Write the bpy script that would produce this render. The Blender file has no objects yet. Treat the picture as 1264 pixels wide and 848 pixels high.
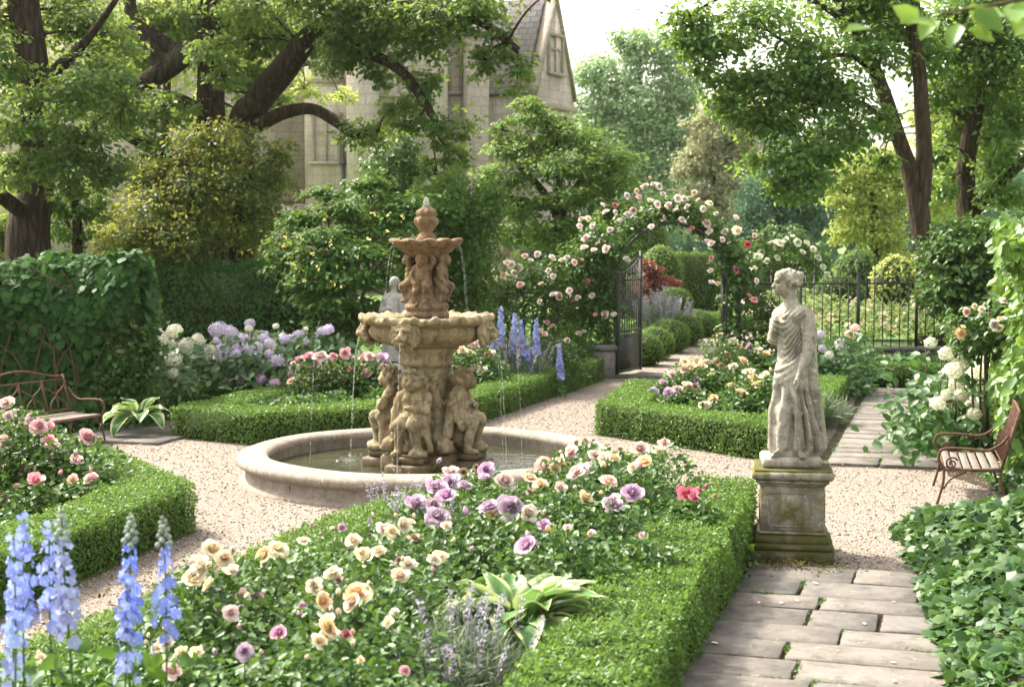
import bpy, bmesh, math
import numpy as np
from mathutils import Vector, Matrix

SC = bpy.context.scene
COL = SC.collection
rng = np.random.default_rng(7)
R = math.radians
PI = math.pi

# ------------------------------------------------------------------ camera, sky, sun, exposure
F, YH, CH = 1890.0, 287.0, 2.6          # focal length and horizon row of the 1264 px photograph, eye height
PITCH = math.atan((424 - YH) / F)
cam = bpy.data.cameras.new('camera')
camo = bpy.data.objects.new('camera', cam); COL.objects.link(camo)
cam.sensor_width = 36; cam.lens = 36 * F / 1264
cam.clip_start = 0.1; cam.clip_end = 2000
camo.location = (0, 0, CH); camo.rotation_euler = (PI / 2 - PITCH, 0, 0)
cam.dof.use_dof = True; cam.dof.focus_distance = 15.0; cam.dof.aperture_fstop = 3.4
SC.camera = camo

SUN_EL, SUN_AZ = R(50), R(-52)          # azimuth from +Y towards +X: high behind the trees on the left
w = bpy.data.worlds.new('World'); SC.world = w; w.use_nodes = True
nt = w.node_tree; nt.nodes.clear()
sky = nt.nodes.new('ShaderNodeTexSky'); sky.sky_type = 'NISHITA'; sky.sun_disc = False
sky.sun_elevation = SUN_EL; sky.sun_rotation = SUN_AZ
sky.air_density = 1.0; sky.dust_density = 4.0; sky.ozone_density = 1.0
hs = nt.nodes.new('ShaderNodeHueSaturation'); hs.inputs['Saturation'].default_value = 0.28
tn = nt.nodes.new('ShaderNodeMix'); tn.data_type = 'RGBA'; tn.blend_type = 'MULTIPLY'
tn.inputs[0].default_value = 1.0; tn.inputs[7].default_value = (1.0, 0.955, 0.875, 1)
bg = nt.nodes.new('ShaderNodeBackground'); bg.inputs['Strength'].default_value = 0.15
wo = nt.nodes.new('ShaderNodeOutputWorld')
nt.links.new(sky.outputs[0], hs.inputs['Color']); nt.links.new(hs.outputs[0], tn.inputs[6])
nt.links.new(tn.outputs[2], bg.inputs['Color']); nt.links.new(bg.outputs[0], wo.inputs['Surface'])
sl = bpy.data.lights.new('sun', 'SUN'); sl.energy = 2.6; sl.angle = R(4.0); sl.color = (1, 0.92, 0.78)
so = bpy.data.objects.new('sun', sl); COL.objects.link(so)
sdir = Vector((math.sin(SUN_AZ) * math.cos(SUN_EL), math.cos(SUN_AZ) * math.cos(SUN_EL), math.sin(SUN_EL)))
so.rotation_euler = (-sdir).to_track_quat('-Z', 'Y').to_euler()
SC.view_settings.view_transform = 'Standard'; SC.view_settings.look = 'None'
SC.view_settings.exposure = 2.0; SC.view_settings.gamma = 1.0; SC.view_settings.use_curve_mapping = False
SC.cycles.use_denoising = True
SC.cycles.max_bounces = 7; SC.cycles.diffuse_bounces = 4; SC.cycles.transmission_bounces = 4
SC.cycles.transparent_max_bounces = 4; SC.cycles.caustics_reflective = False; SC.cycles.caustics_refractive = False
SC.cycles.sample_clamp_indirect = 6.0

# ------------------------------------------------------------------ pixel <-> place
_c, _s = math.cos(PITCH), math.sin(PITCH)
def ray(px, py):
    u, v = (px - 632) / F, (424 - py) / F
    return np.array((u, _c + v * _s, -_s + v * _c))
def P(px, py, z=0.0):
    d = ray(px, py); return np.array((0, 0, CH)) + d * ((z - CH) / d[2])
def D(px, py, Y):
    d = ray(px, py); return np.array((0, 0, CH)) + d * (Y / d[1])
def MPP(Y): return Y / F / _c

# ------------------------------------------------------------------ materials
MATS = {}
class NT:
    def __init__(s, name):
        s.m = bpy.data.materials.new(name); s.m.use_nodes = True
        s.t = s.m.node_tree; s.t.nodes.clear()
        s.out = s.t.nodes.new('ShaderNodeOutputMaterial'); MATS[name] = s.m
        s.tc = None
    def n(s, typ, **kw):
        nd = s.t.nodes.new('ShaderNode' + typ)
        for k, v in kw.items():
            if k.startswith('_'): setattr(nd, k[1:], v)
        for k, v in kw.items():
            if k.startswith('_'): continue
            i = nd.inputs[int(k[1:])] if k[0] == 'i' and k[1:].isdigit() else nd.inputs[k.replace('__', ' ')]
            if isinstance(v, bpy.types.NodeSocket): s.t.links.new(v, i)
            elif isinstance(v, (tuple, list)) and i.type == 'RGBA' and len(v) == 3: i.default_value = (*v, 1)
            else: i.default_value = v
        return nd
    def co(s):
        if not s.tc: s.tc = s.n('TexCoord')
        return s.tc.outputs['Object']
    def noise(s, scale, detail=3, rough=.6, vec=None):
        return s.n('TexNoise', Vector=vec or s.co(), Scale=scale, Detail=detail, Roughness=rough).outputs['Fac']
    def ramp(s, fac, stops):
        r = s.n('ValToRGB', Fac=fac); e = r.color_ramp.elements
        while len(e) < len(stops): e.new(.5)
        for q, (p, c) in zip(e, stops):
            q.position = p; q.color = (*c, 1) if len(c) == 3 else c
        return r.outputs['Color']
    def mix(s, fac, a, b, blend='MIX'):
        m = s.n('Mix', _data_type='RGBA', _blend_type=blend)
        for i, v in ((0, fac), (6, a), (7, b)):
            if isinstance(v, bpy.types.NodeSocket): s.t.links.new(v, m.inputs[i])
            else: m.inputs[i].default_value = (*v, 1) if isinstance(v, (tuple, list)) else v
        return m.outputs[2]
    def math(s, op, a, b=0.0, clamp=False):
        m = s.n('Math', _operation=op, _use_clamp=clamp)
        for i, v in ((0, a), (1, b)):
            if isinstance(v, bpy.types.NodeSocket): s.t.links.new(v, m.inputs[i])
            else: m.inputs[i].default_value = v
        return m.outputs[0]
    def bump(s, h, strength, dist, normal=None):
        b = s.n('Bump', Height=h, Strength=strength, Distance=dist)
        if normal: s.t.links.new(normal, b.inputs['Normal'])
        return b.outputs[0]
    def bsdf(s, color, rough=.7, normal=None, spec=.3, **kw):
        b = s.n('BsdfPrincipled', Roughness=rough, **kw)
        b.inputs['Specular IOR Level'].default_value = spec
        if isinstance(color, bpy.types.NodeSocket): s.t.links.new(color, b.inputs['Base Color'])
        else: b.inputs['Base Color'].default_value = (*color, 1)
        if normal: s.t.links.new(normal, b.inputs['Normal'])
        return b.outputs[0]
    def done(s, sh):
        s.t.links.new(sh, s.out.inputs['Surface']); return s.m

def leaf_mat(name, lo, hi, back=None, trans=.35, rough=.45, spec=.35, margin=None, mid=None):
    """foliage: leaf to leaf colour spread by the 'tint' attribute, a little light through the blade"""
    t = NT(name)
    a = t.n('Attribute', _attribute_name='tint').outputs['Fac']
    big = t.noise(.9, 2)
    f = t.math('ADD', t.math('MULTIPLY', a, .75), t.math('MULTIPLY', t.math('SUBTRACT', big, .5), .6), True)
    c = t.ramp(f, [(0, lo), (1, hi)] if mid is None else [(0, lo), (.55, mid), (.9, hi)])
    if margin:
        e = t.n('Attribute', _attribute_name='edge').outputs['Fac']
        c = t.mix(t.ramp(e, [(.55, (0, 0, 0)), (.8, (1, 1, 1))]), c, margin)
    b = t.bsdf(c, rough, None, spec)
    tc = t.mix(.6, c, back or tuple(min(1, 2.2 * x) for x in hi))
    tr = t.n('BsdfTranslucent', Color=tc)
    mx = t.n('MixShader', i0=trans, i1=b, i2=tr.outputs[0])
    return t.done(mx.outputs[0])

leaf_mat('box leaves', (.052, .124, .020), (.145, .258, .050), (.26, .40, .06), .34, .45, .3)
leaf_mat('box leaves dark', (.045, .105, .018), (.110, .215, .036), (.20, .33, .03), .30, .48, .3)  # darker copy of the box leaf colours
leaf_mat('yew leaves', (.036, .110, .026), (.095, .220, .048), None, .25, .55, .25)
leaf_mat('ivy leaves', (.022, .066, .020), (.095, .190, .040), (.16, .30, .05), .26, .45, .35)
leaf_mat('ivy wall leaves', (.016, .060, .014), (.065, .150, .032), (.11, .24, .04), .25, .55, .15)
leaf_mat('rose leaves', (.024, .070, .014), (.100, .195, .036), (.18, .31, .04), .28, .44, .35)
leaf_mat('herb leaves', (.040, .110, .020), (.120, .235, .040), (.20, .34, .04), .3, .48, .3)
leaf_mat('broad leaves', (.030, .090, .022), (.090, .190, .050), (.16, .30, .05), .3, .38, .45)
leaf_mat('silver leaves', (.12, .175, .105), (.27, .33, .22), (.3, .38, .22), .25, .7, .2)
leaf_mat('lavender spikes', (.24, .25, .26), (.42, .36, .48), None, .2, .7, .2)
leaf_mat('hosta leaves', (.060, .150, .045), (.130, .260, .075), (.24, .40, .09), .28, .38, .45, margin=(.58, .62, .32))
leaf_mat('oak leaves', (.020, .068, .022), (.150, .215, .045), (.42, .54, .09), .44, .5, .3, mid=(.055, .130, .034))
leaf_mat('sunlit gold leaves', (.022, .070, .016), (.40, .36, .06), (.55, .54, .09), .40, .5, .3, mid=(.055, .120, .022))  # yellow end of the ramp is sunlight put into the leaf colour
leaf_mat('lilac leaves', (.030, .095, .020), (.092, .182, .034), (.27, .40, .06), .34, .52, .22)
leaf_mat('maple leaves', (.045, .115, .024), (.140, .240, .045), (.36, .50, .08), .40, .5, .25)
leaf_mat('plane leaves', (.035, .105, .022), (.115, .220, .040), (.42, .60, .09), .42, .42, .45)
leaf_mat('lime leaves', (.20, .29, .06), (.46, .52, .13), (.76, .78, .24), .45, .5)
leaf_mat('haze pale leaves', (.20, .32, .17), (.36, .50, .27), (.52, .66, .33), .42, .6)  # distance haze is put into this leaf colour
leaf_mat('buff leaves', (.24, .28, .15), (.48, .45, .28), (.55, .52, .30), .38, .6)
leaf_mat('fir leaves', (.030, .085, .045), (.080, .160, .085), None, .28, .6)
leaf_mat('red leaves', (.080, .022, .018), (.200, .060, .040), (.34, .08, .05), .35, .5)
leaf_mat('vine leaves', (.045, .120, .020), (.170, .300, .050), (.45, .60, .09), .36, .4, .4)
leaf_mat('meadow leaves', (.080, .150, .040), (.24, .32, .10), (.40, .48, .14), .35, .6)

def petal_mat(name, c, deep, trans=.3):
    t = NT(name)
    a = t.n('Attribute', _attribute_name='tint').outputs['Fac']
    col = t.ramp(a, [(0, deep), (.55, c), (1, tuple(min(.90, x * 1.10) for x in c))])
    oi = t.n('ObjectInfo').outputs['Random']
    hv = t.n('HueSaturation', Color=col, Value=t.math('ADD', t.math('MULTIPLY', oi, .3), .84),
             Saturation=t.math('ADD', t.math('MULTIPLY', oi, .4), .65))
    b = t.bsdf(hv.outputs[0], .6, None, .2)
    tr = t.n('BsdfTranslucent', Color=hv.outputs[0])
    return t.done(t.n('MixShader', i0=trans, i1=b, i2=tr.outputs[0]).outputs[0])
petal_mat('cream petals', (.84, .74, .54), (.80, .60, .36))
petal_mat('peach petals', (.85, .66, .42), (.80, .48, .26))
petal_mat('blush petals', (.85, .62, .55), (.80, .46, .41))
petal_mat('shell petals', (.87, .75, .69), (.84, .60, .54))
petal_mat('pink petals', (.80, .42, .45), (.68, .25, .30))
petal_mat('lilac petals', (.66, .44, .61), (.50, .28, .47))
petal_mat('mauve petals', (.70, .42, .56), (.56, .26, .42))
petal_mat('red petals', (.62, .07, .16), (.40, .03, .08))
petal_mat('white petals', (.84, .82, .66), (.70, .70, .45))
petal_mat('violet petals', (.66, .57, .74), (.54, .44, .64))
petal_mat('blue petals', (.22, .30, .74), (.16, .17, .56))
petal_mat('pale blue petals', (.34, .42, .76), (.24, .27, .62))
petal_mat('bud skin', (.40, .45, .40), (.25, .32, .25))
petal_mat('spent petals', (.42, .28, .17), (.26, .15, .09), .15)
petal_mat('yellow petals', (.80, .66, .16), (.7, .5, .08))

def stone(name, base, warm, dark, moss=None, rough=.85, scale=1.0, bstr=.5, streak=True, each=0.0):
    t = NT(name)
    big = t.noise(2.2 * scale, 5, .65); mid = t.noise(11 * scale, 5, .7); fine = t.noise(85 * scale, 4, .7)
    c = t.mix(t.ramp(big, [(.38, (0, 0, 0)), (.62, (1, 1, 1))]), base, warm)
    c = t.mix(t.ramp(mid, [(.47, (0, 0, 0)), (.70, (.9,) * 3)]), c, dark)
    if streak:
        mp = t.n('Mapping', Vector=t.co()); mp.inputs['Scale'].default_value = (9, 9, 1.1)
        c = t.mix(t.ramp(t.noise(1.6, 4, .6, mp.outputs[0]), [(.48, (0, 0, 0)), (.72, (.8,) * 3)]), c, dark)
    c = t.mix(t.ramp(fine, [(.35, (.35,) * 3), (.6, (0, 0, 0))]), c, dark)
    ll = t.noise(24 * scale, 2, .5)
    c = t.mix(t.ramp(ll, [(.66, (0, 0, 0)), (.70, (.55,) * 3)]), c, tuple(min(.6, x * 1.5) for x in base))
    if each:
        a = t.n('Attribute', _attribute_name='tint').outputs['Fac']
        c = t.n('HueSaturation', Color=c, Value=t.math('ADD', t.math('MULTIPLY', a, each), 1 - each / 2), Saturation=t.math('ADD', t.math('MULTIPLY', a, .4), .55)).outputs[0]
    if moss:
        mcol, lo, hi, top = moss
        nz = t.n('SeparateXYZ', Vector=t.n('NewGeometry').outputs['Normal']).outputs['Z']
        f = t.math('ADD', t.noise(5 * scale, 5, .7), t.math('MULTIPLY', nz, top))
        c = t.mix(t.ramp(f, [(lo, (0, 0, 0)), (hi, (.95,) * 3)]), c, t.mix(t.noise(60, 3), tuple(x * .5 for x in mcol), mcol))
    h = t.math('ADD', t.math('MULTIPLY', mid, 1.0), t.math('MULTIPLY', fine, .5))
    return t.done(t.bsdf(c, rough, t.bump(h, bstr, .02), .2))
stone('fountain stone', (.39, .325, .205), (.29, .215, .115), (.085, .068, .042), ((.10, .09, .03), .66, .80, .04))
stone('fountain stone rusty', (.30, .215, .135), (.22, .135, .075), (.075, .05, .03), ((.12, .08, .04), .68, .82, .04), bstr=.8)
stone('wet stone', (.17, .125, .07), (.12, .085, .045), (.05, .04, .02), ((.05, .055, .015), .55, .7, .06), rough=.5)
stone('pool stone', (.36, .31, .26), (.29, .245, .20), (.17, .145, .12), ((.12, .12, .06), .72, .86, .02))
stone('statue stone', (.46, .425, .36), (.36, .32, .26), (.13, .11, .085), ((.15, .125, .05), .70, .84, .05), bstr=.6)
stone('grey statue stone', (.44, .42, .39), (.36, .34, .31), (.2, .19, .17))
stone('pedestal stone', (.34, .32, .27), (.27, .23, .14), (.085, .08, .06), ((.15, .125, .025), .46, .66, .12))
stone('pedestal mossy', (.20, .185, .13), (.13, .12, .07), (.05, .05, .03), ((.085, .085, .015), .42, .60, .14))
stone('slab stone', (.180, .160, .140), (.150, .130, .112), (.085, .075, .064), ((.09, .10, .03), .76, .9, .0), scale=.8, streak=False, rough=.75, each=.40)
stone('pier stone', (.25, .215, .20), (.20, .17, .16), (.10, .09, .085), scale=1.2)
stone('trim stone', (.40, .35, .29), (.34, .29, .235), (.2, .17, .14), scale=.4)

def limestone():
    t = NT('limestone wall')
    mp = t.n('Mapping', Vector=t.co()); mp.inputs['Rotation'].default_value = (PI / 2, 0, 0)
    bk = t.n('TexBrick', Vector=mp.outputs[0], Color1=(.56, .505, .435), Color2=(.45, .40, .34), Mortar=(.33, .29, .245), Scale=1.0)
    bk.inputs['Mortar Size'].default_value = .018; bk.inputs['Brick Width'].default_value = .95; bk.inputs['Row Height'].default_value = .42
    c = t.mix(t.ramp(t.noise(.5, 5, .7), [(.4, (0, 0, 0)), (.7, (.6,) * 3)]), bk.outputs['Color'], (.31, .26, .21))
    c = t.mix(t.ramp(t.noise(9, 4), [(.4, (.4,) * 3), (.65, (0, 0, 0))]), c, (.22, .18, .14))
    mp2 = t.n('Mapping', Vector=t.co()); mp2.inputs['Scale'].default_value = (1.6, 1.6, .16)
    c = t.mix(t.ramp(t.noise(1.0, 5, .65, mp2.outputs[0]), [(.48, (0, 0, 0)), (.72, (.75,) * 3)]), c, (.17, .145, .12))
    return t.done(t.bsdf(c, .9, t.bump(bk.outputs['Fac'], -.5, .03), .15))
limestone()
def slate():
    t = NT('slate roof')
    bk = t.n('TexBrick', Vector=t.n('TexCoord').outputs['UV'], Color1=(.31, .285, .28), Color2=(.21, .195, .20), Mortar=(.08, .075, .075), Scale=1.0)
    bk.inputs['Mortar Size'].default_value = .02; bk.inputs['Brick Width'].default_value = .5; bk.inputs['Row Height'].default_value = .34
    c = t.mix(t.ramp(t.noise(1.2, 4), [(.4, (0, 0, 0)), (.7, (.7,) * 3)]), bk.outputs['Color'], (.24, .20, .17))
    return t.done(t.bsdf(c, .7, t.bump(bk.outputs['Fac'], -.7, .05), .3))
slate()

def gravel():
    t = NT('gravel')
    v = t.n('TexVoronoi', Vector=t.co(), Scale=58.0, Randomness=1.0)
    hsv = t.n('SeparateColor', Color=v.outputs['Color'])
    c = t.ramp(hsv.outputs[0], [(0, (.15, .115, .09)), (.2, (.262, .222, .184)), (.6, (.362, .316, .266)), (1, (.50, .45, .39))])
    c = t.mix(t.ramp(v.outputs['Distance'], [(.35, (0, 0, 0)), (.75, (.85,) * 3)]), c, (.12, .09, .07))
    c = t.mix(t.ramp(t.noise(1.1, 5, .65), [(.42, (0, 0, 0)), (.75, (.5,) * 3)]), c, (.24, .18, .145))
    c = t.mix(t.ramp(t.noise(26, 3, .6), [(.62, (0, 0, 0)), (.72, (.75,) * 3)]), c, (.10, .075, .055))
    h = t.math('SUBTRACT', 1.0, v.outputs['Distance'])
    return t.done(t.bsdf(c, .85, t.bump(h, 1.0, .02, t.bump(t.noise(7, 3), .35, .05)), .25))
gravel()
def plain(name, stops, scale, rough=.9, bs=.5, bd=.03, spec=.2, metallic=0.0):
    t = NT(name)
    f = t.noise(scale, 6, .7)
    return t.done(t.bsdf(t.ramp(f, stops), rough, t.bump(f, bs, bd), spec, Metallic=metallic))
plain('soil', [(.3, (.030, .021, .014)), (.7, (.085, .060, .040))], 14, bs=1, bd=.05)
plain('joint soil', [(.40, (.030, .022, .014)), (.52, (.055, .045, .022)), (.62, (.065, .085, .020))], 5, bs=1, bd=.03)
plain('turf', [(.3, (.06, .11, .025)), (.7, (.16, .21, .06))], 3)
plain('lawn grass', [(.3, (.06, .12, .03)), (.7, (.13, .20, .05))], 2)
plain('dark core', [(.3, (.018, .028, .010)), (.7, (.045, .060, .020))], 30, bs=1)  # shade deep inside the foliage, put into one dark green
plain('black iron', [(.3, (.012, .014, .014)), (.7, (.03, .033, .032))], 20, rough=.5, bs=.2, bd=.005, spec=.5)
plain('rusty iron', [(.35, (.055, .030, .022)), (.65, (.14, .070, .042))], 40, rough=.75, bs=.4, bd=.004)
plain('grey wood', [(.3, (.13, .10, .085)), (.7, (.27, .22, .19))], 18, rough=.8, bs=.4, bd=.004)
plain('pale wood', [(.3, (.13, .108, .092)), (.7, (.235, .205, .18))], 18, rough=.8, bs=.4, bd=.004)
plain('green stem', [(.3, (.05, .10, .03)), (.7, (.10, .17, .05))], 20)
plain('woody stem', [(.3, (.05, .035, .022)), (.7, (.12, .085, .055))], 30)
plain('moss', [(.3, (.045, .045, .010)), (.7, (.14, .12, .025))], 40, bs=1, bd=.03)
plain('lead pipe', [(.3, (.05, .05, .055)), (.7, (.09, .09, .095))], 8, rough=.6)
def pebbles():
    t = NT('pebbles'); a = t.n('Attribute', _attribute_name='tint').outputs['Fac']
    return t.done(t.bsdf(t.ramp(a, [(0, (.13, .10, .08)), (.25, (.26, .205, .17)), (.7, (.40, .33, .28)), (1, (.56, .50, .44))]), .8, None, .3))
pebbles()
leaf_mat('dry leaves', (.06, .035, .018), (.20, .15, .05), None, .1, .8, .2)
plain('fallen petal', [(.3, (.60, .42, .36)), (.7, (.78, .66, .56))], 30, rough=.7)
def bark(name, a, b):
    t = NT(name)
    mp = t.n('Mapping', Vector=t.co()); mp.inputs['Scale'].default_value = (8, 8, 1.6)
    v = t.n('TexVoronoi', _feature='DISTANCE_TO_EDGE', Vector=mp.outputs[0], Scale=1.3).outputs['Distance']
    f = t.math('ADD', t.math('MULTIPLY', t.noise(1.6, 6, .7, mp.outputs[0]), .7), t.math('MULTIPLY', v, .6))
    c = t.mix(t.ramp(t.noise(.8, 3), [(.55, (0, 0, 0)), (.75, (.7,) * 3)]), t.ramp(f, [(.25, a), (.7, b)]), (.07, .085, .03))
    return t.done(t.bsdf(c, .9, t.bump(f, 1.0, .25), .15))
bark('oak bark', (.018, .013, .009), (.115, .085, .060))
bark('plane bark', (.026, .018, .012), (.150, .108, .074))
def glass():
    t = NT('window glass')
    return t.done(t.bsdf(t.ramp(t.noise(1.5, 2), [(.3, (.012, .013, .015)), (.7, (.04, .04, .042))]), .3, None, .25))
glass()
def water():
    t = NT('pool water')
    h = t.math('ADD', t.noise(5.5, 4, .6), t.math('MULTIPLY', t.noise(26, 2), .35))
    c = t.ramp(t.noise(1.6, 3), [(.35, (.022, .026, .012)), (.7, (.055, .056, .028))])
    return t.done(t.bsdf(c, .06, t.bump(h, .35, .06), .6))
water()
def foam():
    t = NT('falling water')
    a = t.bsdf((.75, .76, .74), .12, None, .6)
    g = t.n('BsdfTransparent', Color=(.96, .97, .96))
    return t.done(t.n('MixShader', i0=.75, i1=a, i2=g.outputs[0]).outputs[0])
foam()

# ------------------------------------------------------------------ mesh tools
class MB:
    """collects vertices and faces of any size; build() links them as one mesh object"""
    def __init__(s): s.v, s.f, s.a, s.n = [], [], {}, 0
    def add(s, V, faces, **attr):
        V = np.asarray(V, float).reshape(-1, 3)
        if isinstance(faces, np.ndarray): s.f.append(faces + s.n)
        else:
            by = {}
            for q in faces: by.setdefault(len(q), []).append(q)
            for q in by.values(): s.f.append(np.array(q) + s.n)
        for k in set(attr) | set(s.a):
            s.a.setdefault(k, [np.zeros(s.n)] if s.n else [])
            s.a[k].append(np.broadcast_to(attr.get(k, 0.0), (len(V),)).astype(float))
        s.v.append(V); s.n += len(V); return s
    def mesh(s, name, mat, smooth=False, origin=None):
        me = bpy.data.meshes.new(name)
        if not s.v: return me
        V = np.concatenate(s.v)
        if origin is not None: V = V - np.asarray(origin)
        loops = np.concatenate([f.ravel() for f in s.f]).astype(np.int32)
        tot = np.concatenate([np.full(len(f), f.shape[1]) for f in s.f]).astype(np.int32)
        st = np.concatenate([[0], np.cumsum(tot)[:-1]]).astype(np.int32)
        me.vertices.add(len(V)); me.vertices.foreach_set('co', V.ravel().astype(np.float32))
        me.loops.add(len(loops)); me.loops.foreach_set('vertex_index', loops)
        me.polygons.add(len(tot)); me.polygons.foreach_set('loop_start', st)
        if smooth: me.polygons.foreach_set('use_smooth', np.ones(len(tot), bool))
        me.update(calc_edges=True)
        for k, a in s.a.items():
            at = me.attributes.new(k, 'FLOAT', 'POINT'); at.data.foreach_set('value', np.concatenate(a).astype(np.float32))
        if mat: me.materials.append(MATS[mat])
        return me
    def build(s, name, mat, parent=None, smooth=False, origin=None):
        """vertices are world coordinates unless origin=False (then local to the parent)"""
        if origin is None: origin = ORG.get(parent.name, None) if parent else None
        if origin is False: origin = None
        o = bpy.data.objects.new(name, s.mesh(name, mat, smooth, origin)); COL.objects.link(o)
        if parent:
            o.parent = parent
            if origin is not None: ORG[o.name] = np.asarray(origin)
        elif origin is not None: o.location = tuple(origin); ORG[o.name] = np.asarray(origin)
        return o
ORG = {}
def tag(o, label=None, cat=None, group=None, kind=None):
    if label: o['label'] = label
    if cat: o['category'] = cat
    if group: o['group'] = group
    if kind: o['kind'] = kind
    return o
def thing(name, label, cat, loc=(0, 0, 0), rz=0.0, group=None):
    o = bpy.data.objects.new(name, None); COL.objects.link(o); o.empty_display_size = .1
    o.location = tuple(float(x) for x in loc); o.rotation_euler = (0, 0, rz); ORG[o.name] = np.array(loc, float)
    return tag(o, label, cat, group)
def child(name, me, parent, loc, rot=(0, 0, 0), scale=1.0):
    o = bpy.data.objects.new(name, me); COL.objects.link(o); o.parent = parent
    o.location = tuple(float(x) for x in loc); o.rotation_euler = rot; o.scale = (scale,) * 3
    return o

def box(c, size, rz=0.0, bev=.0, taper=1.0):
    """chamfered box; c is the centre of its base"""
    sx, sy, sz = size[0] / 2, size[1] / 2, size[2]
    b = min(bev, sx * .9, sy * .9, sz * .45)
    if b <= 0:
        V = [(x * sx * (taper if z else 1), y * sy * (taper if z else 1), z * sz) for z in (0, 1) for x, y in ((-1, -1), (1, -1), (1, 1), (-1, 1))]
        Fc = [(3, 2, 1, 0), (4, 5, 6, 7), (0, 1, 5, 4), (1, 2, 6, 5), (2, 3, 7, 6), (3, 0, 4, 7)]
    else:
        V, Fc = [], []
        for z, ins in ((0, b), (b, 0), (sz - b, 0), (sz, b)):
            tp = 1 + (taper - 1) * z / sz
            X, Y = sx * tp, sy * tp
            e = b
            V += [(-X + e, -Y + ins, z), (X - e, -Y + ins, z), (X - ins, -Y + e, z), (X - ins, Y - e, z),
                  (X - e, Y - ins, z), (-X + e, Y - ins, z), (-X + ins, Y - e, z), (-X + ins, -Y + e, z)]
        for k in range(3):
            for i in range(8):
                j = (i + 1) % 8; Fc.append((k * 8 + i, k * 8 + j, k * 8 + 8 + j, k * 8 + 8 + i))
        Fc += [tuple(range(7, -1, -1)), tuple(range(24, 32))]
    V = np.array(V, float); ca, sa = math.cos(rz), math.sin(rz)
    V = np.stack([V[:, 0] * ca - V[:, 1] * sa, V[:, 0] * sa + V[:, 1] * ca, V[:, 2]], 1) + np.asarray(c, float)
    return V, Fc

def smooth_path(pts, n=6):
    """Catmull-Rom through the points (any number of columns)"""
    p = np.asarray(pts, float)
    if len(p) < 3: return p
    q = np.vstack([2 * p[0] - p[1], p, 2 * p[-1] - p[-2]]); out = []
    for i in range(1, len(q) - 2):
        t = np.linspace(0, 1, n, endpoint=False)[:, None]
        a, b, c, d = q[i - 1], q[i], q[i + 1], q[i + 2]
        out.append(.5 * (2 * b + (c - a) * t + (2 * a - 5 * b + 4 * c - d) * t ** 2 + (3 * b - a - 3 * c + d) * t ** 3))
    return np.vstack(out + [p[-1:]])

def tube(pts, rad, n=8, flat=None):
    p = np.asarray(pts, float); m = len(p)
    r = np.broadcast_to(np.asarray(rad, float), (m,))
    T = np.gradient(p, axis=0); T /= np.linalg.norm(T, axis=1)[:, None] + 1e-9
    up = np.array((0, 0, 1.0)) if abs(T[0][2]) < .9 else np.array((1.0, 0, 0))
    N = np.cross(T[0], up); N /= np.linalg.norm(N); V = []
    ang = np.arange(n) / n * 2 * PI
    for i in range(m):
        N = N - T[i] * N.dot(T[i]); N /= np.linalg.norm(N) + 1e-9; B = np.cross(T[i], N)
        k = flat or 1.0
        V.append(p[i] + r[i] * (np.cos(ang)[:, None] * N + k * np.sin(ang)[:, None] * B))
    V = np.vstack(V); i = np.arange(n); j = (i + 1) % n
    q = np.vstack([np.stack([k * n + i, k * n + j, k * n + n + j, k * n + n + i], 1) for k in range(m - 1)])
    Fc = [tuple(x) for x in q] + [tuple(range(n - 1, -1, -1)), tuple(range((m - 1) * n, m * n))]
    return V, Fc

def lathe(prof, c=(0, 0, 0), n=48, mod=None, cap=True):
    """prof: (r, z) list; mod(theta, k, r, z) -> new r, z"""
    prof = np.asarray(prof, float); m = len(prof); th = np.arange(n) / n * 2 * PI; V = []
    for k, (r, z) in enumerate(prof):
        rr, zz = (np.full(n, r), np.full(n, z)) if mod is None else mod(th, k, r, z)
        V.append(np.stack([rr * np.cos(th), rr * np.sin(th), zz], 1))
    V = np.vstack(V) + np.asarray(c); i = np.arange(n); j = (i + 1) % n
    Fc = np.vstack([np.stack([k * n + i, k * n + j, k * n + n + j, k * n + n + i], 1) for k in range(m - 1)]).tolist()
    if cap: Fc += [list(range(n - 1, -1, -1)), list(range((m - 1) * n, m * n))]
    return V, Fc

# leaf templates: x along the blade, y across, z out of it
def T_(v, f): return np.array(v, float), np.array(f)
LEAF4 = T_([(0, 0, 0), (.5, -.27, .07), (1, 0, -.06), (.5, .27, .07)], [(0, 1, 2), (0, 2, 3)])
LEAF6 = T_([(0, 0, 0), (.28, -.30, .06), (.68, -.24, .03), (1, 0, -.12), (.68, .24, .03), (.28, .30, .06)], [(0, 1, 2, 3), (0, 3, 4, 5)])
def _ivy():
    o = [(0, 0, 0), (-.06, -.30, .02), (.16, -.52, -.05), (.38, -.26, .05), (.62, -.36, -.03), (1, 0, -.12), (.62, .36, -.03), (.38, .26, .05), (.16, .52, -.05), (-.06, .30, .02)]
    v = [(.34, 0, .08)] + o
    return T_(v, [(0, i, i % 10 + 1) for i in range(1, 11)])
IVY = _ivy()
def _blade(n, wd, droop, power=1.0):
    v, f = [], []
    for i in range(n + 1):
        t = i / n; wv = wd * (math.sin(PI * min(1, t * .93 + .07)) ** power)
        if i == n: wv = wd * .03
        z = -droop * t * t
        v += [(t, -wv, z + wv * .35), (t, 0, z), (t, wv, z + wv * .35)]
    for i in range(n):
        a = 3 * i; f += [(a, a + 3, a + 4, a + 1), (a + 1, a + 4, a + 5, a + 2)]
    return T_(v, f)
LANCE = _blade(3, .045, .18)
LONG = _blade(5, .13, .35)

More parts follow.
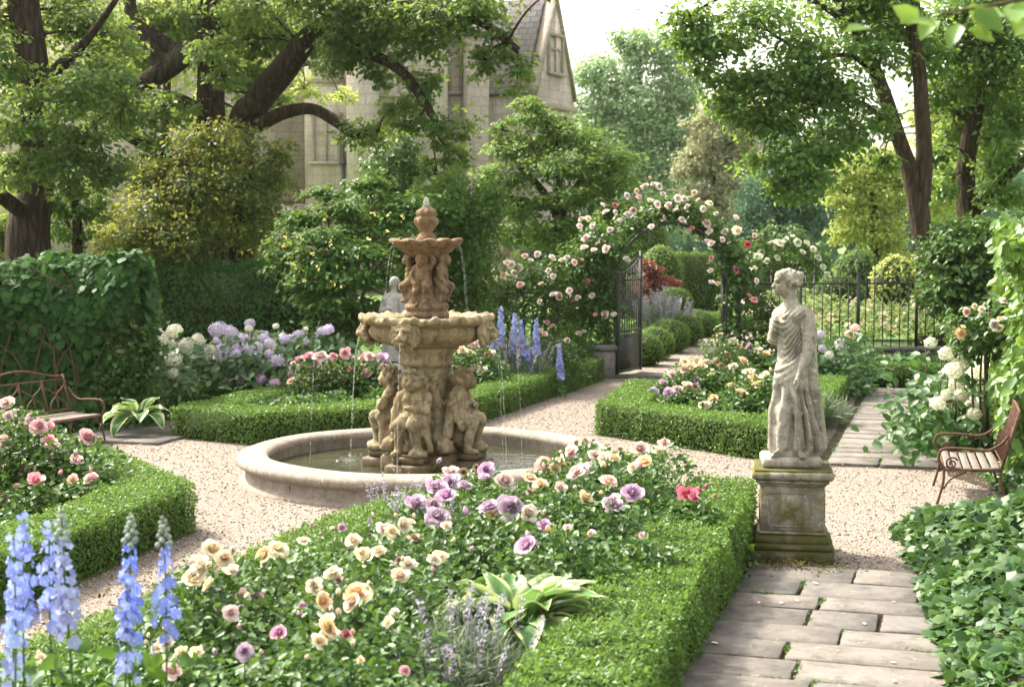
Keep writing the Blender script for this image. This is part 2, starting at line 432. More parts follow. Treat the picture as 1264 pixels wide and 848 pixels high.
def unit(a): return a / (np.linalg.norm(a, axis=-1, keepdims=True) + 1e-9)
def scatter(mb, T, pos, nrm, size, dirs=None, tint=None, **attr):
    """one template per point, its z along nrm, its x along dirs (made square to nrm)"""
    tv, tf = T; n = len(pos)
    if n == 0: return mb
    nrm = unit(np.broadcast_to(nrm, (n, 3)).astype(float))
    if dirs is None: dirs = rng.normal(size=(n, 3))
    x = unit(dirs - nrm * (dirs * nrm).sum(1, keepdims=True)); y = np.cross(nrm, x)
    s = np.broadcast_to(size, (n,))[:, None, None]
    V = pos[:, None] + s * (tv[None, :, 0, None] * x[:, None] + tv[None, :, 1, None] * y[:, None] + tv[None, :, 2, None] * nrm[:, None])
    k = len(tv); Fc = (tf[None] + (np.arange(n) * k)[:, None, None]).reshape(-1, tf.shape[1])
    if tint is None: tint = rng.random(n)
    mb.add(V.reshape(-1, 3), Fc, tint=np.repeat(tint, k), **attr); return mb

def vnoise(p, f, seed=0):
    """cheap smooth noise in about -1..1"""
    r = np.random.default_rng(seed); out = np.zeros(len(p))
    for k in range(5):
        d = r.normal(size=3); d /= np.linalg.norm(d)
        out += np.sin(p @ d * f * (.7 + .35 * k) + r.random() * 6.28)
    return out / 3.0

# ------------------------------------------------------------------ sculpted stone: smooth distance fields and surface nets
def fig_mesh(prims, lo, hi, h, disp=None, carve=()):
    lo, hi = np.array(lo, float), np.array(hi, float)
    N = np.ceil((hi - lo) / h).astype(int) + 1
    g = np.stack(np.meshgrid(*[lo[i] + h * np.arange(N[i]) for i in range(3)], indexing='ij'), -1).reshape(-1, 3).astype(np.float32)
    def sd(q):
        if q[0] == 'c':
            a, b = np.array(q[1], np.float32), np.array(q[2], np.float32); ba = b - a; pa = g - a
            t = np.clip(pa @ ba / (ba @ ba), 0, 1)
            return np.linalg.norm(pa - t[:, None] * ba, axis=1) - (q[3] + (q[4] - q[3]) * t)
        if q[0] == 'p':
            out = np.full(len(g), 9.0, np.float32)
            for a, b in zip(q[1][:-1], q[1][1:]):
                a, b = np.array(a, np.float32), np.array(b, np.float32); ba = b - a; pa = g - a
                t = np.clip(pa @ ba / (ba @ ba), 0, 1); out = np.minimum(out, np.linalg.norm(pa - t[:, None] * ba, axis=1))
            return out - q[2]
        c, r = np.array(q[1], np.float32), np.array(q[2], np.float32)
        pc = g - c
        if len(q) > 4 and q[4]:                                     # turned about z, then about y
            a, b = q[4]
            ca, sa = math.cos(a), math.sin(a); pc = np.stack([pc[:, 0] * ca + pc[:, 1] * sa, -pc[:, 0] * sa + pc[:, 1] * ca, pc[:, 2]], 1)
            ca, sa = math.cos(b), math.sin(b); pc = np.stack([pc[:, 0] * ca - pc[:, 2] * sa, pc[:, 1], pc[:, 0] * sa + pc[:, 2] * ca], 1)
        k0 = np.linalg.norm(pc / r, axis=1); k1 = np.linalg.norm(pc / (r * r), axis=1) + 1e-6
        return k0 * (k0 - 1) / k1
    d = None
    for q in prims:
        k = q[5] if q[0] == 'c' else q[3]
        e = sd(q)
        if d is None: d = e; continue
        hh = np.maximum(k - np.abs(d - e), 0) / k; d = np.minimum(d, e) - hh * hh * k * .25
    for q in carve:
        k = q[5] if q[0] == 'c' else q[3]
        e = -sd(q); hh = np.maximum(k - np.abs(d - e), 0) / k; d = np.maximum(d, e) + hh * hh * k * .25
    if disp is not None: d = d + disp(g)
    return surface_nets(d.reshape(N), lo, h)
def surface_nets(v, lo, h):
    s = v < 0; nx, ny, nz = v.shape
    corners = [(i, j, k) for i in (0, 1) for j in (0, 1) for k in (0, 1)]
    cs = lambda A, c: A[c[0]:nx - 1 + c[0], c[1]:ny - 1 + c[1], c[2]:nz - 1 + c[2]]
    cnt = sum(cs(s, c).astype(np.int8) for c in corners)
    act = (cnt > 0) & (cnt < 8)
    ids = np.full(act.shape, -1); ids[act] = np.arange(act.sum()); I = np.argwhere(act)
    acc = np.zeros((len(I), 3)); m = np.zeros(len(I))
    for a in corners:
        for ax in range(3):
            if a[ax]: continue
            b = list(a); b[ax] = 1
            va = v[I[:, 0] + a[0], I[:, 1] + a[1], I[:, 2] + a[2]]; vb = v[I[:, 0] + b[0], I[:, 1] + b[1], I[:, 2] + b[2]]
            x = (va < 0) != (vb < 0); t = np.where(x, va / np.where(x, va - vb, 1), 0)
            p = np.array(a, float)[None].repeat(len(I), 0); p[:, ax] = t
            acc += p * x[:, None]; m += x
    V = lo + h * (I + acc / m[:, None]); Fs = []
    for ax in range(3):
        o1, o2 = (ax + 1) % 3, (ax + 2) % 3
        sl0 = [slice(None)] * 3; sl1 = [slice(None)] * 3; sl0[ax] = slice(0, -1); sl1[ax] = slice(1, None)
        ch = s[tuple(sl0)] != s[tuple(sl1)]
        E = np.argwhere(ch); E = E[(E[:, o1] > 0) & (E[:, o2] > 0) & (E[:, o1] < v.shape[o1] - 1) & (E[:, o2] < v.shape[o2] - 1)]
        def cell(d1, d2):
            q = E.copy(); q[:, o1] -= d1; q[:, o2] -= d2; return ids[q[:, 0], q[:, 1], q[:, 2]]
        f = np.stack([cell(1, 1), cell(0, 1), cell(0, 0), cell(1, 0)], 1)
        inside = s[E[:, 0], E[:, 1], E[:, 2]]
        f[~inside] = f[~inside][:, ::-1]; Fs.append(f)
    return V, np.vstack(Fs)
def turn(V, rz, loc=(0, 0, 0), s=1.0):
    ca, sa = math.cos(rz), math.sin(rz); V = np.asarray(V) * s
    return np.stack([V[:, 0] * ca - V[:, 1] * sa, V[:, 0] * sa + V[:, 1] * ca, V[:, 2]], 1) + np.asarray(loc)

# ------------------------------------------------------------------ plants
def hedge(name, label, line, wd, ht, leaf, mat, cat='hedge', dens=2.6, closed_ends=True, z0=0.0, rough=.018):
    """clipped hedge along a ground polyline: a solid dark core, added to block light, under small leaves"""
    p = np.asarray(line, float); m = len(p)
    t = np.gradient(p, axis=0) if m > 2 else np.array([p[1] - p[0]] * 2)
    sg = unit(np.diff(p, axis=0)); nn = np.stack([-sg[:, 1], sg[:, 0]], 1)
    off = []
    for i in range(m):
        a = nn[max(0, i - 1)]; b = nn[min(m - 2, i)]; q = unit((a + b)[None])[0]; off.append(q / max(.5, q.dot(a)))
    off = np.array(off)
    root = thing(name, label, cat, (*p[0], z0))
    core = MB(); ins = .04 + 1.3 * rough; hw, hc = wd / 2 - ins, ht - ins
    pc = p.copy(); pc[0] += sg[0] * ins; pc[-1] -= sg[-1] * ins
    V = []
    for i in range(m):
        l, r = pc[i] + off[i] * hw, pc[i] - off[i] * hw
        V += [(*r, z0), (*r, z0 + hc), (*l, z0 + hc), (*l, z0)]
    Fc = [(4 * i + a, 4 * i + (a + 1) % 4, 4 * i + 4 + (a + 1) % 4, 4 * i + 4 + a) for i in range(m - 1) for a in range(4)]
    Fc += [(3, 2, 1, 0), (4 * m - 4, 4 * m - 3, 4 * m - 2, 4 * m - 1)]
    core.add(V, Fc).build('twigs_or_core', 'dark core', root)  # solid dark fill added behind the leaves to block light
    mb = MB(); per = 2 * ht + wd
    for i in range(m - 1):
        L = np.linalg.norm(p[i + 1] - p[i]); n = int(L * per / (leaf * leaf * .5) * dens)
        u = rng.random(n); s = rng.random(n) * per; w_ = np.clip((s - ht) / wd, 0, 1)
        z = np.where(s < ht, s, np.where(s > ht + wd, per - s, ht))
        side = np.where(s < ht, 1.0, np.where(s > ht + wd, -1.0, 1 - 2 * w_))
        rr = .02                                                     # rounded shoulders
        z = z - np.where((s >= ht) & (s <= ht + wd), rr * np.clip((np.abs(side) - .75) / .25, 0, 1) ** 2, 0)
        base = p[i] * (1 - u[:, None]) + p[i + 1] * u[:, None]; of = off[i] * (1 - u[:, None]) + off[i + 1] * u[:, None]
        xy = base + of * (side * wd / 2)[:, None]
        nr = np.concatenate([nn[i][None] * np.where((s < ht) | (s > ht + wd), np.sign(side), side * .3)[:, None], np.where((s < ht) | (s > ht + wd), .15, 1.0)[:, None]], 1)
        pos = np.concatenate([xy, z[:, None] + z0], 1)
        bulge = rough * vnoise(pos, 4.0, 3) + rough * .8 * vnoise(pos, 13.0, 5)
        pos += unit(nr) * (bulge - rng.random(n) ** 2 * .05 + .012 * rng.normal(size=n))[:, None]
        scatter(mb, LEAF4, pos, unit(nr) * .8 + rng.normal(size=(n, 3)) * .55, leaf * rng.uniform(.7, 1.3, n), nr + rng.normal(size=(n, 3)) * .8)
    for e, sgn in ((0, -1), (m - 1, 1)):
        n = int(ht * wd / (leaf * leaf * .5) * dens)
        a = rng.uniform(-.5, .5, n); z = rng.random(n) * ht
        d = sg[0 if e == 0 else -1] * sgn
        pos = np.concatenate([p[e] + off[e] * (a * wd)[:, None] + d * (.01 * rng.normal(size=n) - .01)[:, None], z[:, None] + z0], 1)
        pos[:, :2] += d * (rough * vnoise(pos, 6, 3))[:, None]
        nr = np.array((*d, .2))
        scatter(mb, LEAF4, pos, nr + rng.normal(size=(n, 3)) * .55, leaf * rng.uniform(.7, 1.3, n), nr + rng.normal(size=(n, 3)) * .9)
    mb.build('leaves', mat, root); return root

def ell_leaves(mb, c, r, n, size, T=LEAF4, shell=.55, clump=26, spread=.22, up=.5, droop=.0, flat=.45, seed=None):
    """leaves gathered in twig-end clumps through an uneven ellipsoid"""
    c, r = np.asarray(c, float), np.asarray(r, float)
    k = max(1, n // clump)
    d = unit(rng.normal(size=(k, 3))); rad = (shell + (1 - shell) * rng.random(k)) * (1 + .22 * vnoise(d, 3.2, int(abs(c[0] * 7 + c[2] * 3)) % 97))
    tw = c + d * r * rad[:, None]
    sp = spread * float(np.mean(r)) if spread > 0 else -spread
    idx = np.repeat(np.arange(k), clump); m = len(idx)
    q = rng.normal(size=(m, 3)) * (sp, sp, sp * flat)
    pos = tw[idx] + q; pos[:, 2] -= droop * (q[:, 0] ** 2 + q[:, 1] ** 2) / sp
    out = d[idx] * (1, 1, .6)
    nr = unit(out) * .6 + np.array((0, 0, up)) + rng.normal(size=(m, 3)) * .5
    dr = out + rng.normal(size=(m, 3)) * .8 + (0, 0, -.35)
    tint = np.clip(.5 + .22 * rng.normal(size=k)[idx] + .25 * rng.normal(size=m), 0, 1)
    scatter(mb, T, pos, nr, size * rng.uniform(.7, 1.3, m), dr, tint); return tw

def tree(name, label, limbs, blobs, lmat, lsize, bmat, base, cat='tree', dens=1.0, T=LEAF4, group=None, twigs_or_core=True, clump=26, up=.5, spread=.22, droop=0, shell=.45, flat=.45):
    """limbs: lists of (point, radius); blobs: (centre, radii).  trunk with limbs, and a crown of leaf clumps"""
    root = thing(name, label, cat, base, 0, group); tb = MB(); nodes = []
    for L in limbs:
        q = smooth_path(np.array([(*a, r) for a, r in L]), 6)
        q[:, :3] += np.stack([vnoise(q[:, :3], 1.7, s) for s in (1, 2, 3)], 1) * (q[:, 3:4] * .18)
        tb.add(*tube(q[:, :3], q[:, 3], 10)); nodes.append(q)
    nodes = np.vstack(nodes) if nodes else np.array([[*base, .1]])
    cb = MB()
    for c, r in blobs:
        n = int(dens * 4 * PI * (np.prod(r) ** (2 / 3)) / (lsize * lsize * .5) * 2.3)
        tw = ell_leaves(cb, c, r, n, lsize, T, shell, clump, spread, up, droop, flat)
        if twigs_or_core:
            c = np.asarray(c); dd = np.linalg.norm(nodes[:, :3] - c, axis=1); s = nodes[np.argmin(dd)]
            md = (s[:3] + c) / 2 + rng.normal(size=3) * .12 * dd.min() + (0, 0, .1 * dd.min())
            r0 = min(s[3] * .6, .02 + .014 * float(np.mean(r)))
            if dd.min() > .3: tb.add(*tube(smooth_path([s[:3], md, c], 5), np.linspace(r0, r0 * .5, 11), 6))
            for e in tw[rng.permutation(len(tw))[:min(len(tw), 9)]]:
                mm = (c + e) / 2 + (0, 0, .08 * np.linalg.norm(e - c)); tb.add(*tube(smooth_path([c, mm, e], 3), np.linspace(r0 * .5, r0 * .12, 7), 5))
    tb.build('trunk', bmat, root, True); cb.build('crown', lmat, root); return root

def rosette(n_rings, seed, open_=1.0):
    """a full, cupped rose of unit radius: rings of curved petals round a tight heart"""
    r = np.random.default_rng(seed); mb = MB()
    for k in range(n_rings):
        f = k / (n_rings - 1); n = int(5 + 4 * f)
        tilt = R(80 - 58 * f ** 1.2 * open_) ; L = .50 + .42 * f; W = .30 + .20 * f; b = .02 + .14 * f
        for i in range(n):
            a = 2 * PI * (i + .5 * (k % 2) + .25 * r.normal()) / n; tl = tilt + .13 * r.normal(); l = L * (1 + .12 * r.normal())
            V = []
            for u in (0, .4, .75, 1):
                for v in (-1, -.35, .35, 1):
                    wv = W * math.sin(PI * (.18 + .58 * u)) * v
                    cup = .22 * v * v * (1 - .4 * f); curl = -.42 * f * u ** 3
                    x = b + l * u * math.cos(tl) - cup * .5; z = l * u * math.sin(tl) + curl * .5 + cup * .4 + .03 * r.normal() * u + .10 * (1 - f)
                    V.append((x * math.cos(a) - wv * math.sin(a), x * math.sin(a) + wv * math.cos(a), z - .18))
            Fc = [(4 * p + q, 4 * p + q + 1, 4 * p + q + 5, 4 * p + q + 4) for p in range(3) for q in range(3)]
            mb.add(V, Fc, tint=np.repeat(np.clip(.15 + .65 * f + .12 * r.normal(), 0, 1), 16))
    return mb
def posy(n, seed, rad, fl=.2):
    """a ball of many small four-petalled florets (hydrangea head, unit radius)"""
    r = np.random.default_rng(seed); mb = MB(); i = np.arange(n) + .5
    z = 1 - 1.75 * i / n; a = PI * (1 + 5 ** .5) * i
    d = np.stack([np.sqrt(np.maximum(0, 1 - z * z)) * np.cos(a), np.sqrt(np.maximum(0, 1 - z * z)) * np.sin(a), z * .8], 1)
    d *= 1 + .07 * r.normal(size=(n, 1))
    v = [(0, 0, 0)]
    for k in range(8):
        q = 2 * PI * k / 8; rr = 1.0 if k % 2 == 0 else .55
        v.append((rr * math.cos(q), rr * math.sin(q), .12 if k % 2 == 0 else -.05))
    T = T_(v, [(0, 1 + k, 1 + (k + 1) % 8) for k in range(8)])
    scatter(mb, T, d * rad, d + .25 * r.normal(size=(n, 3)), fl * r.uniform(.8, 1.2, n), r.normal(size=(n, 3)), np.clip(.55 + .3 * r.normal(size=n), 0, 1))
    return mb
BLOOM = {}
PET = dict(x='spent', s='shell', c='cream', p='peach', b='blush', k='pink', l='lilac', m='mauve', r='red', w='white', v='violet', y='yellow')
def bloom_mesh(col, kind, var):
    key = (col, kind, var)
    if key not in BLOOM:
        if kind == 'rose': mb = rosette(8, 11 + var, (.92, .78, 1.05)[var])
        elif kind == 'small': mb = rosette(6, 31 + var, (.9, .7, 1.0)[var])
        else: mb = posy(130, 51 + var, .9)
        BLOOM[key] = mb.mesh(f'{PET[col]}_{"hydrangea" if kind == "head" else "rose"}_bloom', f'{PET[col]} petals', kind != 'head')
    return BLOOM[key]

def rose_bush(label, blooms, z, size, group, name='rose_bush', cat='rose bush', leaf=.055, nleaf=260, kind='rose', lmat='rose leaves', fill=(), spread=.16, T=LEAF6, facing=.55, zlow=.08, stems=True, part='bloom', depth=None):
    """blooms: (px, py, colour letter[, size factor]) read off the photo, standing at height z; leaves and stems grow under them"""
    pts = []
    for b in blooms:
        zz = z * rng.uniform(.93, 1.07)
        pts.append(P(b[0], b[1], zz) if depth is None else D(b[0], b[1], depth + rng.normal() * .25))
    pts = np.array(pts); base = np.array((*pts[:, :2].mean(0), 0.0))
    root = thing(name, label, cat, base, 0, group)
    src = np.vstack([pts] + [np.array([f]) for f in fill]) if len(fill) else pts
    n = nleaf * len(src); i = rng.integers(0, len(src), n)
    q = rng.normal(size=(n, 3)) * (spread, spread, 0); pos = src[i] + q
    top = src[i][:, 2] - .02 - .9 * (q[:, 0] ** 2 + q[:, 1] ** 2) / (spread * 3)
    t = 1 - rng.random(n) ** 1.6 * 1.0
    pos[:, 2] = zlow + (top - zlow) * np.clip(t, 0, 1)
    mb = MB(); out = pos - base; out[:, 2] = .5
    scatter(mb, T, pos, np.array((0, -.15, .8)) + rng.normal(size=(n, 3)) * .5, leaf * rng.uniform(.6, 1.25, n), unit(out) + rng.normal(size=(n, 3)) * .9)
    mb.build('foliage', lmat, root)
    if stems:
        sm = MB()
        for p in pts[:60]:
            s = base * .35 + np.array((p[0], p[1], 0)) * .65 + rng.normal(size=3) * (.05, .05, 0)
            s[2] = max(0, zlow - .1); sm.add(*tube(smooth_path([s, (s + p) / 2 + rng.normal(size=3) * .03, p], 4), np.linspace(.006, .003, 9), 5))
        sm.build('stems', 'green stem', root)
    for k, (b, p) in enumerate(zip(blooms, pts)):
        sf = b[3] if len(b) > 3 else 1.0
        if rng.random() < .07 and kind == 'rose': b, sf = (b[0], b[1], 'x'), sf * .62
        tilt = rng.uniform(.35, facing * 2.0); az = rng.normal() * .6
        e = Matrix.Rotation(az, 4, 'Z') @ Matrix.Rotation(tilt, 4, 'X') @ Matrix.Rotation(rng.random() * 6.28, 4, 'Z')
        child(part, bloom_mesh(b[2], kind, k % 3), root, p - base, e.to_euler(), size * .84 * sf * rng.uniform(.85, 1.12))
    for k in range(min(9, len(pts))):                               # unopened buds beside the blooms
        p = pts[rng.integers(len(pts))] + rng.normal(size=3) * (.09, .09, .03) + (0, 0, .02)
        e = Matrix.Rotation(rng.random() * 6.28, 4, 'Z') @ Matrix.Rotation(rng.uniform(.1, .8), 4, 'X')
        child('bud', bud_mesh(blooms[rng.integers(len(blooms))][2]), root, p - base, e.to_euler(), size * rng.uniform(.75, 1.1))
    return root
def bud_mesh(col):
    key = (col, 'bud', 0)
    if key not in BLOOM:
        m = MB(); V, Fc = lathe([(.01, -.1), (.16, 0), (.22, .18), (.19, .38), (.09, .56), (.01, .62)], n=9, mod=lambda th, k, r, z: (r * (1 + .15 * np.sin(3 * th + z * 6)), np.full(len(th), z))); m.add(V, Fc, tint=.35)
        n0 = sum(len(f) for f in m.f)
        for k in range(5):
            a = 2 * PI * k / 5; m.add(turn([(.10, -.05, -.05), (.24, -.07, .14), (.26, .0, .36), (.24, .07, .14), (.10, .05, -.05)], a), [(0, 1, 2, 3, 4)], tint=.3)
        m.add(*tube([(0, 0, -.9), (.03, 0, -.4), (0, 0, -.05)], .035, 5), tint=.3)
        me = m.mesh(f'{PET[col]}_bud', f'{PET[col]} petals'); me.materials.append(MATS['green stem'])
        ix = np.zeros(len(me.polygons), np.int32); tot = np.concatenate([np.full(len(f), i) for i, f in enumerate(m.f)]); ix[tot >= 3] = 1
        me.polygons.foreach_set('material_index', ix); BLOOM[key] = me
    return BLOOM[key]

def inside(xy, poly):
    x, y = xy[:, 0], xy[:, 1]; r = np.zeros(len(xy), bool); q = np.asarray(poly)
    for (x0, y0), (x1, y1) in zip(q, np.roll(q, -1, 0)):
        with np.errstate(divide='ignore', invalid='ignore'):
            r ^= ((y0 > y) != (y1 > y)) & (x < (x1 - x0) * (y - y0) / (y1 - y0) + x0)
    return r
def cover(name, label, poly, ht, leaf, mat, dens=2.2, T=LEAF6, kind='stuff', cat='ground cover', seed=1, up=.8, bumps=1.6, low=.25, edge=0.0, parent=None, holes=()):
    """a low carpet of leaves with a bumpy top over a ground polygon"""
    q = np.asarray(poly, float); lo, hi = q.min(0), q.max(0); A = np.prod(hi - lo)
    n = int(A / (leaf * leaf * .45) * dens); xy = lo + rng.random((n, 2)) * (hi - lo); xy = xy[inside(xy, q)]
    for hx, hy, hr in holes: xy = xy[np.hypot(xy[:, 0] - hx, xy[:, 1] - hy) > hr]
    n = len(xy)
    p3 = np.concatenate([xy, np.zeros((n, 1))], 1)
    top = ht * (.72 + .28 * vnoise(p3, bumps, seed) + .16 * vnoise(p3, bumps * 3.1, seed + 1))
    if edge:                                                        # falls away to the outline
        a = q; b = np.roll(q, -1, 0); d = np.full(n, 9.0)
        for s, e in zip(a, b):
            t = np.clip(((xy - s) @ (e - s)) / ((e - s) @ (e - s)), 0, 1); d = np.minimum(d, np.linalg.norm(xy - s - t[:, None] * (e - s), axis=1))
        top = top * np.clip(d / edge, .06, 1) ** .6
    p3[:, 2] = np.maximum(.015, top * (1 - low * rng.random(n) ** 1.5) if low < 1 else top * rng.random(n))
    mb = MB(); scatter(mb, T, p3, np.array((0, -.1, up)) + rng.normal(size=(n, 3)) * .42, leaf * rng.uniform(.6, 1.3, n), rng.normal(size=(n, 3)) + (0, -.3, -.3))
    o = mb.build(name, mat, parent); 
    if parent is None: tag(o, label, cat, None, kind)
    return o

# ================================================================== the setting
AX = np.array((math.sin(R(16.3)), math.cos(R(16.3)))); PX = np.array((AX[1], -AX[0])); RZ = -R(16.3)
def sheet(name, poly, z, mat, kind='structure', sub=0):
    v = [(*p, z) for p in poly]; mb = MB(); mb.add(v, [tuple(range(len(v)))])
    o = mb.build(name, mat); tag(o, kind=kind); return o
sheet('ground', [(-400, -30), (400, -30), (400, 600), (-400, 600)], 0.0, 'turf')
sheet('gravel_court', [(-8.5, 3), (7.6, 3), (9.2, 27.8), (-8.5, 27.8)], .008, 'gravel')
sheet('garden_path', [(1.95, 27.7), (3.75, 27.7), (4.0, 29.3), (4.6, 32), (5.6, 36), (6.6, 40), (5.5, 40), (4.25, 36), (3.3, 32), (2.5, 29.3)], .012, 'gravel')
sheet('lawn', [(-6, 28.6), (16, 28.6), (22, 70), (-10, 70)], .006, 'lawn grass')

def slabs(name, o, length, width, lo, hi, seed, mat='slab stone', thick=.03, wl=(.42, 1.0)):
    r = np.random.default_rng(seed); mb = MB(); v = 0.0; wm = MB()
    while v < length:
        d = r.uniform(lo, hi); cuts = [0.0]
        while cuts[-1] < width - .25:
            cuts.append(min(width, cuts[-1] + r.uniform(*wl)))
            if width - cuts[-1] < .28: cuts[-1] = width
        for a, b in zip(cuts[:-1], cuts[1:]):
            g = r.uniform(.010, .028); u0, u1, v0, v1 = a + g / 2, b - g / 2 - r.uniform(0, .012), v + r.uniform(.004, .012), v + d - r.uniform(.006, .022)
            out = []
            for (p0, p1) in (((u0, v0), (u1, v0)), ((u1, v0), (u1, v1)), ((u1, v1), (u0, v1)), ((u0, v1), (u0, v0))):
                L = math.hypot(p1[0] - p0[0], p1[1] - p0[1]); n = max(3, int(L / .07))
                for k in range(n):
                    t = k / n; out.append((p0[0] + (p1[0] - p0[0]) * t, p0[1] + (p1[1] - p0[1]) * t))
            q = np.array(out) + r.normal(size=(len(out), 2)) * .0035; m = len(q); cc = q.mean(0)
            z0, tl = .012 + r.uniform(-.003, .005), r.normal(size=2) * .005
            P2 = lambda f: np.asarray(o) + np.outer((cc + (q - cc) * f)[:, 0], PX) + np.outer((cc + (q - cc) * f)[:, 1], AX)
            V = []
            for f, z in ((1, 0), (1, thick - .007), (1 - .012, thick)): V.append(np.concatenate([P2(f), (z0 + z + (q - cc) @ tl)[:, None]], 1))
            Fc = [(k * m + i, k * m + (i + 1) % m, k * m + m + (i + 1) % m, k * m + m + i) for k in range(2) for i in range(m)] + [tuple(range(2 * m, 3 * m))]
            mb.add(np.vstack(V), Fc, tint=r.random())
            for (ua, va, ub, vb) in ((u0, v0, u1, v0), (u0, v0, u0, v1)):   # moss and seedlings in some joints
                if r.random() < .45:
                    n = int(r.uniform(20, 90)); t = r.uniform(0, 1) + .16 * r.normal(size=n); t = t[(t > 0) & (t < 1)]; n = len(t)
                    uv = np.stack([ua + (ub - ua) * t, va + (vb - va) * t], 1) + r.normal(size=(n, 2)) * .007
                    pos = np.concatenate([np.asarray(o) + np.outer(uv[:, 0], PX) + np.outer(uv[:, 1], AX), (z0 + thick - .004 + .012 * r.random(n))[:, None]], 1)
                    scatter(wm, LEAF4, pos, np.array((0, 0, 1.0)) + .6 * r.normal(size=(n, 3)), .018 * r.uniform(.5, 1.6, n), r.normal(size=(n, 3)))
        v += d
    o_ = mb.build(name, mat); tag(o_, kind='structure'); tag(wm.build('moss_in_joints', 'herb leaves'), 'moss and seedlings growing in the joints of the paving', 'moss', None, 'stuff'); return o_
sheet('path_bed', [tuple(np.array((.82, 8.76)) + AX * t + PX * u) for t, u in ((-6, -.1), (3.2, -.1), (3.2, 1.9), (-6, 1.9))], .011, 'joint soil')
slabs('stone_path', np.array((.98, 8.76)) - AX * 5, 7.95, 1.75, .28, .56, 8, wl=(.42, 1.05))
sheet('path_bed', [tuple(np.array((3.47, 16.9)) + AX * t + PX * u) for t, u in ((0, -.1), (8.8, -.1), (8.8, 1.5), (0, 1.5))], .0115, 'joint soil')
slabs('stone_path', np.array((3.50, 16.95)), 8.6, 1.4, .30, .52, 9)
sheet('path_bed', [(-5.9, 18.6), (-4.3, 18.75), (-4.5, 20.6), (-6.2, 20.6)], .0105, 'soil')
slabs('stone_path', np.array((-5.75, 18.95)), 1.7, 1.5, .35, .6, 12)
mb = MB(); mb.add(*box((2.85, 27.25, .0), (2.1, .34, .06), RZ * .3, .015)); tag(mb.build('stone_threshold', 'slab stone'), kind='structure')

# planting soil
BED_F = [(-.55, 5.0), (1.75, 12.9), (.4, 13.2), (-1.15, 12.4), (-3.3, 5.2)]
BED_L = [(-4.4, 8.0), (-3.15, 13.2), (-4.7, 15.6), (-7.5, 15.0), (-7.5, 8.0)]
BED_B = [(-4.1, 19.3), (-3.2, 18.8), (-1.9, 19.6), (-.6, 20.8), (1.4, 27.0), (-6.5, 27.2), (-4.6, 21.5)]
BED_M = [(1.35, 19.4), (3.1, 17.6), (5.4, 25.6), (4.0, 26.8), (2.4, 23.5)]
BED_R = [(4.65, 16.2), (7.2, 26.0), (9.8, 25.0), (7.8, 12.5), (5.2, 13.5)]
BED_E = [(5.2, 25.6), (8.6, 25.0), (9.3, 27.3), (4.0, 27.5)]
for q in (BED_F, BED_L, BED_B, BED_M, BED_R, BED_E): sheet('flower_bed_soil', q, .014, 'soil')
sheet('border_soil', [(-9, 18.6), (-5.9, 18.6), (-4.6, 20.6), (-4.2, 27), (-9, 27)], .015, 'soil')
sheet('border_soil', [(2.5, 5), (4.0, 12.9), (5.2, 13.4), (8.0, 12.4), (6.5, 4)], .0155, 'soil')

# ------------------------------------------------------------------ the stone mansion behind the trees
def window(parent, c, wd, ht, lights, nrm=(0, -1), sill=True):
    """mullioned stone window standing on a wall; c = middle of its foot"""
    n = np.array(nrm, float); t = np.array((-n[1], n[0])); rz = math.atan2(t[1], t[0]); c = np.asarray(c, float)
    fr = MB(); q = lambda u, d, z: (*(c[:2] + t * u + n * d), c[2] + z)
    e = .16
    fr.add(*box(q(-wd / 2 - e / 2, .03, 0), (e, .22, ht), rz, .02)); fr.add(*box(q(wd / 2 + e / 2, .03, 0), (e, .22, ht), rz, .02))
    fr.add(*box(q(0, .04, ht), (wd + 2 * e + .1, .26, .18), rz, .03))
    for k in range(1, lights): fr.add(*box(q(-wd / 2 + wd * k / lights, .02, 0), (.11, .16, ht), rz, .02))
    fr.add(*box(q(0, .02, ht * .62), (wd, .13, .1), rz, .01))
    w_ = fr.build('window', 'trim stone', parent)
    MB().add(*box(q(0, -.055, 0), (wd, .1, ht), rz)).build('pane', 'window glass', w_)
    if sill: MB().add(*box(q(0, .06, -.16), (wd + .5, .34, .15), rz, .03)).build('sill', 'trim stone', w_)

hs_ = thing('mansion', 'pale stone gothic mansion with steep slate roofs half hidden behind the trees', 'building', (0, 70, 0))
def wall_box(x0, x1, y0, y1, z0, z1, name='wall', mat='limestone wall'):
    return MB().add(*box(((x0 + x1) / 2, (y0 + y1) / 2, z0), (x1 - x0, y1 - y0, z1 - z0))).build(name, mat, hs_)
XP = lambda px, Y: (px - 632) / F * Y
ZP = lambda py, Y: CH - (py - YH) / F * Y
# middle range, its projecting bay at the left, and the range further left
YC = 66.0
wall_box(XP(378, YC), XP(548, YC), YC, YC + 9, 0, 16.0)
wall_box(XP(432, YC), XP(470, YC) , YC - .9, YC + .2, 0, 13.4, 'buttress')
wall_box(XP(-60, 70.2), XP(384, 70.2), 70, 79, 0, 13.2)
wall_box(XP(372, YC), XP(552, YC), YC - .12, YC - .001, ZP(241, YC), ZP(235, YC), 'string_course', 'trim stone')
wall_box(XP(372, YC), XP(440, YC), YC - .14, YC - .001, ZP(106, YC), ZP(98, YC), 'string_course', 'trim stone')
wall_box(XP(150, 70), XP(381, 70), 69.85, 69.999, ZP(250, 70), ZP(244, 70), 'string_course', 'trim stone')
wall_box(XP(340, 70), XP(381, 70), 69.5, 69.84, 0, ZP(252, 70), 'buttress')
for px, py, wd, ht, l in ((402, 92, .75, 1.1, 2), (404, 200, .95, 1.9, 2), (487, 118, 1.7, 2.3, 3), (500, 205, 1.3, 2.2, 2)):
    window(hs_, (XP(px, YC), YC, ZP(py, YC)), wd, ht, l)
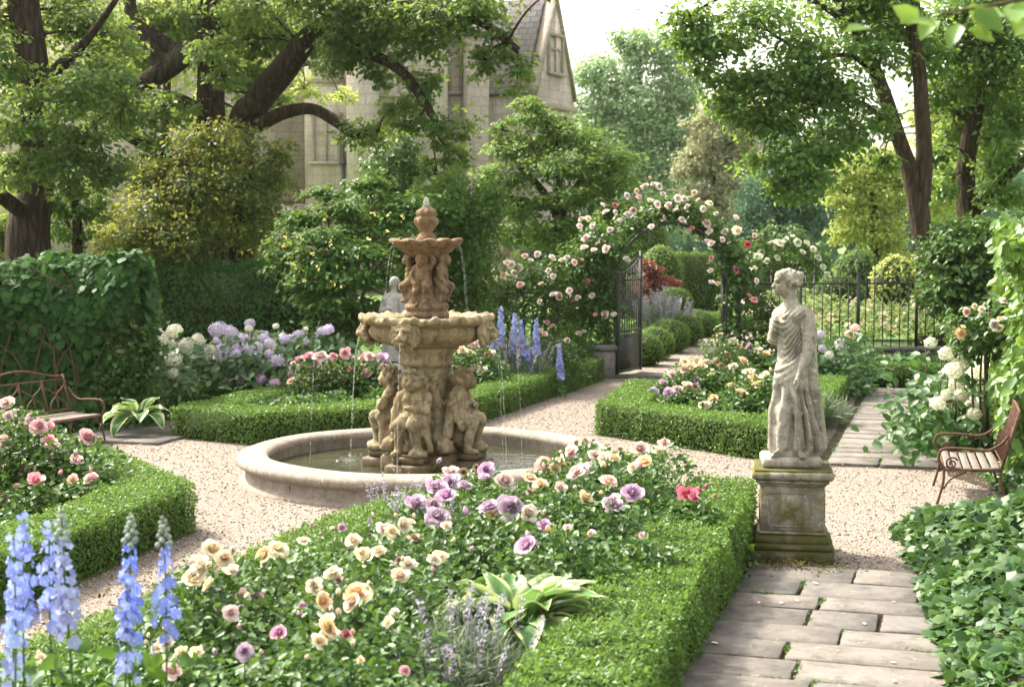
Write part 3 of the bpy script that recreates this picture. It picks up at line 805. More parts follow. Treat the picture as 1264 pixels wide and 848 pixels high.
for px, py, wd, ht, l in ((105, 210, .9, 1.9, 1), (167, 156, .9, 1.1, 2), (240, 205, 1.2, 2.2, 2), (20, 205, .9, 1.9, 1), (310, 205, 1.0, 2.0, 2), (330, 100, 1.0, 1.6, 2)):
    window(hs_, (XP(px, 70), 70, ZP(py, 70)), wd, ht, l)
dp = MB(); dp.add(*tube([(XP(425, YC), YC - .2, 0), (XP(425, YC), YC - .2, ZP(165, YC))], .09, 8))
for z in (3.0, 5.5): dp.add(*box((XP(425, YC), YC - .2, z), (.26, .26, .1)))
dp.build('drainpipe', 'lead pipe', hs_)
# stair block with tall lights between the middle range and the gabled wing
YB = 71.0
wall_box(XP(538, YB), XP(602, YB), YB, YB + 6, 0, ZP(48, YB))
wall_box(XP(573, YB), XP(583, YB), YB - .6, YB - .001, 0, ZP(62, YB), 'buttress')
MB().add(*box((XP(578, YB), YB - .32, ZP(62, YB)), (.5, .8, .35), 0, .1, .5)).build('buttress_cap', 'trim stone', hs_)
wall_box(XP(534, YB), XP(604, YB), YB - .15, YB + .3, ZP(48, YB), ZP(42, YB), 'parapet', 'trim stone')
wall_box(XP(545, YB) - .2, XP(545, YB) + .1, YB - .4, YB - .001, 0, ZP(20, YB), 'buttress')
window(hs_, (XP(557, YB), YB, ZP(115, YB)), .8, 2.3, 2)
# gabled wing: nearest corner at the right of its long side
g0 = np.array((XP(659, 75), 75.0)); gd = np.array((math.cos(R(64)), math.sin(R(64)))); gb = np.array((-gd[1], gd[0]))
GW, GL, ze, za = 4.8, 13.0, ZP(112, 75), 14.1
A0, A1 = g0, g0 + gd * GW; B0, B1 = A0 + gb * GL, A1 + gb * GL; AM, BM = (A0 + A1) / 2, (B0 + B1) / 2
v = [(*A0, 0), (*A1, 0), (*A1, ze), (*AM, za), (*A0, ze), (*B0, 0), (*B1, 0), (*B1, ze), (*BM, za), (*B0, ze)]
MB().add(v, [(0, 1, 2, 3, 4), (9, 8, 7, 6, 5), (5, 0, 4, 9), (1, 6, 7, 2), (4, 3, 8, 9), (3, 2, 7, 8)]).build('wall', 'limestone wall', hs_)
def roof(name, quad, th=.22):
    q = np.array(quad, float); n = np.cross(q[1] - q[0], q[3] - q[0]); n /= np.linalg.norm(n)
    if n[2] < 0: n = -n
    V = np.vstack([q + n * .03, q + n * (.03 + th)])
    o = MB().add(V, [(4, 5, 6, 7), (3, 2, 1, 0), (0, 1, 5, 4), (1, 2, 6, 5), (2, 3, 7, 6), (3, 0, 4, 7)]).build(name, 'slate roof', hs_)
    uv = o.data.uv_layers.new(name='UVMap'); e1 = (q[1] - q[0]); L1 = np.linalg.norm(e1); e1 /= L1; e2 = np.cross(n, e1)
    for lp in o.data.loops:
        p = np.array(o.data.vertices[lp.vertex_index].co) + ORG[o.name] - q[0]; uv.data[lp.index].uv = (p @ e1, p @ e2)
    return o
ov = .25; sl_ = np.array((0, 0, 1.0))
dn = lambda a, b, k: np.array((*a, ze)) + (np.array((*a, ze)) - np.array((*b, za))) / np.linalg.norm(np.array((*a, ze)) - np.array((*b, za))) * k
roof('roof', [dn(A0, AM, .35) + np.array((*gb, 0)) * .45, dn(B0, BM, .35), (*BM, za), np.array((*AM, za)) + np.array((*gb, 0)) * .45])
roof('roof', [dn(A1, AM, .35) + np.array((*gb, 0)) * .45, dn(B1, BM, .35), (*BM, za), np.array((*AM, za)) + np.array((*gb, 0)) * .45])
cp = MB()                                                            # gable coping, its foot stones and the gutter
for a in (A0, A1):
    p0 = np.array((*a, ze - .3)); p1 = np.array((*AM, za + .12)); o = np.array((*(gb * .12), 0))
    V = []
    for p in (p0, p1):
        for dx, dz in ((-.28, 0), (.28, 0), (.28, .34), (-.28, .34)): V.append(p + np.array((*(gb * dx), dz)) + o)
    cp.add(V, [(0, 1, 5, 4), (1, 2, 6, 5), (2, 3, 7, 6), (3, 0, 4, 7), (0, 3, 2, 1), (4, 5, 6, 7)])
cp.build('gable_coping', 'trim stone', hs_)
MB().add(*box((*AM, za + .3), (.35, .35, .9), R(64), .05, .5)).build('finial', 'trim stone', hs_)
gn = -gb
window(hs_, (*(AM + gn * .001), ZP(92, 77)), 1.5, 1.75, 2, gn)
sc_ = MB(); m_ = A0 + gd * GW / 2 + gn * .07
sc_.add(*box((*m_, ZP(137, 77)), (GW + .2, .3, .28), R(64), .05)); sc_.build('string_course', 'trim stone', hs_)
window(hs_, (*(AM + gn * .001), ZP(205, 77)), 1.6, 2.0, 2, gn)
gt = (A0 + B0) / 2 - gd * .26
MB().add(*box((*gt, ze - .28), (GL - .6, .2, .16), math.atan2(gb[1], gb[0]), .03)).build('gutter', 'lead pipe', hs_)
s1 = (A0 * .75 + B0 * .25)
window(hs_, (*(s1 - gd * .001), ZP(205, 76)), 1.0, 1.9, 2, -gd)
# low slated roof of the middle range and the chimney stack above it
x0, x1 = XP(366, YC), XP(556, YC)
roof('roof', [(x0, YC - .3, 16.0), (x1, YC - .3, 16.0), (x1, YC + 4.6, 20.5), (x0, YC + 4.6, 20.5)])
roof('roof', [(x0, YC + 9.3, 16.0), (x1, YC + 9.3, 16.0), (x1, YC + 4.6, 20.5), (x0, YC + 4.6, 20.5)])
x0, x1 = XP(-70, 70), XP(384, 70)
roof('roof', [(x0, 69.7, 13.2), (x1 - .6, 69.7, 13.2), (x1 - .6, 74.5, 17.6), (x0, 74.5, 17.6)])
# porch pier seen between the shrubs
pr = thing('stone_porch', 'narrow weathered stone porch doorway glimpsed behind the fountain', 'porch', (XP(622, 40), 40, 0))
for px in (612, 636): MB().add(*box((XP(px, 40), 40, 0), (.26, .3, ZP(262, 40)), 0, .02)).build('pillar', 'trim stone', pr)
MB().add(*box((XP(624, 40), 40, ZP(262, 40)), (.95, .5, .3), 0, .03)).build('lintel', 'trim stone', pr)
MB().add(*box((XP(624, 40), 40.6, 0), (.5, .1, ZP(262, 40))), ).build('door', 'grey wood', pr)

# ------------------------------------------------------------------ trees
def Lm(pts, Y, sc=1.0): return [(D(px, py, Y + dy), r / F * Y * sc) for px, py, r, dy in [(p + (0,))[:4] if len(p) == 3 else p for p in pts]]
def Bl(rows, Y, dm=.75):
    out = []
    for q in rows:
        px, py, rx, ry = q[:4]; dy = q[4] if len(q) > 4 else 0
        m = (Y + dy) / F; out.append((D(px, py, Y + dy), (rx * m, max(rx, ry) * m * dm, ry * m)))
    return out
def at0(px, Y): return ((px - 632) / F * Y, Y, 0)
def foot(px, Y, r): return (np.array((*at0(px, Y)[:2], -.1)), r / F * Y)

tree('oak_tree', 'thick straight oak trunk at the far left with leafy boughs over the ivy', [
    [foot(36, 25, 34)] + Lm([(38, 300, 27), (44, 240, 21), (46, 190, 19), (44, 120, 19), (38, 60, 19), (32, 10, 19), (26, -60, 15), (20, -140, 10)], 25),
    Lm([(46, 265, 12), (24, 258, 10, -.4), (4, 244, 9, -.7), (-30, 225, 7, -1)], 25), Lm([(44, 130, 12), (70, 90, 9, -.3), (100, 60, 6, -.6), (130, 20, 4, -.8), (170, -40, 2.5, -.9)], 25),
    Lm([(40, 180, 9), (10, 160, 7, -.3), (-30, 130, 6, -.5)], 25), Lm([(44, 200, 9), (80, 190, 7, -.4), (120, 170, 5, -.6)], 25)],
    Bl([(0, 80, 40, 42, -1), (95, 110, 62, 40, -1.2), (30, 150, 55, 42, -1.6), (105, 180, 50, 38, -1.0), (120, 45, 58, 40, .5), (80, 10, 60, 40, .8), (-20, 20, 60, 50), (150, 130, 40, 46, .4), (20, 210, 42, 30, -1.4), (85, 232, 26, 20, -.8), (0, -60, 60, 40), (10, 280, 22, 26, .6), (60, 110, 60, 40, 1.0), (130, 90, 40, 40, -.4), (75, 205, 50, 28, -1.3), (130, 215, 36, 24, -1)], 25),
    'oak leaves', .105, 'oak bark', at0(36, 25), dens=.72, clump=22, spread=.2, shell=.3)
tree('oak_tree', 'spreading old oak with dark leaning limbs reaching over the fountain', [
    [foot(268, 30, 26)] + Lm([(266, 200, 19), (262, 120, 17), (262, 60, 16), (258, 10, 14), (262, -80, 12), (255, -160, 8)], 30),
    [foot(292, 29.6, 24)] + Lm([(298, 175, 17), (318, 128, 17, -.3), (344, 92, 17, -.6), (372, 55, 14, -.9), (398, 34, 12, -1.2), (440, 20, 9, -1.6), (490, -10, 7, -2)], 29.6),
    Lm([(262, 70, 14), (240, 62, 14, -.4), (205, 86, 13, -.7), (168, 106, 11, -.9), (135, 100, 8, -1.2)], 30), Lm([(200, 88, 9, -.7), (182, 50, 9, -.7), (163, 20, 8, -.6), (160, -30, 6, -.6)], 30),
    Lm([(225, 70, 9, -.5), (196, 48, 9, -.4), (172, 30, 7, -.3), (150, 38, 5, -.2)], 30),
    Lm([(262, 150, 12), (228, 128, 9, -.3), (196, 118, 8, -.5)], 30), Lm([(280, 215, 11, -.3), (228, 200, 11, -.6), (198, 186, 9, -.8), (160, 168, 7, -1), (135, 150, 5, -1.2)], 30),
    Lm([(318, 155, 9, -.3), (350, 140, 8, -.6), (385, 136, 7, -.8), (415, 152, 7, -1), (440, 168, 6, -1.2), (468, 160, 5, -1.3)], 29.6),
    Lm([(400, 40, 9, -1.2), (445, 62, 7, -1.6), (490, 84, 6, -1.9), (515, 112, 6, -2.1), (538, 150, 4, -2.2)], 29.6), Lm([(470, 10, 8, -1.9), (540, 8, 6, -2.3), (600, 30, 5, -2.6), (640, 62, 4, -2.8)], 29.6)],
    Bl([(320, 5, 72, 30, -1), (310, 55, 30, 24, 1.4), (262, 60, 40, 24, -1.2), (275, 95, 30, 14, -1), (230, 20, 60, 36, .6), (440, 60, 56, 34, -1.6), (430, 10, 74, 36, -2), (500, 30, 60, 34, -2.2), (560, 20, 56, 30, -2.6), (620, 50, 34, 26, -2.8), (638, 88, 22, 34, -2.8),
        (520, 108, 32, 26, -2), (548, 150, 34, 26, -2.2), (560, 188, 30, 28, -2.2), (540, 215, 26, 26, -2.2), (490, 135, 34, 20, -1.6), (455, 165, 44, 18, -1.2), (180, 30, 50, 40, .5), (165, 140, 38, 24, -1), (190, 175, 28, 20, -.8),
        (345, 130, 30, 24, 1.5), (380, 60, 34, 30, 1.5), (310, 110, 26, 30, 1.2), (250, 140, 36, 20, 1.5), (690, -20, 40, 24, -2.8), (350, 45, 50, 34, 1.6), (250, 40, 60, 40, 1.5), (380, 0, 60, 26, -2), (215, 60, 40, 30, 1.4), (300, 95, 40, 26, 1.5), (600, 75, 30, 24, -2.8), (160, 60, 60, 40, 1.4), (110, 120, 40, 40, -.4), (210, 130, 40, 22, -.8), (300, 20, 70, 34, 1.4), (425, 62, 40, 26, -1.4), (470, 90, 30, 22, -1.6), (455, 30, 60, 30, -1.6), (525, 55, 40, 30, -2.2), (575, 10, 60, 24, -2.5), (505, 150, 30, 20, -1.9),  (360, -50, 70, 30), (520, -45, 70, 30, -1.5), (230, -60, 60, 40)], 29.6),
    'oak leaves', .115, 'oak bark', at0(268, 30), dens=.66, clump=22, spread=.2, shell=.3)
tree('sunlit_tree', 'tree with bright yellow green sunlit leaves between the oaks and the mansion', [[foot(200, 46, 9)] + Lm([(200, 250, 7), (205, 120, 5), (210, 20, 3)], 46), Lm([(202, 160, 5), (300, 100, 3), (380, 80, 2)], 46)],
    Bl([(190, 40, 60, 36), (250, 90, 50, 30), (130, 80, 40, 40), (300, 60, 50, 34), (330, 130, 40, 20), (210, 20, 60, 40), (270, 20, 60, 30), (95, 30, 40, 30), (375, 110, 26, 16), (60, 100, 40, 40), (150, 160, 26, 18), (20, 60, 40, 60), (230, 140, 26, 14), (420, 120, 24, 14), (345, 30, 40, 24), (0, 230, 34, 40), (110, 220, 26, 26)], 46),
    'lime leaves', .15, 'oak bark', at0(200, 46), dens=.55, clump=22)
tree('gold_lit_shrub', 'large rounded shrub with golden sunlit leaves in front of the oak trunks', [[foot(250, 28, 10)] + Lm([(245, 300, 8), (235, 240, 6), (225, 190, 4)], 28), [foot(270, 28, 8)] + Lm([(290, 280, 6), (305, 220, 4)], 28)],
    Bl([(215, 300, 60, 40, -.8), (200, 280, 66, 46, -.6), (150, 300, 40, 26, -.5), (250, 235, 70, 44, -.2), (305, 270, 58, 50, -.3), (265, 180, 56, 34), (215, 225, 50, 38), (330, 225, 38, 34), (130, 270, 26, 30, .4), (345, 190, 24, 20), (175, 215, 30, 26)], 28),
    'sunlit gold leaves', .095, 'oak bark', at0(250, 28), 'shrub', .75, clump=20, shell=.4)
tree('leafy_shrub', 'shady green shrub under the oak beside the gold lit shrub', [[foot(95, 27, 8)] + Lm([(95, 290, 6), (90, 240, 4)], 27)],
    Bl([(85, 280, 34, 36), (110, 250, 26, 26), (70, 240, 26, 24)], 27), 'lilac leaves', .10, 'oak bark', at0(95, 27), 'shrub', .8)
tree('sunlit_shrub', 'low bright yellow green shrub at the foot of the far left oak', [[foot(5, 26, 5)] + Lm([(5, 300, 4)], 26)],
    Bl([(4, 292, 26, 24, -.4), (-20, 270, 26, 24)], 26), 'sunlit gold leaves', .09, 'oak bark', at0(5, 26), 'shrub', .8)
lil = tree('flowering_shrub', 'big green shrub dotted with yellow blossoms left of the fountain', [[foot(424, 24.6, 4)] + Lm([(424, 440, 4), (426, 390, 3.4), (420, 330, 3)], 24.6), [foot(432, 24.6, 3)] + Lm([(440, 400, 3), (455, 340, 2)], 24.6)],
    Bl([(352, 310, 20, 30, .3), (398, 240, 24, 12, .5), (455, 228, 30, 14, .6), (425, 262, 34, 14, .2), (372, 272, 30, 14, .2), (478, 268, 34, 14, .4), (400, 292, 40, 14, -.3), (440, 310, 44, 16, -.4), (388, 322, 34, 13, -.6), (490, 305, 34, 18, .2), (430, 345, 40, 14, -.7), (378, 352, 30, 14, -.5), (475, 342, 34, 16, -.1), (405, 374, 40, 13, -.6), (455, 380, 36, 14, -.3), (495, 375, 26, 16, .1), (420, 402, 40, 12, -.4), (470, 410, 30, 12), (385, 420, 30, 12, -.2),
        (500, 255, 30, 20, .5), (520, 320, 30, 44, .8), (545, 270, 28, 30, 1), (440, 285, 30, 12, .1), ], 24.6),
    'lilac leaves', .085, 'woody stem', at0(424, 24.6), 'shrub', 1.0, LEAF6, clump=16, up=.9, flat=.25, shell=.2, spread=.34)
fb = MB(); pp = []
for px, py in [(388, 316), (392, 330), (410, 346), (412, 350), (420, 352), (370, 293), (386, 315), (365, 330), (393, 332), (440, 318), (352, 293), (476, 284), (425, 350), (360, 325), (462, 264), (478, 264), (496, 268), (350, 305), (375, 345), (408, 300), (455, 296), (392, 350), (358, 300), (404, 270)]:
    pp += [D(px + rng.normal() * 1.5, py + rng.normal() * 1.5, 23.6 + .25 * rng.normal()) for _ in range(4)]
scatter(fb, LEAF4, np.array(pp), rng.normal(size=(len(pp), 3)), .06); fb.build('blossom', 'yellow petals', lil)
tree('weeping_shrub', 'dark drooping shrub behind the fountain finial', [[foot(560, 26, 4)] + Lm([(556, 380, 4), (560, 300, 3), (565, 240, 2)], 26)],
    Bl([(555, 240, 40, 40), (580, 290, 36, 50), (545, 330, 34, 46), (585, 350, 26, 40), (600, 250, 24, 40)], 26),
    'lilac leaves', .085, 'woody stem', at0(560, 26), 'shrub', 1.0, up=.1, droop=.8)
tree('holly_bush', 'dark evergreen bush against the mansion wall behind the fountain', [[foot(480, 38, 6)] + Lm([(480, 300, 5), (480, 200, 3)], 38)],
    Bl([(478, 215, 40, 40), (470, 262, 56, 40), (500, 180, 30, 30), (520, 240, 34, 40)], 38), 'rose leaves', .13, 'woody stem', at0(480, 38), 'shrub', .8)
tree('maple_tree', 'spreading bright green maple between the fountain and the rose arch', [[foot(690, 36, 9)] + Lm([(690, 330, 8), (688, 270, 7), (668, 235, 5), (640, 205, 4)], 36), Lm([(689, 275, 6), (705, 240, 5), (735, 205, 4), (760, 195, 3)], 36), Lm([(688, 270, 5), (690, 220, 4), (685, 175, 3)], 36), Lm([(680, 250, 4), (640, 246, 3.5), (610, 240, 3)], 36)],
    Bl([(640, 185, 46, 18), (700, 170, 56, 18), (670, 150, 40, 14), (745, 195, 46, 18), (625, 220, 40, 16, -.6), (690, 205, 56, 18, -.8), (750, 230, 46, 18, -.4), (640, 255, 40, 18, -.8), (700, 245, 50, 18, -1), (765, 262, 34, 20), (690, 285, 52, 20, -1), (640, 290, 36, 20), (740, 290, 40, 24), (620, 160, 20, 14), (650, 130, 24, 10)], 36),
    'maple leaves', .12, 'oak bark', at0(690, 36), dens=1.0, clump=20, flat=.3, up=.9, shell=.35)
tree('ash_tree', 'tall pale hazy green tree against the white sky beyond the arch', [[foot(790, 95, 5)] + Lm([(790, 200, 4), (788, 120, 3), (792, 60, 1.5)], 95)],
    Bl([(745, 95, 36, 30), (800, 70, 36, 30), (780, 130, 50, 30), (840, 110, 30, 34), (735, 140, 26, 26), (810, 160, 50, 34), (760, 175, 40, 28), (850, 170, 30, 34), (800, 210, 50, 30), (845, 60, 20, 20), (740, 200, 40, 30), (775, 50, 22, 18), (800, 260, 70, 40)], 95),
    'haze pale leaves', .30, 'oak bark', at0(790, 95), dens=1.5, clump=30, spread=.28)
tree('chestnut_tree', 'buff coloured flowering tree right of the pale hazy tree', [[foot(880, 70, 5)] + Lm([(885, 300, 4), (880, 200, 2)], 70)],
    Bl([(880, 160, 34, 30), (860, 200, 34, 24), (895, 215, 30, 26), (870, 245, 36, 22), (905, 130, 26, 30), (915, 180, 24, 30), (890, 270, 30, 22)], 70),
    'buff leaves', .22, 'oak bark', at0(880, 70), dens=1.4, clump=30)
for k, (px, Y, rows, lab) in enumerate([
        (960, 62, [(950, 250, 40, 40), (985, 285, 40, 40), (925, 290, 36, 36), (965, 215, 30, 34), (1000, 240, 34, 40), (940, 320, 60, 30)], 'dark weeping conifer between the buff tree and the leaning trunks'),
        (730, 70, [(700, 300, 60, 40), (760, 290, 50, 50), (800, 300, 40, 40)], 'dark fir behind the left side of the rose arch')]):
    tree('conifer', lab, [[foot(px, Y, 6)] + Lm([(px, 300, 5), (px, 220, 3)], Y)], Bl(rows, Y), 'fir leaves', .22, 'oak bark', at0(px, Y), dens=.9, up=0, droop=.6, clump=30)
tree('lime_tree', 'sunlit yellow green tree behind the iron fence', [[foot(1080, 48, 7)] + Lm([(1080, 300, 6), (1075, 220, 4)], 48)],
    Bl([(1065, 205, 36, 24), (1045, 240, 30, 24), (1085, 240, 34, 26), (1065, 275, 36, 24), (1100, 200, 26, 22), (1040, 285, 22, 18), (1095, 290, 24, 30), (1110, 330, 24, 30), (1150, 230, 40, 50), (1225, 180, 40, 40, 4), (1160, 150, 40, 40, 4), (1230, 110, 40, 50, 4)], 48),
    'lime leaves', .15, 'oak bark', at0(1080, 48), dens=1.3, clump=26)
tree('plane_tree', 'tall forked tree with two leaning trunks behind the iron fence', [
    [foot(1152, 31, 20)] + Lm([(1147, 330, 14), (1138, 280, 13), (1130, 235, 12), (1116, 190, 9.5), (1098, 135, 9), (1082, 95, 8.5), (1062, 45, 8), (1050, 10, 8), (1035, -60, 6)], 31),
    Lm([(1136, 250, 13), (1140, 190, 10), (1137, 130, 9), (1133, 80, 8), (1130, 20, 7), (1130, -60, 5)], 31), Lm([(1060, 45, 7), (1045, 20, 6, -.3), (1030, -10, 5, -.5)], 31),
    Lm([(1084, 98, 4), (1050, 70, 3, -.6), (1000, 70, 2.2, -1), (950, 40, 1.5, -1.3)], 31), Lm([(1110, 170, 4), (1070, 130, 3, -.6), (1020, 125, 2.2, -1), (960, 150, 1.5, -1.2)], 31), Lm([(1060, 40, 4), (990, -5, 3, -.8), (910, -10, 2.4, -1.2), (850, 20, 1.6, -1.4)], 31)],
    Bl([(850, 45, 40, 30, -1.3), (900, 130, 30, 30, -1.2), (1090, 10, 60, 30, .3), (1085, 150, 30, 24, -.6), (930, 20, 70, 30, -1.2), (850, 20, 40, 24, -1.4), (890, 55, 46, 24, -1.4), (990, 60, 66, 34, -1), (940, 100, 46, 26, -1.2), (1010, 120, 60, 34, -1), (960, 150, 42, 26, -1.2), (985, 190, 50, 28, -1.2), (940, 200, 30, 20, -1.2), (1000, 225, 40, 18, -1.2), (965, 225, 26, 14, -1.2), (1050, 165, 40, 30, -.8), (1070, 60, 50, 34, -.5),
        (870, 90, 20, 18, -1.4), (1110, 40, 50, 34, .5), (1050, 0, 90, 30), (1090, -50, 80, 36), (1090, 200, 22, 18, -.6), (900, 100, 40, 30, -1.2), (930, 150, 40, 30, -1.2), (1020, 190, 44, 26, -1), (1040, 110, 44, 34, -.8), (960, 110, 50, 34, -1.1), (860, 50, 30, 24, -1.4), (1140, 70, 40, 40, .4), (1000, 90, 50, 30, -1), (975, 240, 30, 14, -1.2)], 31),
    'plane leaves', .118, 'plane bark', at0(1152, 31), dens=.52, T=LEAF6, clump=14, up=.8, spread=.3, shell=.1)
tree('plane_tree', 'slender second tree at the right edge with a branch reaching right', [
    [foot(1196, 33, 18)] + Lm([(1194, 290, 14), (1192, 230, 12), (1198, 170, 11), (1208, 110, 9), (1212, 50, 8), (1210, -40, 6)], 33),
    Lm([(1200, 262, 8), (1222, 240, 7, -.3), (1250, 212, 6, -.6), (1290, 180, 5, -.9)], 33), Lm([(1200, 150, 6), (1160, 120, 4), (1150, 90, 3)], 33)],
    Bl([(1180, 100, 40, 40, .6), (1230, 80, 46, 50, -.6), (1180, 160, 24, 24, .8), (1245, 150, 34, 34, -.8), (1165, 40, 50, 34), (1235, 20, 60, 40), (1175, 215, 22, 18, .6), (1240, 240, 40, 22, -.6), (1220, -40, 50, 36), (1290, 110, 40, 70), (1210, 120, 50, 40, .9), (1160, 190, 24, 20, -.5), (1235, 200, 36, 26, -.7), (1180, 60, 46, 36, -.5), (1240, 45, 50, 36, -.8), (1160, 120, 34, 30, -.4), (1200, 10, 60, 30, -.3), (1230, 170, 34, 30, .8), (1165, 235, 24, 18, -.7)], 33),
    'plane leaves', .118, 'plane bark', at0(1196, 33), dens=.64, T=LEAF6, clump=14, up=.8, spread=.3, shell=.1)
tree('laurel_bush', 'dark glossy evergreen bush between the iron fence and the vine', [[foot(1200, 25.5, 6)] + Lm([(1200, 380, 5), (1198, 320, 3)], 25.5)],
    Bl([(1200, 330, 60, 46), (1170, 300, 34, 32), (1230, 290, 44, 32), (1165, 360, 32, 34, -.3), (1220, 370, 50, 40, -.2), (1250, 330, 40, 44)], 25.5),
    'rose leaves', .10, 'woody stem', at0(1200, 25.5), 'shrub', 1.1, LEAF6, clump=18)
tree('shrubbery', 'dense dark green shrubbery behind the vine beyond the right edge', [[foot(1330, 23, 5)] + Lm([(1330, 400, 4), (1330, 300, 3)], 23), [foot(1420, 22, 5)] + Lm([(1420, 380, 4)], 22)],
    Bl([(1330, 330, 60, 60), (1400, 300, 60, 70), (1290, 370, 40, 50), (1370, 400, 60, 50), (1460, 350, 70, 70), (1340, 250, 50, 50)], 23), 'lilac leaves', .10, 'woody stem', at0(1330, 23), 'shrub', .9, LEAF6, clump=18)
# overhanging twig close to the lens at the top right
lv = thing('overhanging_branch', 'blurred leafy branch hanging close at the top right corner', 'branch', (1.6, 4.6, 3.6))
tb = MB(); lb = MB(); bp = smooth_path([(2.5, 4.3, 3.75), (2.0, 4.5, 3.45), (1.6, 4.6, 3.31), (1.28, 4.65, 3.25)], 8)
tb.add(*tube(bp, np.linspace(.014, .004, len(bp)), 6)).build('twig', 'woody stem', lv, True)
n = 90; i = rng.integers(4, len(bp), n); ps = bp[i] + rng.normal(size=(n, 3)) * (.09, .1, .035)
scatter(lb, LEAF6, ps, np.array((0, -.5, .8)) + rng.normal(size=(n, 3)) * .4, .10 * rng.uniform(.7, 1.2, n), np.array((-.3, -.2, -.5)) + rng.normal(size=(n, 3)) * .7)
lb.build('leaves', 'vine leaves', lv)

# far-off wood closing the view
mb = MB(); n = 26000
a = rng.uniform(-.75, .75, n); d = rng.uniform(118, 150, n)
hh = 8 + 4.5 * vnoise(np.stack([a * 30, a * 0, a * 0], 1), 1.0, 2) + 2.5 * vnoise(np.stack([a * 90, a * 0, a * 0], 1), 1.0, 4)
pos = np.stack([np.sin(a) * d, np.cos(a) * d, np.maximum(.3, hh * rng.random(n) ** .7)], 1)
scatter(mb, LEAF4, pos, np.array((0, -.5, .6)) + rng.normal(size=(n, 3)) * .5, 1.5 * rng.uniform(.6, 1.3, n))
tag(mb.build('distant_wood', 'fir leaves'), 'far off belt of dark green woodland along the horizon', 'woodland', None, 'stuff')

# ------------------------------------------------------------------ walls of green at the sides
iv = thing('ivy_bank', 'tall bank of dark glossy ivy behind the left bench', 'ivy', (-6.8, 20.6, 0))
MB().add(*box((-7.35, 20.95, 0), (4.0, .5, 1.9), 0, .1)).build('shade_core', 'dark core', iv)  # added dark box; its colour stands for shade in the ivy gaps
mb = MB(); n = 26000
face = rng.random(n); u = rng.random(n); f1, f2 = face < .80, (face >= .80) & (face < .92); f3 = face >= .92
x = np.where(f3, -5.0, -9.4 + 4.4 * u); y = np.where(f1, 20.45, np.where(f2, 20.4 + .9 * rng.random(n), 20.4 + .9 * u)); z = np.where(f2, 2.2, 2.25 * rng.random(n))
nr = np.stack([np.where(f3, 1.0, 0), np.where(f1, -1.0, 0), np.where(f2, 1.0, .25)], 1); pos = np.stack([x, y, z], 1)
bl = .13 * vnoise(pos, 2.1, 3) + .12 * vnoise(pos, 5.0, 8) + .20 * np.exp(-((z - 1.75) / .42) ** 2) * f1
keep = rng.random(n) < np.clip(.62 + .75 * vnoise(pos, 4.2, 15) + .3 * (z > 1.5), .06, 1)
rc = np.clip((x + 5.6) / .6, 0, 1) ** 2 * .25 + np.clip((z - 1.9) / .35, 0, 1) ** 2 * .15
pos += nr * (bl - .26 * rng.random(n) ** 1.3)[:, None]; pos[:, 1] += np.where(f1, rc, 0)
pos, nr = pos[keep], nr[keep]; n = len(pos)
scatter(mb, IVY, pos, nr + (0, -.1, .5) + rng.normal(size=(n, 3)) * .55, rng.choice([.085, .12, .165], n, p=[.35, .4, .25]) * rng.uniform(.8, 1.25, n), np.array((0, 0, -1.0)) + rng.normal(size=(n, 3)) * .6)
mb.build('ivy', 'ivy wall leaves', iv)
sm = MB()
for k in range(26):
    x0 = rng.uniform(-9.2, -5.1); sm.add(*tube(smooth_path([(x0, 20.42, 0), (x0 + .2 * rng.normal(), 20.36, .8), (x0 + .3 * rng.normal(), 20.34, 1.5), (x0 + .4 * rng.normal(), 20.2, 2.0 + .3 * rng.random())], 4), np.linspace(.016, .005, 13), 5))
sm.build('stems', 'woody stem', iv)
hedge('yew_hedge', 'tall dark clipped yew hedge behind the hydrangeas', [(-7.2, 27.6), (-2.9, 27.4)], 1.3, 2.05, .075, 'yew leaves', dens=2.2, rough=.08)
vn = thing('vine_trellis', 'bright big leaved vine climbing a tall support at the right edge', 'vine', (5.4, 16.4, 0))
tr = MB()
for k in range(6): tr.add(*box((5.32 + .14 * k, 15.2 + k * .52, 0), (.06, .06, 2.5)))
for z in (.4, 1.0, 1.6, 2.2): tr.add(*tube([(5.32, 15.15, z), (6.05, 17.85, z)], .022, 6))
tr.build('trellis', 'woody stem', vn)
mb = MB(); n = 9500; u = rng.random(n); zz = 2.62 * rng.random(n) ** .9
pos = np.stack([5.02 + .75 * u, 15.1 + 2.8 * u, zz], 1); bl = .13 * vnoise(pos, 2.0, 4) + .09 * vnoise(pos, 6, 9)
kv = rng.random(n) < np.clip(.6 + .7 * vnoise(pos, 4.5, 21), .08, 1); pos[:, 0] += -bl + .3 * rng.random(n) - .12 * np.clip(zz - 1.6, 0, 1); pos[:, 2] += .12 * vnoise(pos, 3, 2)
pos = pos[kv]; n = len(pos)
scatter(mb, LEAF6, pos, np.array((-.7, -.55, .6)) + rng.normal(size=(n, 3)) * .5, .14 * rng.uniform(.4, 1.35, n), np.array((-.2, -.1, -.9)) + rng.normal(size=(n, 3)) * .5)
mb.build('leaves', 'vine leaves', vn)

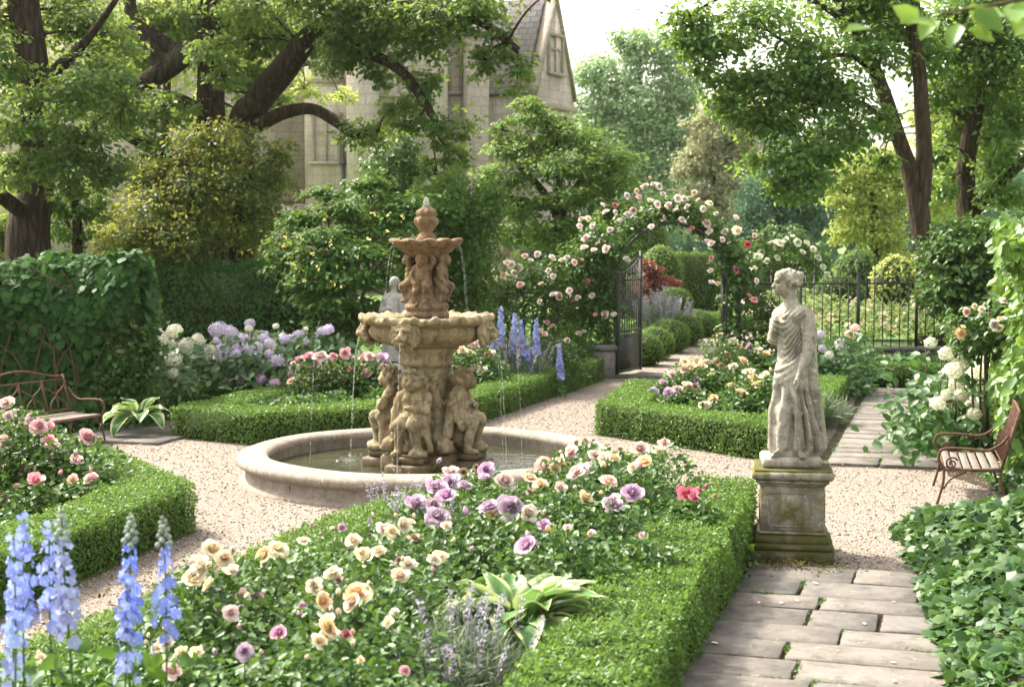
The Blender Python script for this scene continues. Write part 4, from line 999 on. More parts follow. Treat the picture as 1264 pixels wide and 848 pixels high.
# ------------------------------------------------------------------ clipped box hedges
hedge('box_hedge', 'long low box hedge edging the stone path in the right foreground', [(-.37, 4.7), (1.64, 12.25), (1.80, 13.0)], .56, .50, .034, 'box leaves', dens=2.2, rough=.03)
hedge('box_hedge', 'box hedge along the gravel on the left side of the foreground roses', [(-3.35, 5.2), (-1.25, 11.6), (-.75, 12.7), (1.5, 13.25)], .46, .40, .030, 'box leaves', dens=2.2)
hedge('box_hedge', 'box hedge with a sharp corner round the left pink rose bed', [(-4.25, 8.0), (-3.05, 13.05), (-4.5, 15.5)], .56, .44, .032, 'box leaves', dens=2.3)
hedge('box_hedge', 'angled box hedge behind the fountain running up to the gate pier', [(-3.3, 21.6), (-4.0, 19.35), (-3.2, 18.85), (-1.9, 19.65), (-.7, 20.75), (1.38, 26.9)], .52, .40, .036, 'box leaves', dens=2.3)
hedge('box_hedge', 'short shaded box hedge in front of the white hydrangeas', [(-5.0, 21.2), (-3.4, 24.4)], .5, .36, .04, 'box leaves dark', dens=2.2)
hedge('box_hedge', 'box hedge wrapping the rose bed behind the garden statue', [(2.0, 22.4), (1.38, 19.55), (3.05, 17.45), (5.5, 25.5)], .56, .42, .036, 'box leaves', dens=2.3)
hedge('box_hedge', 'straight dark box hedge closing the far end of the upper stone path', [(5.3, 26.0), (8.2, 25.4)], .5, .38, .04, 'box leaves dark', dens=2.2)

# ------------------------------------------------------------------ ironwork at the back of the garden
YF = 27.6
lw = thing('low_garden_wall', 'low stone wall carrying the iron fence right of the rose arch', 'wall', (6, YF, 0))
MB().add(*box((6.2, YF, 0), (4.6, .34, .46), 0, .02)).build('wall', 'pier stone', lw)
MB().add(*box((6.2, YF, .46), (4.7, .42, .08), 0, .02)).build('coping', 'slab stone', lw)
gp = thing('gate_pier', 'low stone pier with flat cap beside the open iron gate', 'pier', (1.58, 27.35, 0))
MB().add(*box((1.58, 27.35, 0), (.50, .46, .50), 0, .03)).build('pier', 'pier stone', gp)
MB().add(*box((1.58, 27.35, .50), (.58, .54, .10), 0, .02)).build('cap', 'slab stone', gp)
def fence(label, x0, x1, z0, z1, sp, posts, Y=YF):
    r = thing('iron_fence', label, 'fence', (x0, Y, z0))
    pk, rl = MB(), MB(); n = int(round((x1 - x0) / sp))
    for k in range(n + 1):
        x = x0 + (x1 - x0) * k / n; pk.add(*tube([(x, Y, z0), (x, Y, z1)], .011, 5))
        pk.add(*lathe([(.0, z1 - .02), (.022, z1 + .01), (.012, z1 + .05), (.001, z1 + .11)], (x, Y, 0), 6))
    for z in (z0 + .10, z1 - .17): rl.add(*box(((x0 + x1) / 2, Y, z), (x1 - x0, .035, .03)))
    pk.build('pickets', 'black iron', r); rl.build('rails', 'black iron', r)
    for x in posts:
        pb = MB(); pb.add(*box((x, Y, z0), (.05, .05, z1 - z0 + .06))); pb.add(*lathe([(.001, 0), (.035, .03), (.035, .06), (.001, .1)], (x, Y, z1 + .05), 8)); pb.build('post', 'black iron', r)
    return r
fence('tall iron picket fence standing on the low wall right of the arch', 4.05, 8.4, .54, 1.84, .155, (4.1, 5.2, 6.25, 7.3, 8.35))
fence('iron picket fence half covered by climbing roses left of the gate', -1.6, 1.75, .10, 1.66, .15, (-1.55, -.5, .6, 1.7), 27.7)
g = thing('iron_gate', 'tall black iron gate leaf standing open under the rose arch', 'gate', (1.90, 27.45, 0))
h0, h1 = np.array((1.90, 27.45)), np.array((2.39, 28.45)); gv = h1 - h0; ga = math.atan2(gv[1], gv[0]); gl = np.linalg.norm(gv)
top = lambda t: 1.86 + .30 * t * t
fr = MB()
for t in (0, 1): fr.add(*box((*(h0 + gv * t), .05), (.05, .05, top(t) + (.05 if t else 0)), ga))
for z, hgt in ((.07, .05), (.72, .04), (.80, .04), (1.72, .035)): fr.add(*box((*(h0 + gv * .5), z), (gl, .035, hgt), ga))
fr.add(*tube([(*(h0 + gv * t), top(t)) for t in np.linspace(0, 1, 9)], .02, 6)); fr.build('frame', 'black iron', g)
bars = MB()
for t in np.linspace(.09, .91, 9): bars.add(*tube([(*(h0 + gv * t), .08), (*(h0 + gv * t), top(t) + .02)], .011, 5)); bars.add(*lathe([(.001, 0), (.02, .03), (.001, .11)], (*(h0 + gv * t), top(t) + .02), 6))
bars.build('bars', 'black iron', g)
MB().add(*box((*(h0 + gv * .5), .12), (gl - .06, .012, .60), ga)).build('lower_panel', 'black iron', g)
sc_ = MB()
for t in (.2, .4, .6, .8):
    for s in (-1, 1):
        th = np.linspace(0, 1.6 * PI, 14); r_ = .075 * (1 - th / (2.2 * PI))
        pts = [(*(h0 + gv * (t + s * (.06 - rr * math.cos(q)) / gl * .9)), 1.80 + rr * math.sin(q) + .05 * t) for q, rr in zip(th, r_)]
        sc_.add(*tube(pts, .007, 5))
sc_.build('scrollwork', 'black iron', g)
g2 = thing('iron_gate', 'second gate leaf folded back edge-on at the right foot of the arch', 'gate', (3.80, 27.5, 0))
fr = MB()
for y in (27.5, 28.45): fr.add(*box((3.80 + (y - 27.5) * .12, y, .05), (.07, .07, 1.80), R(83)))
for z in (.08, .75, 1.68): fr.add(*box((3.857, 27.975, z), (.95, .03, .05), R(83)))
fr.build('frame', 'black iron', g2)
bars = MB()
for t in np.linspace(.1, .9, 8): bars.add(*tube([(3.80 + .114 * t, 27.5 + .95 * t, .1), (3.80 + .114 * t, 27.5 + .95 * t, 1.9)], .011, 5))
bars.build('bars', 'black iron', g2)
ar = thing('rose_arch', 'black iron arch over the gateway buried in pink climbing roses', 'arch', (2.85, 27.6, 0))
R0, XM, ZS = .98, 2.85, 1.78
for y in (27.3, 27.9):
    th = np.linspace(0, PI, 25)
    pts = [(XM - R0, y, 0)] + [(XM - R0 * math.cos(q), y, ZS + R0 * math.sin(q)) for q in th] + [(XM + R0, y, 0)]
    MB().add(*tube(pts, .022, 6)).build('hoop', 'black iron', ar)
cb = MB()
for q in np.linspace(0, PI, 13): cb.add(*tube([(XM - R0 * math.cos(q), 27.3, ZS + R0 * math.sin(q)), (XM - R0 * math.cos(q), 27.9, ZS + R0 * math.sin(q))], .010, 5))
cb.build('crossbars', 'black iron', ar)

# ================================================================== the fountain
FX, FY = -.90, 16.15
ft = thing('fountain', 'weathered three tiered stone fountain with cherubs in a round pool', 'fountain', (FX, FY, 0))
def fb_(V, Fc, name, mat, smooth=True, parent=ft): return MB().add(np.asarray(V) + (FX, FY, 0), Fc).build(name, mat, parent, smooth)
prof = [(1.98, 0), (1.98, .035), (1.93, .06), (1.905, .075), (1.895, .15), (1.90, .165), (1.945, .18), (1.985, .205), (2.0, .235), (1.99, .27), (1.96, .295), (1.90, .312), (1.80, .318), (1.72, .312), (1.685, .295), (1.665, .27), (1.665, .235), (1.68, .21), (1.69, .0)]
fb_(*lathe(prof, n=128, cap=False, mod=lambda th, k, r, z: (np.full(len(th), r) + .004 * np.sin(th * 9 + k), np.full(len(th), z) + .003 * np.sin(th * 5 + 1))), 'pool_basin', 'pool stone')
jm = MB()
for k in range(10):
    a = 2 * PI * (k + .35) / 10
    jm.add(*box((FX + 1.9 * math.cos(a), FY + 1.9 * math.sin(a), .076), (.02, .006, .075), a, 0))
jm.build('joints', 'wet stone', ft)
wv, wf = lathe([(max(.001, r_), .13) for r_ in np.linspace(0, 1.69, 70)], n=220, cap=False)   # pool surface with rings where the streams land
for t_ in [R(-17 + 90 * k) for k in range(4)]:
    e_ = np.array((math.sin(t_), -math.cos(t_))) * .885; d_ = np.hypot(wv[:, 0] - e_[0], wv[:, 1] - e_[1])
    wv[:, 2] += .007 * np.sin(d_ * 62) * np.exp(-d_ * 4.5)
wat = MB().add(wv + (FX, FY, 0), np.array(wf)).build('water', 'pool water', ft, True)
TH = [R(-17 + 90 * k) for k in range(4)]
dirv = lambda t: np.array((math.sin(t), -math.cos(t), 0))
for t in TH:
    p = np.array((FX, FY, 0)) + dirv(t) * .46
    pb = MB(); pb.add(*box((*p[:2], .02), (.46, .42, .20), t, .02)); pb.add(*box((*(p - dirv(t) * .03)[:2], .222), (.34, .36, .075), t, .018))
    pb.build('plinth', 'wet stone', ft)
MB().add(*box((FX, FY, .02), (.78, .78, .27), TH[0], .03)).build('plinth', 'wet stone', ft)
# shaft behind the cherubs, fluted and flaring up to the bowl
prof = [(.33, .29), (.29, .36), (.22, .50), (.20, .70), (.195, .90), (.205, 1.05), (.235, 1.15), (.265, 1.20), (.30, 1.215), (.31, 1.24), (.285, 1.26), (.275, 1.30), (.30, 1.345), (.335, 1.37), (.34, 1.395), (.30, 1.41)]
fb_(*lathe(prof, n=72, mod=lambda th, k, r, z: (r * (1 + (.05 * np.abs(np.sin(4 * th)) if z < 1.2 else 0)), np.full(len(th), z))), 'shaft', 'fountain stone')
# main bowl: rough rim, flange, gadrooned belly
def mid(th, k, r, z):
    g = 0.0
    if 1.42 < z < 1.62 and k < 9: g = .050 * np.abs(np.cos(th * 14)) * math.sin(PI * (z - 1.41) / .22)
    e = (.022 * np.sin(th * 17) + .014 * np.sin(th * 41 + 2)) if k in (11, 12, 13, 14) else 0
    return r * (1 - g) + (e * .5), np.full(len(th), z) + e * .7
prof = [(.30, 1.395), (.38, 1.41), (.48, 1.44), (.56, 1.48), (.605, 1.53), (.615, 1.57), (.60, 1.60), (.585, 1.615), (.60, 1.625), (.63, 1.635), (.66, 1.65), (.695, 1.665), (.715, 1.69), (.71, 1.715), (.68, 1.73), (.60, 1.72), (.52, 1.68), (.2, 1.62), (.001, 1.62)]
fb_(*lathe(prof, n=224, mod=mid, cap=False), 'main_bowl', 'fountain stone')
fb_(*lathe([(.001, 1.692), (.3, 1.692), (.55, 1.692)], n=48, cap=False), 'water', 'pool water')
# upper stem: ringed foot, rocky core, scalloped bowl, urn finial
prof = [(.235, 1.70), (.235, 1.75), (.225, 1.76), (.21, 1.775), (.225, 1.79), (.235, 1.815), (.225, 1.84), (.20, 1.86), (.17, 1.90), (.12, 1.98), (.085, 2.1), (.08, 2.22), (.10, 2.32), (.14, 2.36)]
fb_(*lathe(prof, n=48, mod=lambda th, k, r, z: (r * (1 + (.10 * np.sin(5 * th + z * 12) if 7 < k else .01 * np.sin(7 * th))), np.full(len(th), z))), 'upper_stem', 'fountain stone rusty')
def scal(th, k, r, z):
    a = np.abs(np.sin(th * 6)) if k < 8 else 0
    f = min(1, max(0, (z - 2.33) / .16))
    return r * (1 - .10 * f * (1 - a)) if k < 8 else np.full(len(th), r), np.full(len(th), z) + (.012 * f * np.sin(th * 12) if k < 8 else 0)
prof = [(.10, 2.315), (.17, 2.34), (.23, 2.375), (.29, 2.42), (.34, 2.46), (.385, 2.49), (.40, 2.515), (.375, 2.53), (.33, 2.515), (.22, 2.47), (.1, 2.44)]
fb_(*lathe(prof, n=144, mod=scal), 'upper_bowl', 'fountain stone rusty')
prof = [(.115, 2.44), (.11, 2.54), (.085, 2.575), (.062, 2.60), (.07, 2.62), (.10, 2.66), (.118, 2.70), (.122, 2.735), (.105, 2.755), (.088, 2.765), (.10, 2.785), (.105, 2.805), (.09, 2.83), (.06, 2.855), (.035, 2.875), (.03, 2.885)]
fb_(*lathe(prof, n=60, mod=lambda th, k, r, z: (r * (1 + .09 * np.sin(8 * th) * (1 if 2.62 < z < 2.84 else 0)), np.full(len(th), z))), 'finial', 'fountain stone rusty')
fb_(*lathe([(.030, 2.875), (.034, 2.90), (.028, 2.935), (.014, 2.965), (.003, 2.975)], n=16), 'jet', 'falling water')

# cherubs: one seated figure for the base, one with a raised arm for the top
def hairdisp(c, r):
    c = np.array(c, np.float32)
    def f(g):
        d = np.linalg.norm(g - c, axis=1); m = np.clip((r * 1.35 - d) / (r * .3), 0, 1)
        hair = np.clip((g[:, 2] - c[2] + (g[:, 1] - c[1]) * 1.1 - .02) / .04, 0, 1)
        return -m * hair * .016 * (np.sin(g[:, 0] * 95) * np.sin(g[:, 1] * 95 + 1) * np.sin(g[:, 2] * 95) + .35) + .004 * np.sin(g[:, 0] * 60 + g[:, 2] * 45)
    return f
hc = (0, -.05, .745)
face = [('e', hc, (.108, .115, .118), .03), ('e', (0, -.135, .705), (.062, .045, .05), .04), ('e', (.05, -.125, .72), (.035, .03, .032), .03), ('e', (-.05, -.125, .72), (.035, .03, .032), .03),
        ('c', (0, -.165, .758), (0, -.184, .726), .012, .021, .012), ('e', (0, -.172, .694), (.024, .014, .009), .008), ('e', (0, -.168, .674), (.022, .014, .009), .008), ('e', (.043, -.152, .757), (.019, .014, .012), .004), ('e', (-.043, -.152, .757), (.019, .014, .012), .004), ('e', (.105, -.04, .735), (.016, .03, .035), .015), ('e', (-.105, -.04, .735), (.016, .03, .035), .015)]
carve = [('e', (.043, -.168, .757), (.027, .026, .017), .012), ('e', (-.043, -.168, .757), (.027, .026, .017), .012), ('e', (0, -.185, .684), (.032, .02, .006), .006)]
body = [('e', (0, .0, .52), (.125, .10, .15), .04), ('e', (0, -.045, .46), (.115, .09, .10), .05), ('e', (0, .02, .38), (.135, .115, .09), .05), ('c', (0, -.02, .60), (0, -.04, .68), .055, .05, .03),
        ('c', (-.10, -.01, .60), (.10, -.01, .60), .058, .058, .05), ('e', (.055, -.08, .565), (.05, .035, .04), .03), ('e', (-.055, -.08, .565), (.05, .035, .04), .03)]
low = face + body + [
    ('c', (.135, -.02, .59), (.155, -.10, .46), .052, .045, .03), ('c', (.155, -.10, .46), (.01, -.175, .475), .045, .032, .02), ('e', (-.02, -.18, .485), (.035, .028, .026), .02),
    ('c', (-.135, -.02, .59), (-.20, -.02, .44), .052, .044, .03), ('c', (-.20, -.02, .44), (-.205, -.09, .30), .043, .032, .02), ('e', (-.205, -.105, .27), (.03, .03, .035), .02),
    ('c', (-.075, .0, .36), (-.10, -.17, .315), .088, .072, .05), ('c', (-.10, -.17, .315), (-.13, -.14, .06), .066, .040, .03), ('c', (-.13, -.14, .03), (-.15, -.24, .022), .036, .028, .025),
    ('c', (.075, .0, .36), (.06, -.20, .33), .088, .072, .05), ('c', (.06, -.20, .33), (.08, -.17, .10), .066, .040, .03), ('c', (.08, -.17, .075), (.075, -.27, .055), .036, .028, .025),
    ('e', (.03, -.0, .18), (.14, .12, .16), .03), ('c', (.12, -.10, .34), (.19, -.08, .06), .05, .03, .05), ('c', (-.16, .0, .56), (-.22, .05, .20), .05, .06, .05), ('c', (-.02, -.12, .40), (.13, -.12, .36), .045, .04, .03), ('e', (.09, -.18, .03), (.10, .10, .05), .03)]
low += [('e', (a * .10, b, c), (.03, .03, .03), .02) for a, b, c in [(-1, -.08, .80), (1, -.08, .80), (-.6, -.13, .84), (.6, -.13, .84), (0, -.14, .855), (-1.1, -.02, .76), (1.1, -.02, .76)]]
V, Fc = fig_mesh(low, (-.34, -.34, -.04), (.34, .20, .92), .0072, hairdisp(hc, .118), carve)
for t in TH: fb_(turn(V, t, dirv(t) * .355 + np.array((0, 0, .297)), 1.03), Fc, 'cherub_figure', 'fountain stone')
up_ = face + body + [
    ('c', (.135, -.02, .60), (.20, -.02, .72), .050, .042, .03), ('c', (.20, -.02, .72), (.12, .02, .87), .042, .032, .02), ('e', (.10, .02, .90), (.035, .03, .04), .02),
    ('c', (-.135, -.02, .59), (-.19, -.05, .44), .052, .044, .03), ('c', (-.19, -.05, .44), (-.12, -.12, .34), .043, .032, .02), ('e', (-.10, -.13, .325), (.03, .03, .03), .02),
    ('c', (-.075, .0, .36), (-.085, -.10, .20), .085, .066, .05), ('c', (-.085, -.10, .20), (-.07, -.03, .0), .060, .038, .03), ('c', (-.07, -.05, -.03), (-.08, -.13, -.04), .034, .028, .025),
    ('c', (.075, .0, .36), (.10, -.16, .27), .088, .070, .05), ('c', (.10, -.16, .27), (.07, -.09, .05), .063, .040, .03), ('c', (.07, -.10, .03), (.065, -.18, .015), .034, .028, .025),
    ('e', (.0, .03, .12), (.17, .11, .17), .06), ('c', (-.12, -.06, .36), (-.16, -.03, .0), .03, .03, .03)]
V2, F2 = fig_mesh(up_, (-.34, -.30, -.12), (.34, .20, .98), .010, hairdisp(hc, .118), carve)
for t in TH: fb_(turn(V2, t + R(4), dirv(t + R(4)) * .150 + np.array((0, 0, 1.865)), .61), F2, 'cherub_figure', 'fountain stone rusty')
# dolphins curling up the shaft between the cherubs
dp_ = [('e', (0, -.12, .10), (.10, .15, .10), .03), ('c', (0, -.26, .07), (0, -.16, .09), .035, .07, .03), ('c', (0, -.05, .12), (.05, .06, .26), .10, .085, .04), ('c', (.05, .06, .26), (.02, .05, .50), .08, .06, .05),
       ('c', (.02, .05, .50), (-.03, .02, .72), .058, .045, .05), ('c', (-.03, .02, .72), (.02, .03, .88), .042, .03, .04), ('e', (.06, .02, .92), (.075, .025, .04), .03), ('e', (-.04, .02, .93), (.06, .025, .05), .03),
       ('c', (-.10, .03, .30), (-.13, .0, .78), .030, .026, .04), ('c', (.13, .03, .10), (.12, .02, .55), .035, .028, .04), ('e', (.075, -.19, .14), (.022, .022, .022), .01), ('e', (-.075, -.19, .14), (.022, .022, .022), .01), ('e', (0, .0, .05), (.20, .14, .08), .04)]
V3, F3 = fig_mesh(dp_, (-.26, -.34, -.05), (.26, .22, 1.02), .0095, lambda g: .007 * np.sin(g[:, 2] * 55 + 4 * np.abs(g[:, 0]) * 20) * np.clip(1 - np.abs(g[:, 2] - .4) * 2, 0, 1))
for t in TH: fb_(turn(V3, t + PI / 4, dirv(t + PI / 4) * .25 + np.array((0, 0, .285))), F3, 'dolphin', 'fountain stone')
# lion masks under the rim of the main bowl
r2 = np.random.default_rng(5)
ln = [('e', (0, 0, 0), (.085, .07, .095), .02), ('e', (0, -.075, -.035), (.048, .05, .04), .03), ('c', (0, -.07, .04), (0, -.115, -.015), .022, .024, .02), ('e', (.032, -.11, -.04), (.028, .02, .02), .015), ('e', (-.032, -.11, -.04), (.028, .02, .02), .015),
      ('c', (.02, -.07, .045), (.06, -.055, .035), .016, .014, .012), ('c', (-.02, -.07, .045), (-.06, -.055, .035), .016, .014, .012), ('e', (0, -.09, -.085), (.03, .025, .02), .02)]
for k in range(22):
    a = 2 * PI * k / 22
    for rr, y in ((.095, -.02), (.13, .02)):
        ln.append(('e', (rr * math.cos(a + rr * 9), y + .01 * r2.normal(), rr * math.sin(a + rr * 9) * 1.02), tuple(.024 + .005 * r2.random(3)), .014))
V4, F4 = fig_mesh(ln, (-.19, -.18, -.19), (.19, .10, .19), .0065, None, [('e', (.034, -.085, .022), (.014, .016, .010), .01), ('e', (-.034, -.085, .022), (.014, .016, .010), .01), ('e', (0, -.12, -.064), (.026, .03, .010), .01)])
for t in TH: fb_(turn(V4, t, dirv(t) * .655 + np.array((0, 0, 1.565)), 1.08), F4, 'lion_mask', 'fountain stone')
# falling water
def stream(start, out, ztop, zend, r0, seed):
    r = np.random.default_rng(seed); n = 80; t = np.linspace(0, 1, n); d = dirv(out)
    z = ztop - (ztop - zend) * t ** 1.15
    p = np.stack([start[0] + d[0] * .13 * np.sqrt(t), start[1] + d[1] * .13 * np.sqrt(t), z], 1) + r.normal(size=(n, 3)) * (.003, .003, 0)
    return tube(p, r0 * (1 + .7 * r.normal(size=n)).clip(.12, 2.2), 6)
sp = MB()
def pour(V): MB().add(*V).build('falling_water', 'falling water', ft, True)
for k, t in enumerate(TH):
    s = np.array((FX, FY, 0)) + dirv(t) * .755; pour(stream(s, t, 1.50, .13, .0042, k))
    e = s + dirv(t) * .13; n = 240
    a = r2.random(n) * 6.28; rr = .17 * r2.random(n) ** 1.5
    scatter(sp, LEAF4, np.stack([e[0] + rr * np.cos(a), e[1] + rr * np.sin(a), .134 + .09 * r2.random(n) ** 3], 1), np.array((0, 0, 1.0)) + .5 * r2.normal(size=(n, 3)), .020 * r2.uniform(.4, 1.3, n))
for k, t in enumerate((R(-62), R(62), R(118), R(-118))):
    s = np.array((FX, FY, 0)) + dirv(t) * .36
    pour(stream(s, t, 2.50, 1.70, .0019, k + 9))
for k, (px, Y) in enumerate(((604, 16.5), (660, 16.9), (455, 16.6))):
    t = (R(78), R(105), R(-95))[k]; s = np.array((FX, FY, 0)) + dirv(t) * (.70 + .22 * k); pour(stream(s, t, 1.66, .13, .0028, k + 20))
sp.build('splash', 'falling water', ft)

# ================================================================== the draped statue on its pedestal
PXC, PYC = 2.25, 12.2
pd = thing('pedestal', 'square stone pedestal stained with yellow lichen and moss under the draped statue', 'pedestal', (PXC, PYC, 0))
rp = R(-9)
def pbx(z, w_, h, name, mat, bev=.012, taper=1.0): return MB().add(*box((PXC, PYC, z), (w_, w_, h), rp, bev, taper)).build(name, mat, pd)
pbx(0, .66, .10, 'base', 'pedestal mossy', .015); pbx(.10, .645, .055, 'base', 'pedestal mossy', .02)
pbx(.155, .62, .07, 'base_moulding', 'pedestal mossy', .02, .88); pbx(.225, .545, .02, 'base_moulding', 'pedestal stone', .006)
pbx(.245, .50, .36, 'shaft', 'pedestal stone', .010)
ca, sa = math.cos(rp), math.sin(rp)
def loc2(u, d, z): return (PXC + u * ca - d * sa, PYC + u * sa + d * ca, z)
pn = MB()
for face_ in range(4):
    fa = rp + face_ * PI / 2; c_, s_ = math.cos(fa), math.sin(fa)
    q = lambda u, d, z: (PXC + u * c_ - d * s_, PYC + u * s_ + d * c_, z)
    for (u, z, wu, hz) in ((-.185, .295, .018, .25), (.185, .295, .018, .25), (0, .280, .352, .016), (0, .545, .352, .016)):
        pn.add(*box(q(u, -.2515, z), (wu, .014, hz), fa, .004))
pn.build('panel_frame', 'pedestal stone', pd)
pbx(.605, .52, .02, 'cap', 'pedestal stone', .006); pbx(.625, .575, .035, 'cap', 'pedestal stone', .015); pbx(.66, .64, .065, 'cap', 'pedestal stone', .02)
pbx(.7255, .60, .012, 'moss', 'pedestal mossy', .006)
st = []
E = lambda c, r, k=.03, rot=None: st.append(('e', c, r, k, rot) if rot else ('e', c, r, k))
C = lambda a, b, r1, r2, k=.03: st.append(('c', a, b, r1, r2, k))
# head in left profile, bun at the back
E((-.060, .0, 1.385), (.078, .070, .100)); E((-.085, .0, 1.345), (.058, .052, .070), .03); E((-.115, 0, 1.305), (.030, .034, .026), .025)
C((-.136, 0, 1.385), (-.155, 0, 1.352), .010, .016, .012); E((-.140, 0, 1.322), (.014, .024, .008), .008); E((-.138, 0, 1.308), (.012, .02, .008), .008); E((-.123, 0, 1.405), (.022, .05, .014), .02)
E((-.040, -.070, 1.365), (.018, .012, .026), .008)
E((-.040, 0, 1.415), (.090, .080, .080), .015); E((-.100, 0, 1.440), (.040, .066, .036), .015); E((.052, .0, 1.43), (.042, .042, .042), .01); E((.030, 0, 1.385), (.05, .055, .05), .02)
C((-.10, -.05, 1.425), (.02, -.078, 1.375), .020, .022, .012); C((-.10, .05, 1.425), (.02, .078, 1.375), .020, .022, .012)
C((-.030, 0, 1.30), (-.005, 0, 1.17), .052, .062, .03)
# trunk
E((-.012, -.006, 1.05), (.124, .124, .16), .05); C((.055, -.10, 1.135), (-.065, .10, 1.12), .070, .062, .05); E((-.085, -.055, 1.045), (.055, .052, .052), .03); E((-.115, .045, 1.045), (.05, .05, .05), .03)
E((.0, 0, .86), (.112, .105, .16), .06); E((.01, 0, .66), (.142, .125, .17), .06)
# legs under the dress, train behind
C((.0, -.05, .62), (-.085, -.075, .36), .115, .085, .06); C((-.085, -.075, .36), (-.09, -.06, .06), .085, .075, .05); C((.04, .04, .6), (.06, .04, .06), .13, .12, .06)
C((.05, .02, .55), (.16, .03, .05), .12, .115, .08); C((-.02, .0, .30), (.0, .0, .03), .12, .16, .06); C((.09, .0, .9), (.17, .02, .10), .07, .09, .08)
C((-.11, -.115, .022), (-.175, -.135, .016), .036, .026, .02); C((.06, -.15, .024), (.03, -.215, .016), .038, .028, .02)
for f_ in range(4): C((-.172 - .004 * f_, -.120 - .011 * f_, .014), (-.195, -.125 - .012 * f_, .010), .010, .009, .004); C((.018 + .012 * f_, -.222, .014), (.014 + .012 * f_, -.240, .010), .010, .009, .004)
# near arm hanging, far arm bent up to the breast
C((.088, -.115, 1.125), (.088, -.165, .87), .056, .046, .014); C((.088, -.165, .87), (.015, -.195, .66), .044, .030, .012); E((.000, -.196, .615), (.026, .022, .045), .015)
for f_ in range(4): C((-.006 + .008 * f_, -.213 + .010 * f_, .60), (-.022 + .010 * f_, -.206 + .010 * f_, .548 + .004 * f_), .010, .008, .006)
C((-.022, -.193, .625), (-.036, -.203, .585), .010, .008, .006)
C((-.075, .10, 1.11), (-.135, .055, .93), .052, .044, .03); C((-.135, .055, .93), (-.150, -.045, 1.045), .042, .030, .02); E((-.155, -.062, 1.07), (.028, .026, .034), .012)
for f_ in range(4): C((-.172, -.060 + .012 * f_, 1.085), (-.150, -.072 + .012 * f_, 1.105), .010, .009, .005)
# mantle: over the shoulder, behind the arm, gathered at the hip, tail from the hand
C((.11, -.04, 1.10), (.125, -.02, .70), .055, .06, .05); C((.12, -.05, .80), (.135, -.06, .66), .045, .035, .04); C((-.12, -.07, .61), (.06, -.135, .76), .030, .034, .04); C((.0, -.155, .60), (.02, -.150, .40), .030, .022, .03); C((.02, -.15, .40), (.045, -.145, .34), .022, .012, .02)
C((-.07, .02, 1.17), (.10, -.11, 1.05), .030, .035, .03); C((.10, -.12, 1.08), (.12, -.13, .96), .035, .03, .03)
for k_ in range(1):                                                 # cowl of hanging folds across the breast
    a_, b_ = np.array((.075 - .012 * k_, -.135 + .004 * k_, 1.150 - .020 * k_)), np.array((-.075 - .008 * k_, .03 - .012 * k_, 1.155 - .022 * k_))
    dr = .035 + .042 * k_; pr_ = []
    for t_ in np.linspace(0, 1, 8):
        q_ = a_ + (b_ - a_) * t_; s_2 = 4 * t_ * (1 - t_); q_ = q_ + np.array((-.058, -.040, 0)) * s_2 * (.9 + .06 * k_) + np.array((0, 0, -dr)) * s_2
        pr_.append(q_)
    st.append(('p', pr_, .0135, .03))
for (a_, b_, r_) in (((-.13, -.06, .60), (-.155, -.075, .10), .016), ((-.10, -.11, .62), (-.08, -.155, .08), .018), ((-.06, -.13, .62), (.0, -.175, .08), .018), ((-.02, -.14, .62), (.06, -.165, .07), .018), ((.05, -.13, .66), (.12, -.13, .07), .020), ((.10, -.10, .70), (.18, -.09, .07), .020), ((.13, -.05, .75), (.215, -.03, .07), .020), ((-.14, -.02, .60), (-.17, -.01, .06), .016)):
    C(a_, tuple((np.array(a_) + np.array(b_)) / 2 + np.array((.012, -.006, 0))), r_, r_ * 1.1, .03); C(tuple((np.array(a_) + np.array(b_)) / 2 + np.array((.012, -.006, 0))), b_, r_ * 1.1, r_ * 1.3, .03)
for q_, r_ in (([(.125, -.115, .90), (.03, -.150, .80), (-.07, -.125, .72), (-.14, -.05, .68)], .015), ([(.12, -.12, .84), (.02, -.155, .745), (-.08, -.125, .665), (-.145, -.05, .63)], .014), ([(.11, -.13, .78), (.02, -.160, .69), (-.08, -.130, .61), (-.145, -.06, .57)], .016),
        ([(-.02, -.15, .60), (-.08, -.145, .48), (-.13, -.11, .36)], .014), ([(.02, -.155, .56), (-.05, -.160, .40), (-.10, -.15, .24)], .015),
        ([(.10, -.06, 1.14), (.155, -.045, .95), (.165, -.05, .70), (.20, -.06, .40), (.235, -.05, .06)], .022), ([(.08, -.02, 1.15), (.15, .0, .95), (.175, .0, .65), (.215, .0, .35), (.255, .01, .06)], .024), ([(.135, -.09, .92), (.15, -.10, .70), (.17, -.11, .40), (.19, -.12, .06)], .018),
        ([(.10, -.15, 1.12), (.135, -.155, 1.02), (.135, -.165, .92)], .014), ([(.07, -.165, 1.12), (.10, -.19, 1.02), (.12, -.20, .93)], .012)):
    st.append(('p', [np.array(v, float) for v in smooth_path(q_, 4)], r_, .026))
